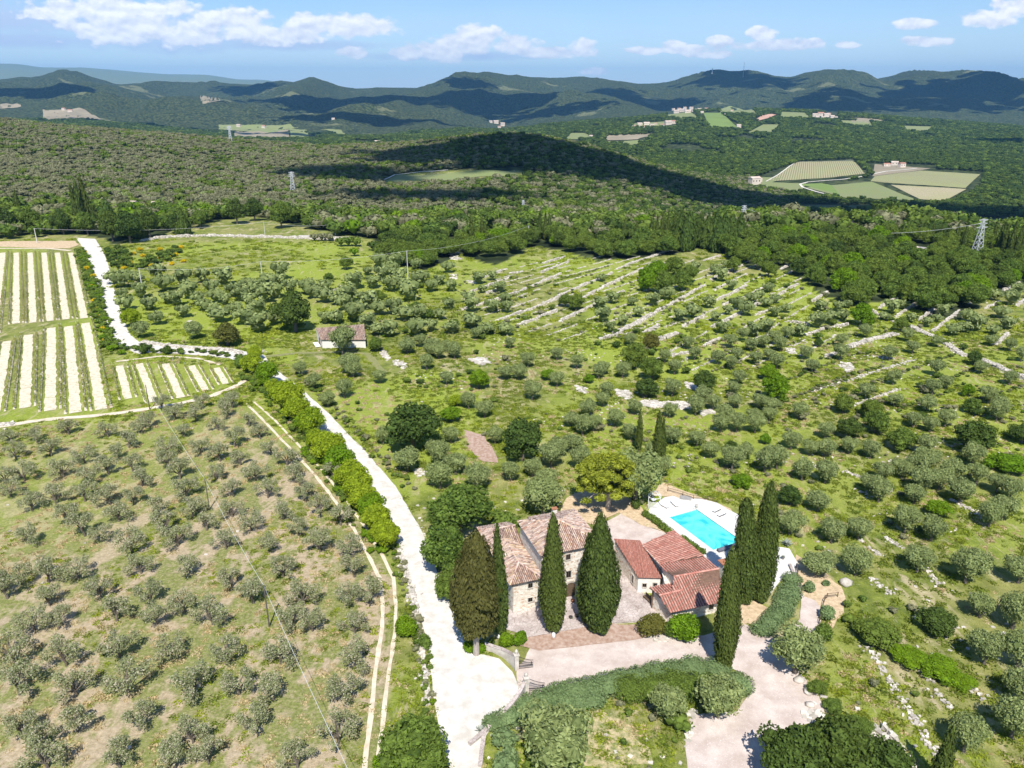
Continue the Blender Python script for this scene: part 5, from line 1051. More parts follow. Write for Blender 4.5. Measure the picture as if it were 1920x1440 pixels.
dry_wall([(742,1010),(758,1060),(770,1100),(781,1150),(790,1200),(797,1260),(803,1320)], .55, .6, 'low rubble wall along the left edge of the road', None, 100, .2, .05)
def outcrop(poly, n, size, label, seed, name='rock_outcrop', flat=.5):
    r = np.random.default_rng(seed); xs = [p[0] for p in poly]; ys = [p[1] for p in poly]; L3 = []
    while len(L3) < n:
        a, b = r.uniform(min(xs), max(xs)), r.uniform(min(ys), max(ys))
        if inpoly(np.array([a]), np.array([b]), poly)[0]: p = P(a, b); L3.append(p[:])
    L3 = np.array(L3); o = L3.mean(0); V3, q_3 = stones(L3 - o, size, r, flat); ob = obj(name, mesh_np(name, V3, q_3, mat=M['dry_stone']), label=label, cat='rocks'); ob.location = o
c6 = lambda L_: CR(1060, 650, 4.8, L_)
outcrop(c6([(700,490),(940,500),(1130,510),(1140,560),(1000,560),(860,550),(690,540)]), 260, .5, 'broad white rock outcrop above the twin cypress', 1)
outcrop(c6([(440,385),(560,400),(610,450),(560,480),(470,430)]), 110, .4, 'white broken rocks left of the broad outcrop', 2)
outcrop(c6([(1080,320),(1130,330),(1230,400),(1210,415),(1100,370)]), 90, .4, 'white sloping rock slab above the outcrop', 3)
outcrop(c6([(1210,580),(1330,570),(1340,600),(1230,620)]), 40, .4, 'small white rocks right of the outcrop', 4)
outcrop(c6([(90,340),(200,380),(180,420),(110,400)]), 50, .35, 'pale rocks at the mid slope track', 5)
outcrop([(1570,680),(1590,680),(1602,692),(1588,698)], 40, .5, 'single flat white rock on the grassy terrace', 6)
outcrop([(1472,652),(1490,655),(1492,664),(1475,662)], 30, .45, 'white rocks between the terrace olives', 7)
outcrop([(880,674),(905,672),(932,682),(900,684)], 40, .6, 'large pale boulder slab mid slope', 8)
outcrop([(840,478),(858,474),(864,486),(846,490)], 40, .6, 'white rock face under the wood', 9)
outcrop([(842,516),(858,514),(856,524),(844,522)], 24, .5, 'white rock below the rock face', 10)
outcrop([(876,526),(892,528),(890,534),(878,532)], 20, .5, 'white rocks at the left wall ends', 11)
outcrop([(625,545),(640,536),(655,545),(645,548)], 40, .5, 'white rock spill at the meadow corner', 12)
outcrop([(710,655),(722,660),(732,672),(726,676),(712,662)], 40, .4, 'white rocks right of the stone shed', 13)
outcrop([(738,675),(755,678),(764,686),(756,692),(740,684)], 50, .4, 'yellowish rocks above the sunny clearing', 14)
outcrop([(348,604),(360,600),(366,610),(352,614)], 12, .45, 'small white rock in the green grove', 15)
outcrop([(470,658),(488,654),(500,660),(486,664),(472,662)], 40, .35, 'stone heap at the start of the grass track', 16)
outcrop([(775,880),(792,878),(800,892),(782,896)], 40, .3, 'pinkish rubble between the road and olives', 17)
outcrop([(1500,1340),(1545,1300),(1552,1340),(1530,1360)], 24, .35, 'pale rocks at the edge of the turning place', 18)
outcrop([(1290,1340),(1305,1330),(1296,1372),(1288,1400)], 26, .3, 'white stones edging the lawn beside the drive', 19)
outcrop([(1200,1190),(1240,1186),(1300,1196),(1310,1203),(1230,1204)], 60, .25, 'white stone edging below the round shrubs', 20)
for i, (a, b, s, lb) in enumerate([(1498,1278,.9,'upper round boulder at the drive edge'), (1516,1299,1.0,'large round boulder at the drive edge'), (1519,1324,.8,'third boulder down the drive edge'), (1584,1096,1.3,'lone pale boulder on the dry bank')]):
    p = P(a, b); MB().rock((0, 0, s * .3), (s, s * .8, s * .6), i).build('boulder', M['limestone'], None, True, label=lb, cat='boulder').location = p

# ------------------------------------------------------------------ grass tufts and scrub on the near ground
def tuft(name, mat, seed, n=46, hgt=.5):
    r = np.random.default_rng(seed); p = r.normal(size=(n, 3)) * np.array([.36, .36, 0]) + np.array([0, 0, hgt * .4]); nr_ = r.normal(size=(n, 3)) * np.array([1, 1, .35]); V = quads_at(p, nr_, .10, hgt * .5, r); return mesh_np(name, V, np.arange(len(V)).reshape(-1, 4), mat=mat)
M['grass_green'] = leaf_mat('grass_green', (0.07, 0.115, 0.018), (0.25, 0.32, 0.05), .3); M['grass_straw'] = leaf_mat('grass_straw', (0.26, 0.22, 0.11), (0.60, 0.52, 0.32), .2); M['grass_lime'] = leaf_mat('grass_lime', (0.14, 0.20, 0.02), (0.36, 0.44, 0.05), .3)
TS = {}
for k_, m_, a_, b_ in (('green', 'grass_green', 1620, 1040), ('straw', 'grass_straw', 300, 1180), ('lime', 'grass_lime', 1580, 1300)):
    TS[k_] = []
    for i in range(2): o = obj('grass_tuft', tuft('grass_tuft', M[m_], 5 + i), kind='stuff', label='tuft of ' + {'green': 'green', 'straw': 'dry', 'lime': 'bright'}[k_] + ' grass'); o.location = P(a_ + 6 * i, b_); TS[k_].append(o)
def noveg(a, b):
    m = np.hypot(a - 0, b - 0) < -1
    for p in BARE:
        if p[0] == (1085, 1345): continue
        xs = [t[0] for t in p]; ys = [t[1] for t in p]; k = (a > min(xs)) & (a < max(xs)) & (b > min(ys)) & (b < max(ys))
        if k.any(): m[k] |= inpoly(a[k], b[k], p)
    return m | inpoly(a, b, [(905, 1150), (905, 985), (1120, 940), (1200, 960), (1260, 930), (1400, 950), (1500, 1060), (1500, 1200), (1000, 1310), (940, 1250)])
def ground_cover(step, seed, dens, srcs, size, y1, name, label, cond=None, sm=.98, hz=(.5, .9)):
    X, Y = jitter_grid(64, y1, step, seed, sm); Z = terr(X, Y); a, b = proj(X, Y, Z); r = np.random.default_rng(seed)
    k = in_view(X, Y, Z, 40) & ~near_wood(a, b) & (r.random(len(X)) < dens)
    if cond is not None: k &= cond(a, b, X, Y)
    X, Y, Z, a, b = X[k], Y[k], Z[k], a[k], b[k]; k = ~noveg(a, b); X, Y, Z = X[k], Y[k], Z[k]; n = len(X); print(name, n)
    scatter(name, srcs, np.stack([X, Y, Z - .06], -1), szs(n, size, .5, hz, r), r.uniform(0, 6.3, n), label, seed)
for i_, ln in enumerate([[(0,1210),(400,1060),(640,1000)], [(380,1240),(640,1110),(1000,990),(1290,890)], [(560,1300),(820,1370),(1200,1250),(1340,1180)], [(100,930),(500,880),(620,870)], [(1000,1230),(1500,1000)], [(-200,1120),(200,960)], [(-300,1330),(100,1180),(300,1130)], [(1400,1330),(1900,1180)], [(100,820),(420,700)], [(1000,1420),(1700,1290)]]):
    verge('weedy_terrace_bank', CR(1520, 480, 4.8, ln), .5, 1, SRC['green'] + SRC['dark'] + SRC['grey'], 1.1, 'weedy bank line across the grassy terraces', 300 + i_)
for i_, ln in enumerate([[(1130,640),(1290,600)], [(1180,668),(1330,640)], [(1240,700),(1420,650)], [(1330,700),(1500,640)], [(1020,620),(1110,600)], [(1000,540),(1140,500)], [(880,590),(1000,552)]]):
    verge('weedy_terrace_bank', ln, .5, 1, SRC['green'] + SRC['grey'], .9, 'weedy bank line between the stone walls', 320 + i_)
vine_zone = [(-200, 460), (150, 460), (205, 780), (-200, 800)]; small_zone = [(215, 680), (430, 685), (430, 725), (230, 762)]
isdry = lambda a, b: inpoly(a, b, DRY)
notv = lambda a, b: ~(inpoly(a, b, vine_zone) | inpoly(a, b, small_zone))
ground_cover(3.4, 211, .7, TS['green'] + TS['lime'], 1.9, 420, 'far_meadow_grass', 'rough grass of the farther meadows', lambda a, b, X, Y: notv(a, b) & (Y > 235) & (fbm(X / 14, Y / 14, 3, 71) > .44))
ground_cover(1.5, 201, .85, TS['green'], .95, 250, 'meadow_grass', 'rough green grass over the slopes', lambda a, b, X, Y: notv(a, b) & ~isdry(a, b) & (fbm(X / 9, Y / 9, 3, 71) > .44))
ground_cover(1.7, 202, .6, TS['straw'], .8, 240, 'dry_grass', 'dry straw grass among the green', lambda a, b, X, Y: notv(a, b) & ~isdry(a, b) & (fbm(X / 11, Y / 11, 3, 72) > .50))
ground_cover(1.5, 203, .7, TS['lime'], .9, 260, 'bright_grass', 'bright fresh grass patches', lambda a, b, X, Y: notv(a, b) & ~isdry(a, b) & (fbm(X / 16, Y / 16, 3, 73) > .56))
ground_cover(1.35, 204, .6, TS['straw'], .75, 200, 'grove_straw', 'dry straw of the left olive grove', lambda a, b, X, Y: isdry(a, b) & (fbm(X / 7, Y / 7, 3, 74) > .42))
ground_cover(1.4, 205, .8, TS['green'] + TS['lime'], .7, 200, 'grove_grass', 'green grass streaks of the left olive grove', lambda a, b, X, Y: isdry(a, b) & (fbm(X / 7, Y / 16, 3, 75) > .50))
ground_cover(3.2, 206, .5, SRC['green'] * 2 + SRC['grey'] * 2 + SRC['bright'], 1.15, 330, 'wild_scrub', 'low wild scrub dotted over the grassy slopes', lambda a, b, X, Y: (a > 640) & ~isdry(a, b) & (fbm(X / 18, Y / 18, 3, 61) > .50))
ground_cover(6.0, 207, .25, SRC['green'] + SRC['dark'] + SRC['grey'], 2.3, 330, 'wild_bushes', 'wild bushes scattered among the olives', lambda a, b, X, Y: (a > 760) & ~isdry(a, b) & (fbm(X / 25, Y / 25, 3, 62) > .48))
rr_ = np.random.default_rng(77); X, Y = jitter_grid(64, 300, 2.0, 208, .98); Z = terr(X, Y); a, b = proj(X, Y, Z); k = in_view(X, Y, Z, 30) & ~near_wood(a, b) & (((a > 760) & (fbm(X / 22, Y / 10, 3, 81) > .58)) | (isdry(a, b) & (rr_.random(len(X)) < .015))) & (rr_.random(len(X)) < .5); X, Y, Z, a, b = X[k], Y[k], Z[k], a[k], b[k]; k = ~noveg(a, b)
V3, q_3 = stones(np.stack([X[k], Y[k], Z[k] + .02], -1), .22, rr_, .5); obj('loose_stones', mesh_np('loose_stones', V3, q_3, mat=M['dry_stone']), kind='stuff', label='loose limestone scattered in the grass')
# ------------------------------------------------------------------ farmhouse
m_, t_, b_ = new_mat('stone_wall', .95, .1); q = NT(t_); v = q.pos()
nb = q.n('ShaderNodeTexVoronoi', feature='DISTANCE_TO_EDGE'); nb.inputs['Scale'].default_value = 2.6; q.l(q.map(v, (1, 1, 1.7)), nb.inputs['Vector'])
vc = q.n('ShaderNodeTexVoronoi'); vc.inputs['Scale'].default_value = 2.6; q.l(q.map(v, (1, 1, 1.7)), vc.inputs['Vector'])
sc3 = q.n('ShaderNodeSeparateColor'); q.l(vc.outputs['Color'], sc3.inputs[0])
c = q.mix(sc3.outputs[0], (0.66, 0.59, 0.48), (0.86, 0.81, 0.72)); c = q.mix(q.step(sc3.outputs[1], .85, .9), c, (0.58, 0.40, 0.28)); c = q.mix(q.step(nb.outputs[0], 0.0, .06), (0.74, 0.68, 0.58), c)
c = q.mix(q.step(q.noise(.8, 5, v, .7), .55, .75), c, (0.55, 0.48, 0.39)); q.l(c, b_.inputs['Base Color']); q.bump(q.step(nb.outputs[0], 0, .12), .6, .05, b_); M['stone_wall'] = m_
def tile_mat(name, cols):
    m, t, b = new_mat(name, .9, .1); q = NT(t); a = q.n('ShaderNodeAttribute', attribute_name='tint'); n = q.noise(7, 4, q.pos(), .7)
    q.l(q.mix(q.step(n, .55, .75), a.outputs['Color'], q.mix(.55, a.outputs['Color'], cols)), b.inputs['Base Color']); return m
M['old_tile'] = tile_mat('old_tile', (0.40, 0.34, 0.29)); M['red_tile'] = tile_mat('red_tile', (0.50, 0.32, 0.26)); M['roof_under'] = simple('roof_under', (0.20, 0.12, 0.085), .95, .2, 2.0)
PAL = {'old': [(0.54,0.41,0.34),(0.46,0.31,0.24),(0.60,0.49,0.41),(0.26,0.17,0.14),(0.56,0.43,0.27),(0.48,0.36,0.31),(0.15,0.11,0.10),(0.66,0.57,0.50),(0.42,0.24,0.17)],
       'red': [(0.46,0.20,0.155),(0.50,0.24,0.19),(0.42,0.17,0.13),(0.56,0.31,0.25),(0.36,0.15,0.12),(0.52,0.27,0.215)], 'flat': [(0.52,0.20,0.15),(0.56,0.24,0.18),(0.46,0.17,0.125),(0.58,0.28,0.22)]}
def roof(parent, poly, mat, pal, pitch=.30, course=.42, r=.10, seed=0, slab=.12, thick=True):
    """poly: 3D corners, first two are the eave; tiles run straight up the slope from it"""
    rr = np.random.default_rng(seed); P3 = np.array([p[:] for p in poly], float); e = P3[1] - P3[0]; Le = np.linalg.norm(e); e /= Le
    n = np.cross(e, P3[-1] - P3[0]); n /= np.linalg.norm(n); n = n if n[2] > 0 else -n; u = np.cross(n, e); u = u if u[2] > 0 else -u
    Q = np.stack([(P3 - P3[0]) @ e, (P3 - P3[0]) @ u], 1); xs = np.arange(Q[:, 0].min() + pitch / 2, Q[:, 0].max(), pitch); base = []; 
    for x in xs:
        ys = []
        for i in range(len(Q)):
            a, b = Q[i], Q[(i + 1) % len(Q)]
            if (a[0] - x) * (b[0] - x) < 0: ys.append(a[1] + (b[1] - a[1]) * (x - a[0]) / (b[0] - a[0]))
        if len(ys) < 2: continue
        y0, y1 = min(ys), max(ys); y = y0 - .08
        while y < y1 - .05: base.append((x, y, min(course * 1.12, y1 - y + .02))); y += course
    base = np.array(base); n_ = len(base); th = np.linspace(0, np.pi, 5)
    jx = rr.normal(0, .012, n_); jr = r * rr.uniform(.92, 1.1, n_)
    V = []
    for k, (sy, rk, lift) in enumerate(((0, 1.08, .035), (1, .9, .0))):
        X = base[:, 0:1] + jx[:, None] + np.cos(th) * jr[:, None] * rk; Zz = np.sin(th) * jr[:, None] * rk * .9 + lift + rr.normal(0, .006, (n_, 1)); Y = np.broadcast_to(base[:, 1:2] + base[:, 2:3] * sy, X.shape)
        V.append(P3[0] + X[..., None] * e + Y[..., None] * u + Zz[..., None] * n)
    V = np.stack(V, 1).reshape(-1, 3); o = np.arange(n_)[:, None] * 10; q4 = np.concatenate([np.stack([o + k, o + k + 1, o + 6 + k, o + 5 + k], -1).reshape(-1, 1, 4) for k in range(4)], 1)
    ri = np.round((base[:, 0] - xs[0]) / pitch).astype(int); rowc = np.array(PAL[pal])[rr.integers(0, len(PAL[pal]), ri.max() + 1)]; pc = (np.array(PAL[pal])[rr.integers(0, len(PAL[pal]), n_)] * .55 + rowc[ri] * .45) * rr.uniform(.85, 1.12, (n_, 1)); ends = np.stack([o + 0, o + 1, o + 3, o + 4], -1).reshape(-1, 1, 4)
    q4 = np.concatenate([q4, ends], 1).reshape(-1, 4)
    obj('roof_tiles', mesh_np('roof_tiles', V, q4, mat=M[mat], col=np.repeat(pc, 5, 0)), parent)['kind'] = 'stuff'
    if slab:
        mb = MB(); k = len(P3); top_ = P3 - n * .005; bot = P3 - n * slab; mb.add(np.concatenate([top_, bot]), [tuple(range(k)), tuple(range(2 * k - 1, k - 1, -1))] + [(i, k + i, k + (i + 1) % k, (i + 1) % k) for i in range(k)]); mb.build('roof_slab', M['roof_under'], parent)
def ridge(parent, a, b, col='old', seed=0, r=.14):
    rr = np.random.default_rng(seed + 77); a, b = Vector(a), Vector(b); L_ = (b - a).length; n = max(2, int(L_ / .42)); mb = MB(); 
    for i in range(n): mb.tube([a.lerp(b, i / n), a.lerp(b, (i + 1.05) / n)], [r * 1.06, r * .92], 7)
    m = mb.mesh('ridge_tiles', M['old_tile' if col == 'old' else 'red_tile']); nf = len(m.polygons); per = nf // n; at = m.attributes.new('tint', 'FLOAT_COLOR', 'FACE'); cc = np.ones((nf, 4), np.float32)
    pc = np.array(PAL['old' if col == 'old' else 'red'])[rr.integers(0, 6, n)] * 1.12; cc[:, :3] = np.repeat(pc, per, 0)[:nf]; at.data.foreach_set('color', cc.ravel()); obj('ridge_tiles', m, parent)['kind'] = 'stuff'
def prism(name, base, tops, mat, parent, z0=-.3):
    k = len(base); mb = MB(); vs = [(p[0], p[1], z0) for p in base] + [(p[0], p[1], t) for p, t in zip(base, tops)]
    mb.add(vs, [tuple(range(k))[::-1], tuple(range(k, 2 * k))] + [(i, (i + 1) % k, k + (i + 1) % k, k + i) for i in range(k)])
    me = mb.mesh(name, mat); bm = bmesh.new(); bm.from_mesh(me); bmesh.ops.recalc_face_normals(bm, faces=bm.faces[:]); bm.to_mesh(me); bm.free(); return obj(name, me, parent)
def window(parent, c, d, wd, hg, name='window', deep=.10, shutter=None):
    """c: centre on the wall face, d: unit direction along the wall (outward is to its right)"""
    d = Vector((d[0], d[1], 0)).normalized(); o = Vector((d.y, -d.x, 0)); rz = math.atan2(d.y, d.x); c = Vector(c); f = MB(); t = .11
    for sx in (-1, 1): f.box(c + d * sx * (wd / 2 + t / 2) + o * deep / 2, (t, deep, hg + 2 * t), rz)
    f.box(c + o * deep / 2 + Vector((0, 0, hg / 2 + t / 2)), (wd - .004, deep, t), rz)
    fr = f.build(name, M['limestone'], parent); MB().box(c + o * .012, (wd - .004, .02, hg), rz).build('pane', M['dark_glass'], fr)
    MB().box(c + o * (deep * .75) - Vector((0, 0, hg / 2 + .07)), (wd + .1, deep * 1.5, .1), rz).build('sill', M['limestone'], fr)
    mm_ = MB(); mm_.box(c + o * .035, (.05, .02, hg), rz); mm_.build('mullion', M['wood'], fr); return fr
HA = R(19); hu = Vector((math.cos(HA), math.sin(HA), 0)); hv = Vector((-math.sin(HA), math.cos(HA), 0)); HO = Vector((0.0, 98.6, 0))
def Lh(u, v, z=0): return HO + hu * u + hv * v + Vector((0, 0, z))
house = empty('farmhouse', HO, 0, label='old stone farmhouse with hipped terracotta roofs behind the cypresses', cat='house'); HOFF = Vector(HO)
class At:   # parts are built in world coordinates, then brought back under their thing
    pass
def rebase(root):
    for o in list(bpy.data.objects):
        if o.parent == root: o.location = o.location - root.location
# wing
prism('wing_wall', [Lh(0, 0), Lh(4.5, 0), Lh(4.5, 15), Lh(0, 15)], [5.45] * 4, M['stone_wall'], house)
zr = 5.5; ov = .5
fl, fr_, br, bl = Lh(-ov, -ov, zr), Lh(4.5 + ov * .9, -ov, zr), Lh(4.5 + ov * .9, 10.5, zr), Lh(-ov, 10.5, zr); pk = Lh(2.2, 3.2, zr + 1.15); pk2 = Lh(2.2, 10.5, zr + 1.15)
roof(house, [fl, fr_, pk], 'old_tile', 'old', seed=1); roof(house, [fr_, br, pk2, pk], 'old_tile', 'old', seed=2); roof(house, [bl, fl, pk, pk2], 'old_tile', 'old', seed=3); ridge(house, fl, pk, seed=1); ridge(house, fr_, pk, seed=2); ridge(house, pk, pk2, seed=3)
# rear block of the wing, ridge across
prism('rear_wall', [Lh(.15, 9.6), Lh(5.0, 9.6), Lh(5.0, 16.2), Lh(.15, 16.2)], [5.45] * 4, M['stone_wall'], house)
a1, a2, a3, a4 = Lh(-.5, 9.1, 5.6), Lh(5.05, 9.1, 5.6), Lh(5.05, 16.7, 5.6), Lh(-.5, 16.7, 5.6); r1, r2 = Lh(2.2, 13.0, 7.1), Lh(5.05, 13.0, 7.1)
roof(house, [a1, a2, r2, r1], 'old_tile', 'old', seed=4); roof(house, [a3, a4, r1, r2], 'old_tile', 'old', seed=5); roof(house, [a4, a1, r1], 'old_tile', 'old', seed=6); ridge(house, r1, r2, seed=4); ridge(house, a1, r1, seed=5)
# tower block
T0, T1, T2, T3 = 5.1, 14.6, .8, 10.6
prism('tower_wall', [Lh(T0, T2), Lh(T1, T2), Lh(T1, T3), Lh(T0, T3)], [8.9] * 4, M['stone_wall'], house)
A_, B_, C_, D_, K_ = Lh(T0 - .35, T2 - .5, 9), Lh(T1 + .5, T2 - .5, 9), Lh(T1 + .5, T3 + .5, 9), Lh(T0 - .35, T3 + .5, 9), Lh(9.9, 5.6, 11.3)
for i, t3 in enumerate(((A_, B_, K_), (B_, C_, K_), (C_, D_, K_), (D_, A_, K_))): roof(house, list(t3), 'old_tile', 'old', seed=10 + i)
for i, k in enumerate((A_, B_, C_, D_)): ridge(house, k, K_, seed=10 + i)
# back wing beyond the tower
prism('back_wall', [Lh(8.5, 10.6), Lh(16.5, 10.6), Lh(16.5, 15.2), Lh(8.5, 15.2)], [6.4] * 4, M['stone_wall'], house)
b1, b2, b3, b4 = Lh(8.1, 10.2, 6.5), Lh(16.9, 10.2, 6.5), Lh(16.9, 15.6, 6.5), Lh(8.1, 15.6, 6.5); s1, s2 = Lh(8.1, 12.9, 7.6), Lh(14.4, 12.9, 7.6)
roof(house, [b1, b2, s2, s1], 'old_tile', 'old', seed=20); roof(house, [b3, b4, s1, s2], 'old_tile', 'old', seed=21); roof(house, [b2, b3, s2], 'old_tile', 'old', seed=22); ridge(house, s1, s2, seed=22)
# low block right of the tower
prism('side_wall', [Lh(14.7, 2.8), Lh(18.4, 2.8), Lh(18.4, 9.5), Lh(14.7, 9.5)], [5.3] * 4, M['stone_wall'], house)
d1, d2, d3, d4 = Lh(14.62, 2.4, 5.4), Lh(18.8, 2.4, 5.4), Lh(18.8, 9.9, 5.4), Lh(14.62, 9.9, 5.4); e1, e2 = Lh(14.62, 6.1, 6.6), Lh(16.9, 6.1, 6.6)
roof(house, [d1, d2, e2, e1], 'old_tile', 'old', seed=30); roof(house, [d2, d3, e2], 'old_tile', 'old', seed=31); roof(house, [d3, d4, e1, e2], 'old_tile', 'old', seed=32); ridge(house, d2, e2, seed=33)
# gutters
g_ = MB(); g_.tube([fl - Vector((0, 0, .05)), fr_ - Vector((0, 0, .05))], .07, 6); g_.build('gutter', M['iron'], house); g_ = MB(); g_.tube([A_ - Vector((0, 0, .05)), B_ - Vector((0, 0, .05))], .07, 6); g_.build('gutter', M['iron'], house)
MB().tube([Lh(.1, -.12, 5.3), Lh(.1, -.12, .1)], .05, 6).build('downpipe', M['iron'], house)
MB().tube([Lh(4.95, -.1, 5.3), Lh(4.95, -.1, .1)], .05, 6).build('downpipe', M['iron'], house)
for (u, v, z, wd, hg) in ((2.95, 0, 4.35, .75, .85), (2.95, 0, 1.75, .7, .75), (9.45, T2, 7.55, .75, 1.0), (9.6, T2, 4.35, .8, 1.2), (6.3, T2, 7.4, .7, 1.0), (12.6, T2, 7.4, .8, 1.1), (12.8, T2, 4.3, .8, 1.2)): window(house, Lh(u, v, z), hu, wd, hg)
# arched doorway
am = MB(); 
for k in range(9):
    t = math.pi * k / 8; am.box(Lh(10.0 + math.cos(t) * .95, T2 - .06, 2.0 + math.sin(t) * .95), (.3, .2, .34), HA, 1)
for s_ in (-1, 1): am.box(Lh(10.0 + s_ * .95, T2 - .06, 1.0), (.28, .2, 1.9), HA)
dr = am.build('doorway', M['limestone'], house); dm = MB(); pts = [(10.0 + math.cos(math.pi * k / 10) * .82, 2.0 + math.sin(math.pi * k / 10) * .82) for k in range(11)] + [(9.18, 0.02), (10.82, 0.02)]
dm.add([Lh(a, T2 - .03, b) for a, b in pts] + [Lh(a, T2 + .1, b) for a, b in pts], [tuple(range(13)), tuple(range(25, 12, -1))]); dm.build('door', M['wood'], dr)
# chimney on the back roof
ch = MB(); ch.box(Lh(11.9, 12.6, 8.2), (.8, .6, 1.9), HA); cho = ch.build('chimney', M['stone_wall'], house); MB().box(Lh(11.9, 12.6, 9.22), (1.0, .8, .12), HA).build('chimney_cap', M['terracotta'], cho)
rebase(house)
# ------------------------------------------------------------------ annexe: salmon roof and ribbed roofs
an = empty('annexe', G(1198, 1110), 0, label='low outbuilding with plain salmon tiled roof and white end wall', cat='outbuilding')
AF, AR, ABR, ABL = G(1197, 1083, 3.0), G(1241, 1084, 3.0), G(1200, 1013, 4.2), G(1151, 1010, 4.2)
def inset(poly, k=.3):
    c = sum((Vector(p) for p in poly), Vector()) / len(poly); o = []
    for p in poly: d = Vector(p) - c; d.z = 0; o.append(Vector(p) - d.normalized() * k)
    return o
qa = inset([AF, AR, ABR, ABL], .32); prism('wall', qa, [p.z - .12 for p in [AF, AR, ABR, ABL]], M['stone_wall'], an)
dA = (qa[1] - qa[0]); dA.z = 0; dA.normalize(); oA = Vector((dA.y, -dA.x, 0)); la = (qa[1] - qa[0]).length
MB().box(qa[0].lerp(qa[1], .5) + oA * .03 + Vector((0, 0, -qa[0].z + 1.35)), (la, .05, 2.9), math.atan2(dA.y, dA.x)).build('white_end_wall', M['plaster'], an)
def slab_tris(poly, t=.14):
    return poly
# two triangles share the four corners so that the roof stays planar in each
roof(an, [AF, AR, ABR, ABL], 'red_tile', 'flat', pitch=.21, course=.36, r=.07, seed=40)
for k, hx in ((.30, 1.45), (.78, 1.6)): window(an, qa[0].lerp(qa[1], k) + oA * .06 + Vector((0, 0, hx - qa[0].z)), dA, .6, .65)
dL = (qa[0] - qa[3]); dL.z = 0; LL = dL.length; dL.normalize(); oL = Vector((dL.y, -dL.x, 0)); window(an, qa[3].lerp(qa[0], .80) + Vector((0, 0, 1.3 - qa[3].lerp(qa[0], .8).z)), dL, .85, 1.5)
rebase(an)
rb = empty('ribbed_roof_outbuilding', G(1262, 1100), 0, label='outbuilding with three ribbed terracotta roofs beside the pool', cat='outbuilding')
def quadroof(pts, seed, eave=(0, 1), pal='red', pitch=.42, r=.125):
    P_ = [G(a, b, z) for a, b, z in pts]; k = eave[0]; P_ = P_[k:] + P_[:k]; roof(rb, P_, 'red_tile', pal, pitch, .42, r, seed); return P_
# upper roof (tiles run down to the left)
q1 = quadroof([(1203, 1021, 4.1), (1237, 1058, 4.1), (1319, 1042, 5.0), (1264, 994, 5.0)], 50)
q1i = inset(q1, .3); prism('upper_wall', [q1i[0], q1i[1], q1i[2], q1i[3]], [p.z - .16 for p in q1], M['stone_wall'], rb)
ridge(rb, q1[0], q1[1], 'old', 50, .12)
# middle roof: behind the main ridge
q2 = quadroof([(1319, 1043, 4.5), (1237, 1059, 4.2), (1263, 1081, 5.1), (1348, 1066, 5.2)], 51)
# front roof
q3 = quadroof([(1256, 1149, 2.7), (1357, 1128, 2.7), (1348, 1066, 5.2), (1263, 1081, 5.1)], 52)
q4 = quadroof([(1256, 1149, 2.7), (1285, 1143, 2.7), (1279, 1106, 4.05), (1236, 1116, 3.95)], 53)
q5 = quadroof([(1260, 1094, 3.6), (1217, 1102, 3.5), (1236, 1116, 3.95), (1279, 1106, 4.05)], 54)
ridge(rb, q2[2], q2[3], 'red', 51, .15); ridge(rb, q4[3], q4[2], 'red', 52, .14)
w1 = inset([q2[1], q3[0], q3[1], q2[0]], .55); prism('main_wall', [G(1241, 1060, 4.2), q3[0] + Vector((.5, 1.0, 0)), q3[1] + Vector((-.6, 1.0, 0)), q2[0] + Vector((-.5, -.3, 0))], [3.2, 2.55, 2.55, 3.6], M['stone_wall'], rb)
gb = [G(1241, 1060, 4.2), G(1265, 1082, 5.1), q3[0] + Vector((.5, 1.0, 0))]
prism('gable_wall', [gb[0], gb[1] + Vector((.15, 0, 0)), gb[1] + Vector((.5, .2, 0)), gb[0] + Vector((.45, .2, 0))], [4.05, 4.9, 4.9, 4.05], M['stone_wall'], rb)
prism('lower_wall', [q5[1] + Vector((.45, -.2, 0)), q4[0] + Vector((.5, .9, 0)), q4[0] + Vector((2.6, 1.6, 0)), q5[0] + Vector((-.3, -.3, 0))], [3.2, 2.5, 2.6, 3.3], M['stone_wall'], rb)
dF = q3[1] - q3[0]; dF.z = 0; dF.normalize(); window(rb, (q3[0] + Vector((.5, 1.0, 0))).lerp(q3[1] + Vector((-.6, 1.0, 0)), .86) + Vector((0, 0, 1.4 - 2.7)), dF, .8, 1.2)
# porch posts
for a in (.05, .4): p = q5[1].lerp(q5[0], a); MB().box((p.x + .35, p.y - .5, 1.6), (.18, .18, 3.1)).build('porch_post', M['wood'], rb)
# chimney-like parapet by the pool
cb = MB(); pc_ = G(1352, 1062, 4.6); cb.box((pc_.x + .5, pc_.y, 2.7), (1.2, 1.2, 5.3), R(20)); cbo = cb.build('side_turret', M['plaster'], rb); cb = MB(); cb.box((pc_.x + .5, pc_.y, 5.42), (1.6, 1.6, .14), R(20)); cb.build('turret_cap', M['terracotta'], cbo)
rebase(rb)
# ------------------------------------------------------------------ pool
PA = R(-63.5); pu = Vector((math.cos(PA), math.sin(PA), 0)); pw = Vector((-pu.y, pu.x, 0)); PC0 = G(1255, 971); PWD, PLN = 6.4, 12.4
def Lp(a, b, z=0): return PC0 + pu * a + pw * b + Vector((0, 0, z))
deck_poly = [G(*p) for p in [(1210,972),(1218,955),(1245,934),(1262,931),(1275,936),(1312,936),(1345,944),(1362,955),(1388,968),(1402,985),(1420,1020),(1480,1030),(1497,1060),(1494,1085),(1472,1078),(1440,1120),(1400,1100),(1340,1062),(1300,1040),(1262,1003)]]
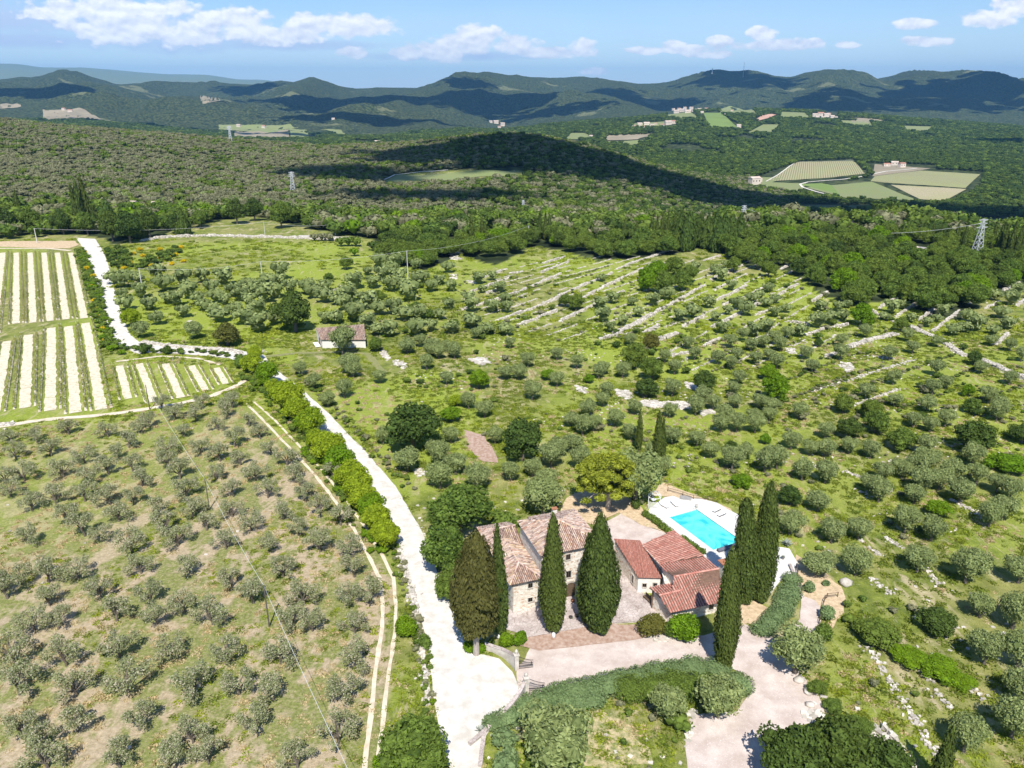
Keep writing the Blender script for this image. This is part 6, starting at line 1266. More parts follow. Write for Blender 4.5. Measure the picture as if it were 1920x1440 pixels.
# deck with a hole for the basin
bm = bmesh.new(); o_v = [bm.verts.new((p.x, p.y, .16)) for p in deck_poly]; i_v = [bm.verts.new(Lp(a, b, .16)) for a, b in ((0, 0), (0, PWD), (PLN, PWD), (PLN, 0))]
es = [bm.edges.new((o_v[i], o_v[(i + 1) % len(o_v)])) for i in range(len(o_v))] + [bm.edges.new((i_v[i], i_v[(i + 1) % 4])) for i in range(4)]
bmesh.ops.triangle_fill(bm, edges=es, use_beauty=True)
kill = [f for f in bm.faces if all(v in i_v for v in f.verts)]; bmesh.ops.delete(bm, geom=kill, context='FACES_ONLY'); bmesh.ops.recalc_face_normals(bm, faces=bm.faces[:])
if sum(f.normal.z for f in bm.faces) < 0: bmesh.ops.reverse_faces(bm, faces=bm.faces[:])
bmesh.ops.extrude_face_region  # noqa
me = bpy.data.meshes.new('pool_deck'); bm.to_mesh(me); bm.free(); me.materials.append(M['deck']); dk = obj('pool_deck', me, kind='structure', label='white paved pool deck'); sd_ = dk.modifiers.new('thickness', 'SOLIDIFY'); sd_.thickness = .14; sd_.offset = -1
pool = empty('swimming_pool', Lp(0, 0), 0, label='turquoise rectangular swimming pool on the white deck', cat='swimming pool')
m_, t_, b_ = new_mat('pool_tile', .4, .4); b_.inputs['Base Color'].default_value = (0.03, 0.62, 0.70, 1); M['pool_tile'] = m_
mb = MB(); dep = -1.4
# water stands just under the coping; the ground sheet lies below, so the basin is shallow over it
cr = [(0, 0), (PLN, 0), (PLN, PWD), (0, PWD)]
m_, t_, b_ = new_mat('pool_water', .06, .5); q = NT(t_); v = q.pos(); g2 = q.noise(.22, 4, v, .6, 1.5)
q.l(q.mix(q.step(g2, .38, .62), (0.03, 0.50, 0.55), (0.14, 0.76, 0.74)), b_.inputs['Base Color']); q.bump(q.noise(2.5, 3, v, .5), .25, .03, b_); M['pool_water'] = m_
ws = MB(); ws.add([Lp(a, b, .085) for a, b in cr], [(3, 2, 1, 0)]); wo = ws.build('water', M['pool_water'], pool)
if wo.data.polygons[0].normal.z < 0: wo.data.flip_normals()
for (a0, b0, a1_, b1_) in ((-.35, -.18, PLN + .35, -.18), (-.35, PWD + .18, PLN + .35, PWD + .18), (-.18, 0, -.18, PWD), (PLN + .18, 0, PLN + .18, PWD)):
    c_ = Lp((a0 + a1_) / 2, (b0 + b1_) / 2, .14); lx, ly = abs(a1_ - a0) or .34, abs(b1_ - b0) or .34; MB().box(c_, (lx, ly, .12), PA).build('coping', M['deck'], pool)
MB().box(Lp(6.2, PWD + .02, .12), (PLN, .05, .13), PA).build('tile_band', M['cover_fabric'], pool)
for s_ in (0, .5): MB().tube([Lp(.3 - .5, PWD - .6 + s_ * .9, .2), Lp(-.1, PWD - .6 + s_ * .9, 1.0), Lp(.4, PWD - .6 + s_ * .9, .9), Lp(.4, PWD - .6 + s_ * .9, .05)], .025, 6).build('ladder_rail', M['steel'], pool)
rebase(pool)
cv = MB(); cc_ = G(1331, 1046); cv.tube([Lp(PLN + .9, .3, .5), Lp(PLN + .9, 4.9, .5)], .38, 10); cv.build('rolled_pool_cover', M['cover_fabric'], None, True, label='dark rolled pool cover at the near end of the pool', cat='pool cover')
def lounger(px, py, ang, label):
    p = G(px, py, .17); e = empty('sun_lounger', p, ang, label=label, cat='sun lounger', group='sun loungers on the pool deck')
    MB().box((0, 0, .3), (1.3, .62, .10)).build('seat', M['cloth_white'], e); b = MB(); b.add([(.65, -.31, .25), (.65, .31, .25), (1.2, .31, .68), (1.2, -.31, .68), (.65, -.31, .35), (.65, .31, .35), (1.16, .31, .78), (1.16, -.31, .78)], [(0, 1, 2, 3), (7, 6, 5, 4), (0, 3, 7, 4), (1, 5, 6, 2), (2, 6, 7, 3), (0, 4, 5, 1)]); b.build('backrest', M['cloth_white'], e)
    for x in (-.55, .55):
        for y in (-.27, .27): MB().box((x, y, .12), (.05, .05, .25)).build('leg', M['wood'], e)
    MB().box((.25, -.33, .27), (1.8, .04, .12)).build('side_rail', M['iron'], e)
lounger(1247, 951, R(128), 'left white sun lounger at the far left pool corner'); lounger(1266, 948, R(112), 'second white sun lounger right of the left one'); lounger(1342, 959, R(38), 'white sun lounger on the far right of the pool, the upper one'); lounger(1351, 967, R(35), 'white sun lounger on the far right of the pool, the lower one')
# pool deck urn
MB().lathe(G(1306, 952, .16), [(.12, 0), (.2, .1), (.28, .4), (.2, .6), (.25, .7)], 10).build('urn', M['stone_white'], None, True, label='small stone urn at the far pool corner', cat='urn')
# pizza-oven / white arbour with white grid screen
ar = empty('garden_arbour', G(1226, 950), R(-10), label='white wrought arbour with grid screen above the pool', cat='arbour')
for i, (x, y) in enumerate(((-1.1, -.9), (1.1, -.9), (1.1, .9), (-1.1, .9))): MB().tube([(x, y, 0), (x, y, 2.3), (x * .6, y * .6, 3.0), (0, 0, 3.4)], .055, 6).build('post', M['white_paint'], ar)
tr_ = MB(); [tr_.tube([(1.25 * math.cos(t) * k, 1.1 * math.sin(t) * k, z) for t in np.linspace(0, 6.283, 17)], .05, 5) for k, z in ((1, 2.3), (.7, 2.95))]; tr_.build('hoop', M['white_paint'], ar)
gs = MB(); [gs.box((-1.1 + .22 * i, -.95, .75), (.045, .03, 1.5)) for i in range(11)]; [gs.box((0, -.985, .1 + .2 * i), (2.2, .03, .045)) for i in range(8)]; gs.build('grid_screen', M['white_paint'], ar)
tb = empty('garden_table', G(1226, 946, 0) + Vector((0, .8, 0)), 0, label='small white table under the arbour', cat='table'); MB().lathe((0, 0, .7), [(.55, 0), (.55, .05)], 14).build('tabletop', M['white_paint'], tb); MB().lathe((0, 0, 0), [(.25, 0), (.05, .1), (.05, .7)], 8).build('pedestal', M['white_paint'], tb)
MB().box(tuple(G(1286, 934, .2)), (2.2, 1.4, .3), R(-15)).build('well_cover', M['concrete'], None, label='grey stone slab behind the pool loungers', cat='slab')
# agave and its pot, terrace pots
def agave(px, py, z, r, label, n=26):
    q = random.Random(px); mb = MB()
    for i in range(n):
        a = i * 2.4; el = .25 + .9 * (i / n); L_ = r * (1.0 - .25 * i / n); p0 = Vector((0, 0, .15)); d = Vector((math.cos(a) * math.cos(el), math.sin(a) * math.cos(el), math.sin(el))); s = Vector((-math.sin(a), math.cos(a), 0)) * .09 * r / 1.2
        mb.add([p0 - s, p0 + s, p0 + d * L_ * .5 + s * 1.1, p0 + d * L_ * .5 - s * 1.1, p0 + d * L_ - Vector((0, 0, .05))], [(0, 1, 2, 3), (3, 2, 4)])
    o = mb.build('agave', M['agave_leaf'], None, label=label, cat='agave'); o.location = G(px, py, z); return o
agave(1474, 1022, .15, 1.5, 'large grey agave with pointed leaves at the deck end'); agave(1468, 1046, .55, .6, 'small agave in a pot on the white deck')
MB().lathe(tuple(G(1468, 1048, .16)), [(.18, 0), (.3, .35), (.34, .42), (.3, .44)], 12).build('plant_pot', M['concrete'], None, True, label='grey plant pot on the white deck end', cat='plant pot')
agave(902, 1372, .1, 1.0, 'spiky agave at the roadside below the gate', 30)
for i, (a, b, lb) in enumerate([(1070, 1160, 'left dark planter on the terrace between two cypresses'), (1081, 1157, 'right dark planter on the terrace between two cypresses')]): 
    e = empty('planter', G(a, b), 0, label=lb, cat='planter'); MB().lathe((0, 0, 0), [(.2, 0), (.32, .4), (.3, .42)], 10).build('pot', M['iron'], e, True); obj('plant', KIN['shrub'][0][0], e).scale = (.3, .3, .3)
MB().lathe(tuple(G(1074, 1130)), [(.2, 0), (.3, .5), (.34, .55)], 10).build('terracotta_pot', M['terracotta'], None, True, label='orange terracotta pot by the arched door', cat='plant pot')
tbl = empty('garden_bench', G(1215, 1128), R(-65), label='grey garden bench against the outbuilding', cat='bench'); MB().box((0, 0, .45), (2.2, .5, .06)).build('seat', M['wood'], tbl); MB().box((0, .26, .8), (2.2, .05, .5)).build('backrest', M['wood'], tbl)
for x in (-.95, .95): MB().box((x, 0, .21), (.08, .45, .42)).build('leg', M['wood'], tbl)
# ------------------------------------------------------------------ gates, pillars and curved walls
def pillar(px, py, label):
    p = G(px, py); e = empty('gate_pillar', p, HA, label=label, cat='gate pillar', group='stone gate pillars'); MB().box((0, 0, 1.25), (.55, .55, 2.6)).build('shaft', M['limestone'], e); MB().box((0, 0, 2.62), (.75, .75, .14)).build('cap', M['stone_white'], e)
    MB().lathe((0, 0, 2.69), [(.12, 0), (.16, .08), (.08, .16), (.26, .4), (.24, .55), (.1, .75), (.02, .85)], 10).build('finial', M['stone_white'], e, True); return p
g1 = pillar(968, 1256, 'upper gate pillar with stone finial by the clipped bushes'); g2 = pillar(986, 1300, 'lower gate pillar with stone finial on the curved wall')
def gate(p, ang, ln, label):
    e = empty('iron_gate', p, ang, label=label, cat='gate', group='open iron gate leaves'); n = 13
    for i in range(n):
        x = .12 + (ln - .12) * i / (n - 1); h = 1.35 + .75 * (1 - i / (n - 1)) ** 1.6 if True else 1.5; MB().tube([(x, 0, .08), (x, 0, h)], .016, 4).build('bar', M['iron'], e)
    for z in (.15, .55): MB().box((ln / 2, 0, z), (ln, .04, .09)).build('rail', M['iron'], e)
    for dz in (0, -.5): MB().tube([(.1 + (ln - .1) * t, 0, 1.35 + .75 * (1 - t) ** 1.6 + dz) for t in np.linspace(0, 1, 9)], .04, 5).build('curved_rail', M['iron'], e)
    MB().box((ln - .2, 0, 1.0), (.14, .08, .2)).build('lock_box', M['iron'], e)
gate(g1 + Vector((.35, .1, 0)), R(9), 2.0, 'upper open leaf of the iron gate'); gate(g2 + Vector((.4, .3, 0)), R(4), 2.1, 'lower open leaf of the iron gate')
def curved_wall(pts, h0, h1, label, wd=.4):
    W_ = [G(*p) for p in pts]; n = 24; ds = [0]
    for a, b in zip(W_[:-1], W_[1:]): ds.append(ds[-1] + (b - a).length)
    def cat(t):
        s = t * ds[-1]; return Vector((np.interp(s, ds, [p.x for p in W_]), np.interp(s, ds, [p.y for p in W_]), 0))
    P_ = [cat(i / n) for i in range(n + 1)]
    for _ in range(3): P_ = [P_[0]] + [(P_[i - 1] + P_[i] * 2 + P_[i + 1]) / 4 for i in range(1, n)] + [P_[-1]]
    e = empty('curved_wall', P_[0], 0, label=label, cat='garden wall'); o = P_[0]
    for nm, mt, z0, wl_, dz in (('wall_body', 'limestone', -.2, wd, 0), ('wall_coping', 'paving', None, wd + .14, .1)):
        mb = MB(); vs = []
        for i, p in enumerate(P_):
            d = P_[min(i + 1, n)] - P_[max(i - 1, 0)]; d.normalize(); nn = Vector((-d.y, d.x, 0)) * wl_ / 2; h = h0 + (h1 - h0) * (i / n) ** 2; lo_ = z0 if z0 is not None else h + .002; hi_ = h if z0 is not None else h + dz
            vs += [p - o - nn + Vector((0, 0, lo_)), p - o + nn + Vector((0, 0, lo_)), p - o + nn + Vector((0, 0, hi_)), p - o - nn + Vector((0, 0, hi_))]
        fs = [(i * 4 + k, i * 4 + (k + 1) % 4, (i + 1) * 4 + (k + 1) % 4, (i + 1) * 4 + k) for i in range(n) for k in range(4)] + [(3, 2, 1, 0), (n * 4, n * 4 + 1, n * 4 + 2, n * 4 + 3)]
        mb.add(vs, fs); me = mb.mesh(nm, M[mt]); bm = bmesh.new(); bm.from_mesh(me); bmesh.ops.recalc_face_normals(bm, faces=bm.faces[:]); bm.to_mesh(me); bm.free(); obj(nm, me, e)
curved_wall([(908,1216),(925,1222),(945,1232),(958,1244),(966,1254)], .9, 2.2, 'curved pale wall above the gravel apron')
curved_wall([(880,1400),(905,1380),(935,1352),(960,1332),(974,1316),(983,1302)], .5, 2.0, 'curved wall sweeping from the road to the lower gate pillar')
curved_wall([(900,1440),(905,1400),(909,1375)], .4, .5, 'low straight wall running down beside the road')
curved_wall([(985,1196),(1060,1183),(1130,1170),(1196,1166)], .22, .22, 'low stone kerb at the edge of the house terrace', .3)
curved_wall([(1480,1062),(1497,1100),(1500,1120),(1505,1125)], .5, .5, 'low garden wall between deck and dry bank', .3)
for a, b, lb in ((1038, 1196, 'white stone bollard at the foot of the middle cypress'), (884, 1232, 'short white kerb stone by the brown cypress trunk'), (935, 1196, 'round white stone by the clipped bushes')):
    MB().lathe(tuple(G(a, b)), [(.28, 0), (.26, .5), (.24, .85), (.1, .95)] if a == 1038 else [(.25, 0), (.24, .35), (.12, .5)], 10).build('kerb_stone', M['white_paint'], None, True, label=lb, cat='kerb stone')
# fences round the garden path: post and rail
def fence(pts, label, hgt=1.0):
    W_ = [G(*p) for p in pts]; e = empty('wooden_fence', W_[0], 0, label=label, cat='fence'); o = W_[0]; W2 = resample(W_, 1.8)
    for i, p in enumerate(W2): MB().box(p - o + Vector((0, 0, hgt / 2)), (.1, .1, hgt)).build('post', M['wood'], e)
    for a, b in zip(W2[:-1], W2[1:]):
        for z in (.45, .9): MB().tube([a - o + Vector((0, 0, z)), b - o + Vector((0, 0, z))], .04, 5).build('rail', M['wood'], e)
fence([(1535,1172),(1540,1150),(1545,1130),(1550,1122),(1570,1120)], 'rustic wooden fence beside the garden path'); fence([(1492,1066),(1496,1090),(1503,1112)], 'dark wooden fence at the end of the deck'); fence([(1252,922),(1280,930),(1300,937),(1322,938),(1345,944)], 'wooden fence along the top of the pool deck')
# ------------------------------------------------------------------ cypresses and garden plants
def cypress(px, py, top_px, wpx, label, mat='cypress_leaf', peak=.35, pw=.75, bot=.45, trunk=.8, n=5200, seed=1, size=.27, lump=.12, name='cypress_tree', px_is_ground=True, trunkmat='bark', tr=.25):
    b = G(px, py) if py > 880 else P(px, py); u = (720 - top_px[1]) / FP; top_z = H + (-sp + u * cp) / (cp + u * sp) * b.y; h = top_z - b.z; ww = world_w(wpx, b + Vector((0, 0, h * .4)))
    e = empty(name, b, 0, label=label, cat='cypress'); e.rotation_euler = (0, math.atan2((top_px[0] - float(proj(b.x, b.y, top_z)[0])) * (b.y * cp + (H - top_z) * sp) / FP, h), 0); me = lathe_crown('cypress_crown', cyp_prof(h - trunk, ww / 2 * .82, trunk, peak, pw, bot), M[mat], seed, n, size, lump, 40, 30); obj('crown', me, e)
    MB().tube([(0, 0, -.3), (0, 0, trunk * .6), (0, 0, trunk + 1.5)], [tr * 1.2, tr, tr * .7], 9).build('trunk', M[trunkmat], e); return b
cypress(893, 1228, (893, 1003), 98, 'broad brownish cypress with bare pale trunk beside the road', 'cypress_brown_leaf', .40, .5, .55, 4.2, 8500, 2, .28, .30, trunkmat='pale_bark', tr=.42)
cypress(940, 1192, (931, 980), 36, 'slim cypress squeezed behind the broad brown one', 'cypress_leaf', .35, .8, .5, .9, 3600, 3, .26, .08)
cypress(1038, 1188, (1037, 964), 58, 'dense pointed cypress before the farmhouse, middle one of the row', 'cypress_leaf', .30, .62, .42, 1.0, 6000, 4, .25, .13)
cypress(1124, 1186, (1127, 963), 88, 'large pointed cypress right of the farmhouse door', 'cypress_leaf', .34, .62, .40, .7, 9500, 5, .26, .22)
cypress(1098, 1170, (1106, 1000), 44, 'smaller cypress stem merged into the large pointed one', 'cypress_leaf', .34, .6, .4, .7, 3000, 15, .26, .12)
cypress(1358, 1252, (1374, 1026), 52, 'tall slim cypress standing alone beside the driveway', 'cypress_leaf', .38, .55, .55, .5, 6000, 6, .25, .15)
cypress(1398, 1130, (1400, 934), 48, 'left one of the two tall cypresses by the pool', 'cypress_leaf', .45, .4, .6, .6, 6500, 7, .27, .20)
cypress(1425, 1126, (1447, 904), 52, 'right and tallest of the two cypresses by the pool', 'cypress_leaf', .42, .5, .62, .6, 7000, 8, .26, .13)
cypress(1198, 846, (1201, 768), 13, 'slim lone cypress on the slope above the pine', n=1800, seed=9, size=.22, lump=.05, trunk=.5)
cypress(1234, 868, (1237, 770), 19, 'larger left half of the twin cypress on the slope', n=2600, seed=10, size=.24, lump=.05, trunk=.5, bot=.6, pw=.55)
cypress(1243, 866, (1245, 782), 10, 'thin right half of the twin cypress on the slope', n=1500, seed=11, size=.22, lump=.05, trunk=.5, bot=.5)
b_c = G(1757, 1478); e = empty('cypress_tree', b_c, 0, label='young cypress poking up from the bottom edge', cat='cypress'); obj('crown', lathe_crown('cypress_crown', cyp_prof(8.6, .85, .4, .3, .8, .5), M['cypress_leaf'], 12, 3000, .22, .06, 30, 20), e); obj('trunk', CYPT, e)
# umbrella pine
pb = G(1140, 955); pine = empty('umbrella_pine', pb, 0, label='spreading yellow-green pine casting deep shade behind the farmhouse', cat='pine tree'); q = random.Random(4); cl = []
for i in range(34):
    a = i * 2.4; t = (i + .5) / 34; rr = 6.0 * math.sqrt(t) * q.uniform(.85, 1.05); s = q.uniform(1.0, 1.6); cl.append((rr * math.cos(a) - .3, rr * math.sin(a) * .85 + .6, 7.6 + (1 - t) * 3.0 + q.uniform(-.5, .5), s, s, s * .62))
for i in range(22):
    a = i * 2.4; t = (i + .5) / 22; rr = 4.8 * math.sqrt(t); s = q.uniform(1.1, 1.6); cl.append((rr * math.cos(a) - .4, rr * math.sin(a) * .8 + .4, 5.6 + q.uniform(-1.2, 1.0), s, s, s * .7))
cl += [(-4.6, -3.6, 3.9, 1.0, .9, .5), (-2.0, -3.8, 4.6, 1.2, 1.0, .6), (-5.6, -2.2, 5.6, .9, .9, .5), (.8, -3.8, 4.9, 1.1, 1.1, .6), (2.6, -3.0, 5.2, 1.2, 1.2, .7)]
obj('crown', crown_mesh('pine_crown', cl, 13000, .26, M['pine_leaf'], 3, .9, .8, .35, low=-.35), pine); limbs(6.2, .42, [(c[0] * .9, c[1] * .9, c[2] - .3) for c in cl[8:34:3]] + [c[:3] for c in cl[-5:]], 4).build('trunk', M['pale_bark'], pine)
# hedges and clipped bushes
def hedge(pts, wd, hg, mat, label, seed, n=900, name='hedge', size=.13):
    r = np.random.default_rng(seed); W_ = resample([G(*p) for p in pts], wd * .45); o = W_[0]; cl = []
    for p in W_: cl.append((p.x - o.x + r.normal() * .08, p.y - o.y + r.normal() * .08, hg * .45, wd * .5 * r.uniform(.9, 1.15), wd * .5 * r.uniform(.9, 1.15), hg * .55 * r.uniform(.9, 1.1)))
    ob = obj(name, crown_mesh(name, cl, n, size, M[mat], seed, .7, .85, .6), label=label, cat='hedge'); ob.location = o
hedge([(1208,968),(1225,978),(1245,994),(1256,1002)], 1.3, 1.3, 'oak_leaf', 'dark clipped hedge between pool deck and yard', 1, 1600)
hedge([(1278,1012),(1300,1028),(1318,1040)], 1.0, 1.1, 'oak_leaf', 'short hedge between the ribbed roof and the pool', 2, 900)
hedge([(1190,938),(1192,955)], 1.7, 1.8, 'dark_leaf', 'dark bush block at the left end of the pool deck', 3, 900)
hedge([(1430,1186),(1452,1165),(1470,1140),(1482,1110),(1483,1092)], 3.4, 1.5, 'rosemary_leaf', 'curved rosemary hedge between drive and white deck', 4, 7500, 'rosemary_hedge', .12)
hedge([(990,1328),(1050,1310),(1110,1296),(1170,1282),(1230,1268),(1300,1258),(1345,1262),(1385,1290)], 4.2, 1.5, 'rosemary_leaf', 'long rosemary bank along the lower edge of the courtyard', 5, 15000, 'rosemary_bank', .12)
hedge([(1180,1300),(1260,1290),(1330,1300)], 5.0, 1.7, 'oak_leaf', 'darker greenery behind the rosemary bank', 6, 9000, 'rosemary_bank', .13)
hedge([(930,1360),(980,1345),(1040,1330),(1110,1318)], 3.2, 1.3, 'rosemary_leaf', 'left end of the rosemary bank by the curved wall', 7, 7000, 'rosemary_bank', .12)
def bush(px, py, wpx, mat, label, hs=.8, seed=0, n=1500, size=.15, name='clipped_bush', z=0):
    p = G(px, py, z); ww = world_w(wpx, p); r = random.Random(seed); cl = [(r.uniform(-.18, .18) * ww, r.uniform(-.18, .18) * ww, ww * hs * .45, ww * .34, ww * .34, ww * hs * .42) for _ in range(5)]
    ob = obj(name, crown_mesh(name, cl, n, size, M[mat], seed, .6, .9, .6), label=label, cat='bush'); ob.location = p
bush(951, 1208, 30, 'bright_leaf', 'left bright clipped bush beside the upper gate pillar', .8, 1); bush(974, 1208, 27, 'bright_leaf', 'right bright clipped bush beside the upper gate pillar', 1.1, 2)
bush(880, 1222, 22, 'bright_leaf', 'leafy bush left of the pale cypress trunk', 1.1, 3, 900); bush(902, 1222, 18, 'bright_leaf', 'leafy bush right of the pale cypress trunk', 1.1, 4, 900)
bush(1221, 1190, 56, 'brown_leaf', 'dull olive-brown round shrub at the terrace corner', .75, 5, 2200, .16, 'round_shrub'); bush(1285, 1196, 66, 'bright_leaf', 'bright green round shrub under the ribbed roof', .75, 6, 2600, .18, 'round_shrub'); bush(1262, 1190, 40, 'oak_leaf', 'green shrub between the brown and bright round shrubs', .7, 7, 1500, .17, 'round_shrub')
bush(763, 1190, 43, 'bright_leaf', 'round bright green bush at the left road wall', .95, 8, 2200, .15, 'round_shrub'); bush(797, 1215, 26, 'oak_leaf', 'small green bush leaning over the road edge', 1.3, 9, 900, .15, 'round_shrub')
bush(1515, 1108, 27, 'rosemary_leaf', 'small grey-green shrub by the deck fence', .8, 10, 800, .15, 'round_shrub'); bush(1548, 1098, 15, 'rosemary_leaf', 'tiny grey-green shrub on the dry bank', .8, 11, 400, .14, 'round_shrub'); bush(1550, 1160, 30, 'rosemary_leaf', 'grey-green shrub outside the rustic fence', 1.0, 12, 900, .15, 'round_shrub'); bush(1543, 1196, 36, 'oak_leaf', 'green shrub at the lower end of the rustic fence', .8, 13, 1100, .16, 'round_shrub')
bush(270, 664, 20, 'dark_leaf', 'dark bush at the corner of gravel lane and road', 1.2, 14, 600, .2, 'lane_bush'); bush(313, 664, 17, 'dark_leaf', 'small dark bush on the gravel lane verge', 1.1, 15, 500, .2, 'lane_bush'); bush(456, 690, 30, 'oak_leaf', 'green bush at the road junction', 1.0, 16, 900, .2, 'lane_bush')
# parked car under the oak
car = empty('parked_car', G(1452, 1412), R(78), label='dark car parked under the oaks at the bottom', cat='car'); m_, t_, b_ = new_mat('car_paint', .25, .6); b_.inputs['Base Color'].default_value = (0.012, 0.014, 0.018, 1)
bd = MB(); prof_ = [(-2.1, .35), (-2.15, .8), (-1.9, 1.0), (-1.2, 1.05), (-.7, 1.5), (.9, 1.52), (1.6, 1.08), (2.1, .95), (2.15, .35)]; k = len(prof_); bd.add([(x, s * (.88 if z < 1.2 else .7), z) for s in (-1, 1) for x, z in prof_], [tuple(range(k)), tuple(range(2 * k - 1, k - 1, -1))] + [(i, k + i, k + (i + 1) % k, (i + 1) % k) for i in range(k)]); me = bd.mesh('body', m_); bm = bmesh.new(); bm.from_mesh(me); bmesh.ops.recalc_face_normals(bm, faces=bm.faces[:]); bm.to_mesh(me); bm.free(); obj('body', me, car)
ws_ = MB(); ws_.add([(-1.17, -.68, 1.10), (-1.17, .68, 1.10), (-.74, .62, 1.48), (-.74, -.62, 1.48)], [(0, 1, 2, 3)]); ws_.build('rear_window', M['dark_glass'], car).location = (-.02, 0, .01)
for x in (-1.35, 1.35):
    for y in (-.86, .86): w_ = MB(); w_.tube([(x, y - .1, .33), (x, y + .1, .33)], .33, 14); wo_ = w_.build('wheel', M['iron'], car); MB().tube([(x, y + (.09 if y > 0 else -.12), .33), (x, y + (.12 if y > 0 else -.09), .33)], .18, 10).build('rim', M['steel'], wo_)
# ------------------------------------------------------------------ stone shed
sh = empty('stone_shed', G(604, 652), 0, label='small pale shed with tiled roof half hidden by an olive', cat='shed'); s0, s1_, s2_, s3_ = G(605, 652), G(686, 652), G(680, 634), G(594, 638)
hgt_ = 2.6; prism('wall', [s0, s1_, s2_ + Vector((0, 2, 0)), s3_ + Vector((0, .5, 0))], [hgt_, hgt_, hgt_ + .9, hgt_ + .9], M['plaster'], sh)
roof(sh, [s0 + Vector((-.3, -.4, hgt_ + .1)), s1_ + Vector((.3, -.4, hgt_ + .1)), s2_ + Vector((.3, 2.2, hgt_ + 1.1)), s3_ + Vector((-.2, 1.2, hgt_ + 1.1))], 'old_tile', 'old', .3, .45, .12, 60)
dd = (s0 - s3_ - Vector((0, .5, 0))); dd.z = 0; dd.normalize(); oo = Vector((dd.y, -dd.x, 0)); pc2 = s3_.lerp(s0, .55); MB().box(pc2 + Vector((0, .2, 1.05)) + oo * .06, (1.6, .1, 2.1), math.atan2(dd.y, dd.x)).build('door', M['wood'], sh)
MB().box(pc2 + oo * 1.0 + Vector((0, 0, .08)), (5.0, 1.6, .12), math.atan2(dd.y, dd.x)).build('step_slab', M['plaster'], sh)
rebase(sh)
# ------------------------------------------------------------------ poles, wires, pylons
def pole(px, py, tx, ty, label, mat, r0=.14, name='utility_pole', arm=True):
    b = P(px, py); u = (720 - ty) / FP; tz = H + (-sp + u * cp) / (cp + u * sp) * b.y; h = tz - b.z; e = empty(name, b, 0, label=label, cat='utility pole'); lx = (tx - float(proj(b.x, b.y, tz)[0])) * (b.y * cp + (H - tz) * sp) / FP
    MB().tube([(0, 0, -.3), (lx * 0, 0, h)], [r0, r0 * .65], 8).build('shaft', M[mat], e)
    if arm: MB().box((0, 0, h - .35), (.9, .08, .08)).build('crossarm', M['iron'], e); [MB().lathe((x, 0, h - .31), [(.05, 0), (.06, .08), (.02, .15)], 6).build('insulator', M['white_paint'], e) for x in (-.4, .4)]
    return b + Vector((0, 0, h - .1))
pz = [pole(281, 768, 279, 722, 'thin wooden pole beside the small vine plot', 'pole_wood', arm=False), pole(393, 955, 388, 897, 'shorter wooden pole in the dry olive grove', 'pole_wood', .12, arm=False), pole(505, 1175, 499, 1097, 'tall wooden pole with long shadow in the dry olive grove', 'pole_wood', .13, arm=False)]
pc4 = [pole(270, 559, 263, 503, 'concrete pole left in the upper olive grove', 'pole_concrete', .22), pole(493, 530, 489, 490, 'concrete pole right in the upper olive grove', 'pole_concrete', .2), pole(765, 521, 763, 470, 'concrete pole above the stone shed', 'pole_concrete', .2),
       pole(70, 456, 65, 428, 'concrete pole at the top of the vineyard', 'pole_concrete', .24), pole(497, 441, 495, 416, 'thin pole behind the meadow wall', 'pole_concrete', .16), pole(991, 455, 990, 423, 'concrete pole in the wood above the terraces', 'pole_concrete', .2), pole(629, 442, 628, 420, 'thin pole at the meadow corner', 'pole_concrete', .16)]
def wire(a, b, sag, label, r=.022, n=14, name='power_line'):
    o = Vector(a); mb = MB(); mb.tube([Vector(a).lerp(Vector(b), t) - o - Vector((0, 0, 4 * sag * t * (1 - t))) for t in np.linspace(0, 1, n)], r, 4); ob = mb.build(name, M['wire'], None, True, label=label, cat='power line'); ob.location = o
wire(pz[0], pz[1], .8, 'cable from the small plot pole to the shorter grove pole', .026); wire(pz[1], pz[2], .8, 'cable between the two poles of the dry grove', .026); end_ = G(668, 1470, 7.5); wire(pz[2], end_ + (end_ - pz[2]) * .2, .8, 'pale cable running from the tall pole to the bottom edge', .026)
wire(pc4[0], pc4[1], 1.6, 'cable between the two concrete poles of the upper grove', .03); wire(pc4[1], pc4[2], 1.4, 'cable from the right grove pole to the pole above the shed', .03); wire(pc4[2], pc4[5], 2.5, 'cable from the pole above the shed to the wood', .03); wire(pc4[3], pc4[4], 2.5, 'cable from the vineyard pole across the road', .035)
wire(pc4[4], pc4[6], 1.5, 'cable along the meadow wall', .03)
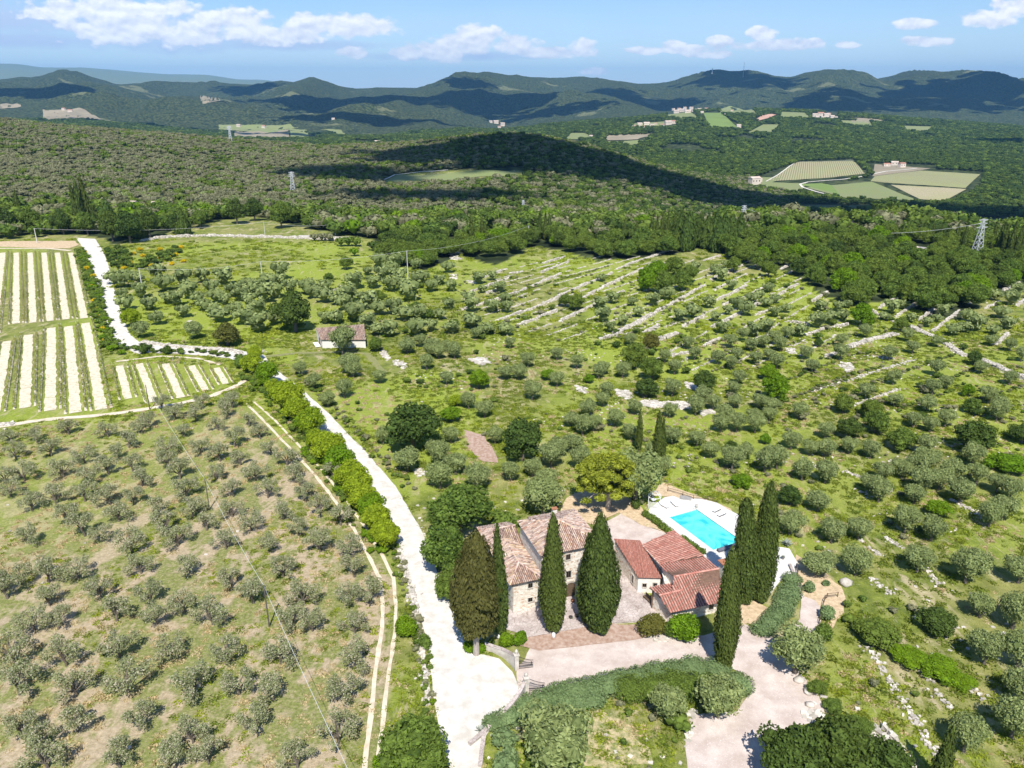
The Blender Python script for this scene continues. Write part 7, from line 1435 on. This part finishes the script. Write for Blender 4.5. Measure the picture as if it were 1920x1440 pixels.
def pylon(px, py, ty, label, wd=3.2, r=.09):
    b = P(px, py); u = (720 - ty) / FP; h = H + (-sp + u * cp) / (cp + u * sp) * b.y - b.z; e = empty('lattice_pylon', b, R(15), label=label, cat='pylon', group='lattice electricity pylons')
    f = lambda t: wd / 2 * (1 - t) + .28 * t; C4 = ((-1, -1), (1, -1), (1, 1), (-1, 1)); lv = np.linspace(0, 1, 9)
    for x, y in C4: MB().tube([(x * f(0), y * f(0), -.5), (x * f(1), y * f(1), h)], r, 4).build('leg', M['steel'], e)
    br_ = MB()
    for i in range(8):
        for k in range(4):
            (xa, ya), (xb, yb) = C4[k], C4[(k + 1) % 4]; a_, b2_ = lv[i], lv[i + 1]; br_.tube([(xa * f(a_), ya * f(a_), h * a_), (xb * f(b2_), yb * f(b2_), h * b2_)], r * .6, 3); br_.tube([(xb * f(a_), yb * f(a_), h * a_), (xa * f(b2_), ya * f(b2_), h * b2_)], r * .6, 3)
    br_.build('bracing', M['steel'], e)
    for z in (.80, .89, .97):
        a = MB(); L_ = h * .13 * (1.25 if z < .85 else 1); a.tube([(-L_, 0, h * z), (0, 0, h * z + h * .015), (L_, 0, h * z)], r * .8, 4); a.tube([(-L_, 0, h * z), (0, 0, h * z - h * .03), (L_, 0, h * z)], r * .6, 4); a.build('crossarm', M['steel'], e)
    return b + Vector((0, 0, h * .9))
p1 = pylon(1828, 490, 410, 'tall lattice pylon at the right edge of the wood', 4.2, .14); p2 = pylon(1392, 424, 385, 'lattice pylon behind the dark conifers', 3.4, .14); p3 = pylon(550, 363, 322, 'lattice pylon on the left wooded hill', 4.5, .22); p4 = pylon(981, 395, 375, 'small pylon above the middle wood', 3, .16); p5 = pylon(433, 268, 236, 'distant thin pylon on the hill crest', 4, .4)
wire(p1, p2, 9, 'high voltage cable between the two right pylons', .06, 30)
# mast and beacon on the mountain
for a, b, ty, lb, r_ in ((1393, 143, 117, 'tall radio mast on the mountain crest', 2.6), (1335, 136, 128, 'small beacon building on the highest summit', 7.0)):
    b3 = P(a, b + 2); u = (720 - ty) / FP; h = H + (-sp + u * cp) / (cp + u * sp) * b3.y - b3.z; MB().tube([(0, 0, -20), (0, 0, h)], [r_, r_ * .4], 6).build('radio_mast', M['steel'], None, label=lb, cat='radio mast').location = b3
# dark conifers and cypresses of the tree belt
cyps = [(1012,448,396,8),(1022,450,398,8),(1030,450,400,8),(1062,452,420,16),(885,470,402,10),(905,462,405,9),(1240,455,400,9),(1250,457,398,9),(1230,458,404,8),(1262,455,402,9),(1220,455,408,9),(1170,455,410,8),(1192,460,415,10),(157,430,330,12),(168,428,328,13),(148,430,345,11),(183,432,385,14),(40,415,355,10),(1745,455,418,8),(1760,458,420,8),(1775,462,422,8),(1790,465,416,9),(1805,468,420,8),(1858,470,415,9),(1870,472,420,9),(1880,475,418,9),(1893,478,416,10),(1905,480,422,9),(1915,480,420,10),(1650,440,405,8),(1690,452,418,8),(1640,446,420,8)]
q = random.Random(8); cl_ = [(a, b, t, w_) for a, b, t, w_ in cyps]
pts = [P(a, b).xy[:] for a, b, t, w_ in cl_]; cyl = rank_labels('dark distant', 'cypress', pts)
for (a, b, t, w_), lb in zip(cl_, cyl):
    p = P(a, b); u = (720 - t) / FP; h = H + (-sp + u * cp) / (cp + u * sp) * p.y - p.z; o = obj('cypress_tree', q.choice(CYPM), label=lb, cat='cypress', group='distant cypresses of the wood'); ww = world_w(w_, p); o.location = p; o.scale = (ww / 1.5, ww / 1.5, h / 7.9); o.rotation_euler = (0, 0, q.uniform(0, 6))
con = [(1275,460,400),(1290,462,398),(1310,462,402),(1325,465,405),(1340,465,400),(1355,462,402),(1370,460,404),(1385,458,402),(1285,470,415),(1345,472,415),(208,438,376),(234,445,392),(262,446,398),(345,440,392),(180,436,398)]
cmesh = [lathe_crown('conifer_crown', cyp_prof(9, 2.6, .5, .18, .9, .8), M['dark_leaf'], 90 + i, 1300, .5, .3, 14, 12) for i in range(2)]
cw = rank_labels('blackish green', 'conifer', [P(a, b).xy[:] for a, b, t in con])
for (a, b, t), lb in zip(con, cw):
    p = P(a, b); u = (720 - t) / FP; h = H + (-sp + u * cp) / (cp + u * sp) * p.y - p.z; o = obj('conifer_tree', q.choice(cmesh), label=lb, cat='conifer', group='dark conifers in the wood'); o.location = p; k = h / 9.5; o.scale = (k * 1.1, k * 1.1, k * 1.05); o.rotation_euler = (0, 0, q.uniform(0, 6))
# ------------------------------------------------------------------ far fields, villages
def quadfield(name, mat, c4_, off, label, n=24):
    """bilinear sheet between four photo corners (near left, near right, far right, far left), draped"""
    A = [P(*p) for p in c4_]; s, t = np.meshgrid(np.linspace(0, 1, n), np.linspace(0, 1, n)); X = (A[0].x * (1 - s) + A[1].x * s) * (1 - t) + (A[3].x * (1 - s) + A[2].x * s) * t; Y = (A[0].y * (1 - s) + A[1].y * s) * (1 - t) + (A[3].y * (1 - s) + A[2].y * s) * t
    Z = terr(X, Y) + off; ii = np.arange(n * n).reshape(n, n); qd = np.stack([ii[:-1, :-1], ii[:-1, 1:], ii[1:, 1:], ii[1:, :-1]], -1).reshape(-1, 4); me = mesh_np(name, np.stack([X, Y, Z], -1), qd, mat=mat, smooth=True)
    if me.polygons[0].normal.z < 0: me.flip_normals()
    return obj(name, me, kind='structure', label=label)
def vmat(name, ca, cb, ang, sc_, cc=None):
    m, t, b = new_mat(name, .95, .1); q = NT(t); v = q.pos(); w_ = q.n('ShaderNodeTexWave'); w_.inputs['Scale'].default_value = sc_; w_.inputs['Distortion'].default_value = .3; q.l(q.map(v, (1, 1, 1), ang), w_.inputs['Vector'])
    c = q.mix(q.step(w_.outputs['Fac'], .3, .7), ca, cb); c = q.mix(q.step(q.noise(.012, 4, v, .6), .4, .65), c, q.mix(.45, c, cc or (0.30, 0.33, 0.12))); q.l(c, b.inputs['Base Color']); return m
V1 = vmat('vine_rows_upper', (0.20, 0.20, 0.09), (0.40, 0.35, 0.23), R(20), .075); V2 = vmat('vine_rows_right', (0.22, 0.23, 0.10), (0.34, 0.32, 0.19), R(-12), .08); V3_ = vmat('vine_rows_striped', (0.24, 0.22, 0.11), (0.52, 0.45, 0.31), R(-10), .05)
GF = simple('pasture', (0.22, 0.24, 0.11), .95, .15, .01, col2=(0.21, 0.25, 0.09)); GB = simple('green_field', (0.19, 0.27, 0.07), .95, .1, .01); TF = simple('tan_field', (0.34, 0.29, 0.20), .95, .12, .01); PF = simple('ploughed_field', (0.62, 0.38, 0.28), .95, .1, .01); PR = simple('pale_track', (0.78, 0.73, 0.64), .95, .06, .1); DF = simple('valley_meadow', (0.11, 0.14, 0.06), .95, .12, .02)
quadfield('valley_vineyard', V1, [(1438,340),(1560,333),(1600,302),(1492,304)], .5, 'pale vineyard with rows on the rise behind the valley road, left one'); quadfield('valley_vineyard', V1, [(1560,333),(1622,326),(1604,305),(1598,302)], .52, 'right wedge of the pale vineyard behind the valley road')
quadfield('valley_field', GF, [(1430,356),(1500,362),(1512,344),(1440,342)], .5, 'green field before the pale valley vineyard'); quadfield('valley_field', GF, [(1510,352),(1590,372),(1720,376),(1634,341)], .5, 'large green field inside the bend of the valley road'); quadfield('valley_field', GB, [(1500,346),(1575,366),(1560,348),(1540,344)], .55, 'brighter green corner inside the road bend')
quadfield('valley_vineyard', V2, [(1652,342),(1810,353),(1838,327),(1725,320)], .5, 'broad pale green vineyard on the right of the valley'); quadfield('valley_vineyard', V2, [(1632,340),(1660,343),(1730,320),(1640,331)], .52, 'left wedge of the broad pale green vineyard'); quadfield('valley_vineyard', V3_, [(1725,374),(1770,377),(1812,355),(1670,347)], .54, 'strongly striped vineyard below the broad pale one')
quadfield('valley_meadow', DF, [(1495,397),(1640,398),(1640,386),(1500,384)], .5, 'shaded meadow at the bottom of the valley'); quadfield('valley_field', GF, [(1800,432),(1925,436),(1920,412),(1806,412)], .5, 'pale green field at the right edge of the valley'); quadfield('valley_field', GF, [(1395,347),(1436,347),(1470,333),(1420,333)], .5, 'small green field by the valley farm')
quadfield('tree_nursery', TF, [(1636,331),(1700,323),(1745,316),(1640,308)], .5, 'tan ground of the young orchard by the valley hamlet')
def lane(pts, wpx, label, off=.9):
    W_ = [P(*p) for p in pts]; wd = world_w(wpx, W_[0]); line_ribbon('valley_road', PR, pts, wd, off, .3, kind='structure', label=label)
lane([(1570,370),(1530,360),(1505,352),(1500,346),(1515,342),(1580,337),(1620,331),(1660,322),(1720,316)], 4.5, 'pale valley road with a hairpin bend'); lane([(1436,341),(1465,324),(1492,305),(1560,303),(1600,301)], 2.2, 'pale track round the upper vineyard'); lane([(1805,424),(1860,420),(1905,416)], 5, 'pale track across the right valley field'); lane([(718,339),(740,329),(790,323),(840,320)], 3.5, 'pale track along the hill clearing')
quadfield('hill_clearing', GF, [(718,342),(975,331),(960,322),(745,328)], .4, 'grassy clearing on the shaded middle hill')
for i, (c_, mt, lb) in enumerate([([(435,261),(545,262),(540,243),(440,243)], TF, 'pale tan field behind the hill crest'), ([(548,262),(600,262),(575,244),(543,243)], GF, 'pale green field behind the hill crest'), ([(410,243),(560,240),(545,233),(410,234)], GF, 'long green field beyond the hill crest'),
     ([(1330,238),(1388,244),(1350,212),(1318,212)], GB, 'steep green field below the village'), ([(1410,230),(1440,222),(1460,214),(1432,215)], PF, 'reddish ploughed field below the village ridge'), ([(1135,264),(1195,262),(1230,252),(1140,254)], TF, 'tan field among the far woods'), ([(1146,278),(1190,272),(1210,264),(1140,266)], GF, 'pale green field among the far woods'), ([(1700,247),(1735,250),(1752,238),(1690,236)], GF, 'green clearing in the right far woods'),
     ([(78,226),(190,224),(160,206),(80,205)], TF, 'tan fields on the far left valley side'), ([(0,204),(40,200),(38,195),(0,196)], TF, 'small tan field at the far left edge'), ([(600,243),(668,254),(700,262),(640,244)], GF, 'thin pale field on the far middle ridge'), ([(1015,250),(1075,250),(1070,243),(1025,243)], GB, 'light green field by the distant hamlet'), ([(1600,232),(1660,230),(1650,222),(1590,222)], TF, 'tan terraces right of the village'), ([(1545,262),(1580,272),(1570,250),(1530,244)], TF, 'tan strip winding through the far woods'),
     ([(380,195),(425,193),(400,182),(375,183)], TF, 'pale clearing on the far left hills'), ([(1180,240),(1240,238),(1250,228),(1190,232)], GF, 'grey-green grove below the hamlet'), ([(1460,222),(1520,224),(1510,212),(1465,210)], GF, 'olive green field left of the right hand hamlet'), ([(1350,212),(1420,214),(1410,205),(1350,205)], GF, 'soft green field along the village ridge'), ([(1580,236),(1640,240),(1630,228),(1575,226)], GF, 'grey-green olive grove below the right hand hamlet'), ([(1400,250),(1440,252),(1470,234),(1430,234)], GF, 'narrow green field running down from the ploughed one'), ([(1250,222),(1310,224),(1300,214),(1250,213)], GF, 'pale green slope under the hilltop village'), ([(1060,262),(1110,262),(1100,250),(1070,250)], GF, 'green field between hill crest and tan field')]):
    quadfield('far_field', mt, c_, 1.4, lb, 16)
M['far_wall'] = simple('far_wall', (0.70, 0.60, 0.50), .9, .08, .05); M['far_roof'] = simple('far_roof', (0.46, 0.24, 0.17), .9, .12, .1); M['pale_roof'] = simple('pale_roof', (0.62, 0.50, 0.42), .9, .1, .1)
def far_house(px, py, wpx, label, hpx=None, rm='far_roof', q=random.Random(3)):
    p = P(px, py); ww = world_w(wpx, p); hh = ww * q.uniform(.38, .6) if hpx is None else world_w(hpx, p); dp = ww * q.uniform(.5, .7); e = empty('village_house', p, q.uniform(-.4, .4), label=label, cat='house'); MB().box((0, 0, hh / 2 - 1), (ww, dp, hh + 2)).build('wall', M['far_wall'], e)
    r = MB(); a, b, z = ww / 2 * 1.06, dp / 2 * 1.1, hh; r.add([(-a, -b, z), (a, -b, z), (a, b, z), (-a, b, z), (-a, 0, z + dp * .25), (a, 0, z + dp * .25)], [(0, 1, 5, 4), (2, 3, 4, 5), (1, 2, 5), (3, 0, 4), (3, 2, 1, 0)]); r.build('roof', M[rm], e)
    wn = max(2, int(ww / 5)); 
    for i in range(wn): MB().box((-ww / 2 + ww * (i + .5) / wn, -dp / 2 - .02, hh * .6), (ww / wn * .28, .08, hh * .22)).build('window', M['dark_glass'], e)
hs = [(1268,212,10,'left end house of the hilltop village'),(1279,210,9,'second house from the left in the hilltop village'),(1290,212,11,'large house in the hilltop village centre'),(1301,209,8,'fourth house along the hilltop village'),(1311,208,7,'right house of the hilltop village'),(1324,206,7,'small house just right of the hilltop village'),
 (1199,236,9,'left house of the ridge hamlet below the village'),(1212,235,11,'middle house of the ridge hamlet below the village'),(1222,237,8,'low house in the ridge hamlet'),(1252,234,12,'large pinkish house of the ridge hamlet'),(1262,232,9,'house at the right of the pinkish large one'),(1303,233,7,'lone house below the hilltop village'),
 (1528,219,9,'left house of the right hand hamlet'),(1538,217,11,'largest house of the right hand hamlet'),(1549,219,10,'third house of the right hand hamlet'),(1560,221,8,'right end house of the right hand hamlet'),(930,232,9,'upper house of the middle far hamlet'),(942,236,8,'lower house of the middle far hamlet'),(952,245,8,'house under the middle far hamlet'),
 (708,271,10,'pale farm behind the left hill crest'),(824,262,8,'small white house on the middle crest'),(448,238,8,'farmhouse at the tan field behind the crest'),(495,240,7,'second farmhouse near the tan field'),(120,207,7,'left distant farmhouse in the left valley'),(132,210,8,'right distant farmhouse in the left valley'),(1128,262,8,'farmhouse beside the tan far field'),(1108,258,7,'farmhouse left of the tan far field'),
 (1414,346,20,'valley farm at the left end of the vineyards'),(1422,341,12,'rear barn of the valley farm'),(1662,312,12,'left house of the valley hamlet'),(1677,310,12,'middle house of the valley hamlet'),(1690,314,13,'right house of the valley hamlet'),(1385,239,8,'small house at the edge of the green field'),(625,225,6,'distant house on the shaded hill'),(15,258,5,'')][:-1]
more = [(1262,207,6),(1273,206,7),(1284,205,6),(1296,205,7),(1306,214,7),(1316,212,6),(1190,238,6),(1206,240,7),(1230,234,6),(1242,237,7),(1270,235,6),(1532,222,7),(1543,223,7),(1554,216,6),(1567,222,6),(1578,224,5),(1350,207,5),(1372,209,5),(920,230,6),(936,240,6),(1360,216,5),(1420,211,5)]
ow = ['first', 'second', 'third', 'fourth', 'fifth', 'sixth', 'seventh', 'eighth', 'ninth', 'tenth', 'eleventh', 'twelfth', 'thirteenth', 'fourteenth', 'fifteenth', 'sixteenth', 'seventeenth', 'eighteenth', 'nineteenth', 'twentieth', 'twenty-first', 'twenty-second']
hs += [(a, b, w_, f'tiny far village house, {ow[i]} from the left of the tiny ones') for i, (a, b, w_) in enumerate(sorted(more))]
for a, b, w_, lb in hs: far_house(a, b, w_, lb, rm='pale_roof' if (a + b) % 3 else 'far_roof')
far_house(1557, 424, 22, 'red roofed house among trees on the right plateau', 13); far_house(1588, 426, 20, 'pale house right of the red roofed one', 9, 'pale_roof'); far_house(249, 388, 16, 'house glimpsed between trees on the upper left', 9, 'pale_roof'); far_house(292, 388, 12, 'small pinkish house in the upper left trees', 9, 'pale_roof'); far_house(1720, 413, 15, 'small house in shade at the valley edge', 7, 'pale_roof'); far_house(1710, 470, 18, 'pale shed beside the grey road', 6, 'pale_roof')
# ------------------------------------------------------------------ clouds overhead, whose shade lies on the hills
cm, ct, cb_ = new_mat('cloud', 1.0, 0.0); cb_.inputs['Base Color'].default_value = (.92, .93, .95, 1); M['cloud'] = cm
def cloud(px, py, rx, ry, seed, rot=0.0, alt=1500.0):
    """rx, ry: half sizes in metres of the shaded ground around a photo pixel"""
    g = P(px, py); c = g + sv * ((alt - g.z) / sv.z); r = np.random.default_rng(seed); V, F, b = [], [], 0; n = 26
    for i in range(n):
        a = i * 2.4; t = math.sqrt((i + .5) / n); x = rx * t * math.cos(a) * r.uniform(.8, 1.1); y = ry * t * math.sin(a) * r.uniform(.8, 1.1); s = (1.25 - .7 * t) * min(rx, ry) * r.uniform(.3, .5); X_ = x * math.cos(rot) - y * math.sin(rot); Y_ = x * math.sin(rot) + y * math.cos(rot)
        v = ICO2[0] * np.array([s * max(1, rx / max(ry, 1) * .6), s, s * .45]) * (1 + .18 * r.normal(size=(len(ICO2[0]), 1))); v = v + [X_, Y_, s * .2]; v[:, 2] = np.maximum(v[:, 2], -s * .12); V.append(v); F.append(ICO2[1] + b); b += len(v)
    for i in range(46):
        a = r.uniform(0, 6.283); t = r.uniform(.85, 1.38); s = min(rx, ry) * r.uniform(.05, .17) * (1.5 - .6 * t); x, y = rx * t * math.cos(a), ry * t * math.sin(a); v = ICO1[0] * np.array([s * 1.4, s, s * .5]) * (1 + .2 * r.normal(size=(len(ICO1[0]), 1))) + [x * math.cos(rot) - y * math.sin(rot), x * math.sin(rot) + y * math.cos(rot), 0]; V.append(v); F.append(ICO1[1] + b); b += len(v)
    o = obj('cloud', mesh_np('cloud', np.concatenate(V), tris=np.concatenate(F), mat=M['cloud'], smooth=True), kind='structure', label='white cumulus cloud drifting above the hills'); o.location = c
for i, (a, b, rx, ry, rot) in enumerate([(930, 282, 170, 120, 0), (1050, 292, 130, 130, -.5), (1160, 318, 120, 110, -.7), (1290, 352, 130, 80, -.5), (1420, 376, 130, 70, -.3), (1600, 396, 190, 70, 0), (1790, 404, 170, 60, 0), (820, 372, 90, 40, .2), (660, 330, 60, 60, 0),
   (330, 240, 420, 170, 0), (45, 172, 350, 420, 0), (590, 190, 420, 380, 0), (470, 172, 260, 260, 0), (790, 186, 700, 420, 0), (960, 176, 420, 380, 0), (700, 222, 520, 160, 0), (1150, 172, 260, 500, 0), (1390, 152, 420, 600, .2), (1235, 198, 300, 320, .3), (1030, 212, 420, 150, 0), (1720, 190, 900, 520, 0), (1880, 170, 900, 700, 0), (1560, 198, 420, 200, 0), (1880, 268, 90, 70, 0), (880, 158, 200, 300, 0), (560, 253, 160, 40, 0)]):
    cloud(a, b, rx, ry, i, rot, 1500 if i < 9 or b > 200 else 2000)
# ------------------------------------------------------------------ air
hm_ = bpy.data.materials.new('haze'); hm_.use_nodes = True; t = hm_.node_tree; t.nodes.clear(); q = NT(t); pv = q.n('ShaderNodeVolumePrincipled'); pv.inputs['Color'].default_value = (0.23, 0.58, 1.0, 1); pv.inputs['Density'].default_value = HAZE; pv.inputs['Anisotropy'].default_value = 0.0
o = q.n('ShaderNodeOutputMaterial'); q.l(pv.outputs[0], o.inputs['Volume'])
zb = float(GZ.min()) - 1.0; zt = max(float(GZ.max()), H) + 60.0
hz = MB().box((0, 15700, (zb + zt) / 2), (272000, 35600, zt - zb)).build('haze', hm_, None, kind='stuff', label='thin blue air haze over the whole landscape')
hm_.cycles.homogeneous_volume = True if hasattr(hm_.cycles, 'homogeneous_volume') else None
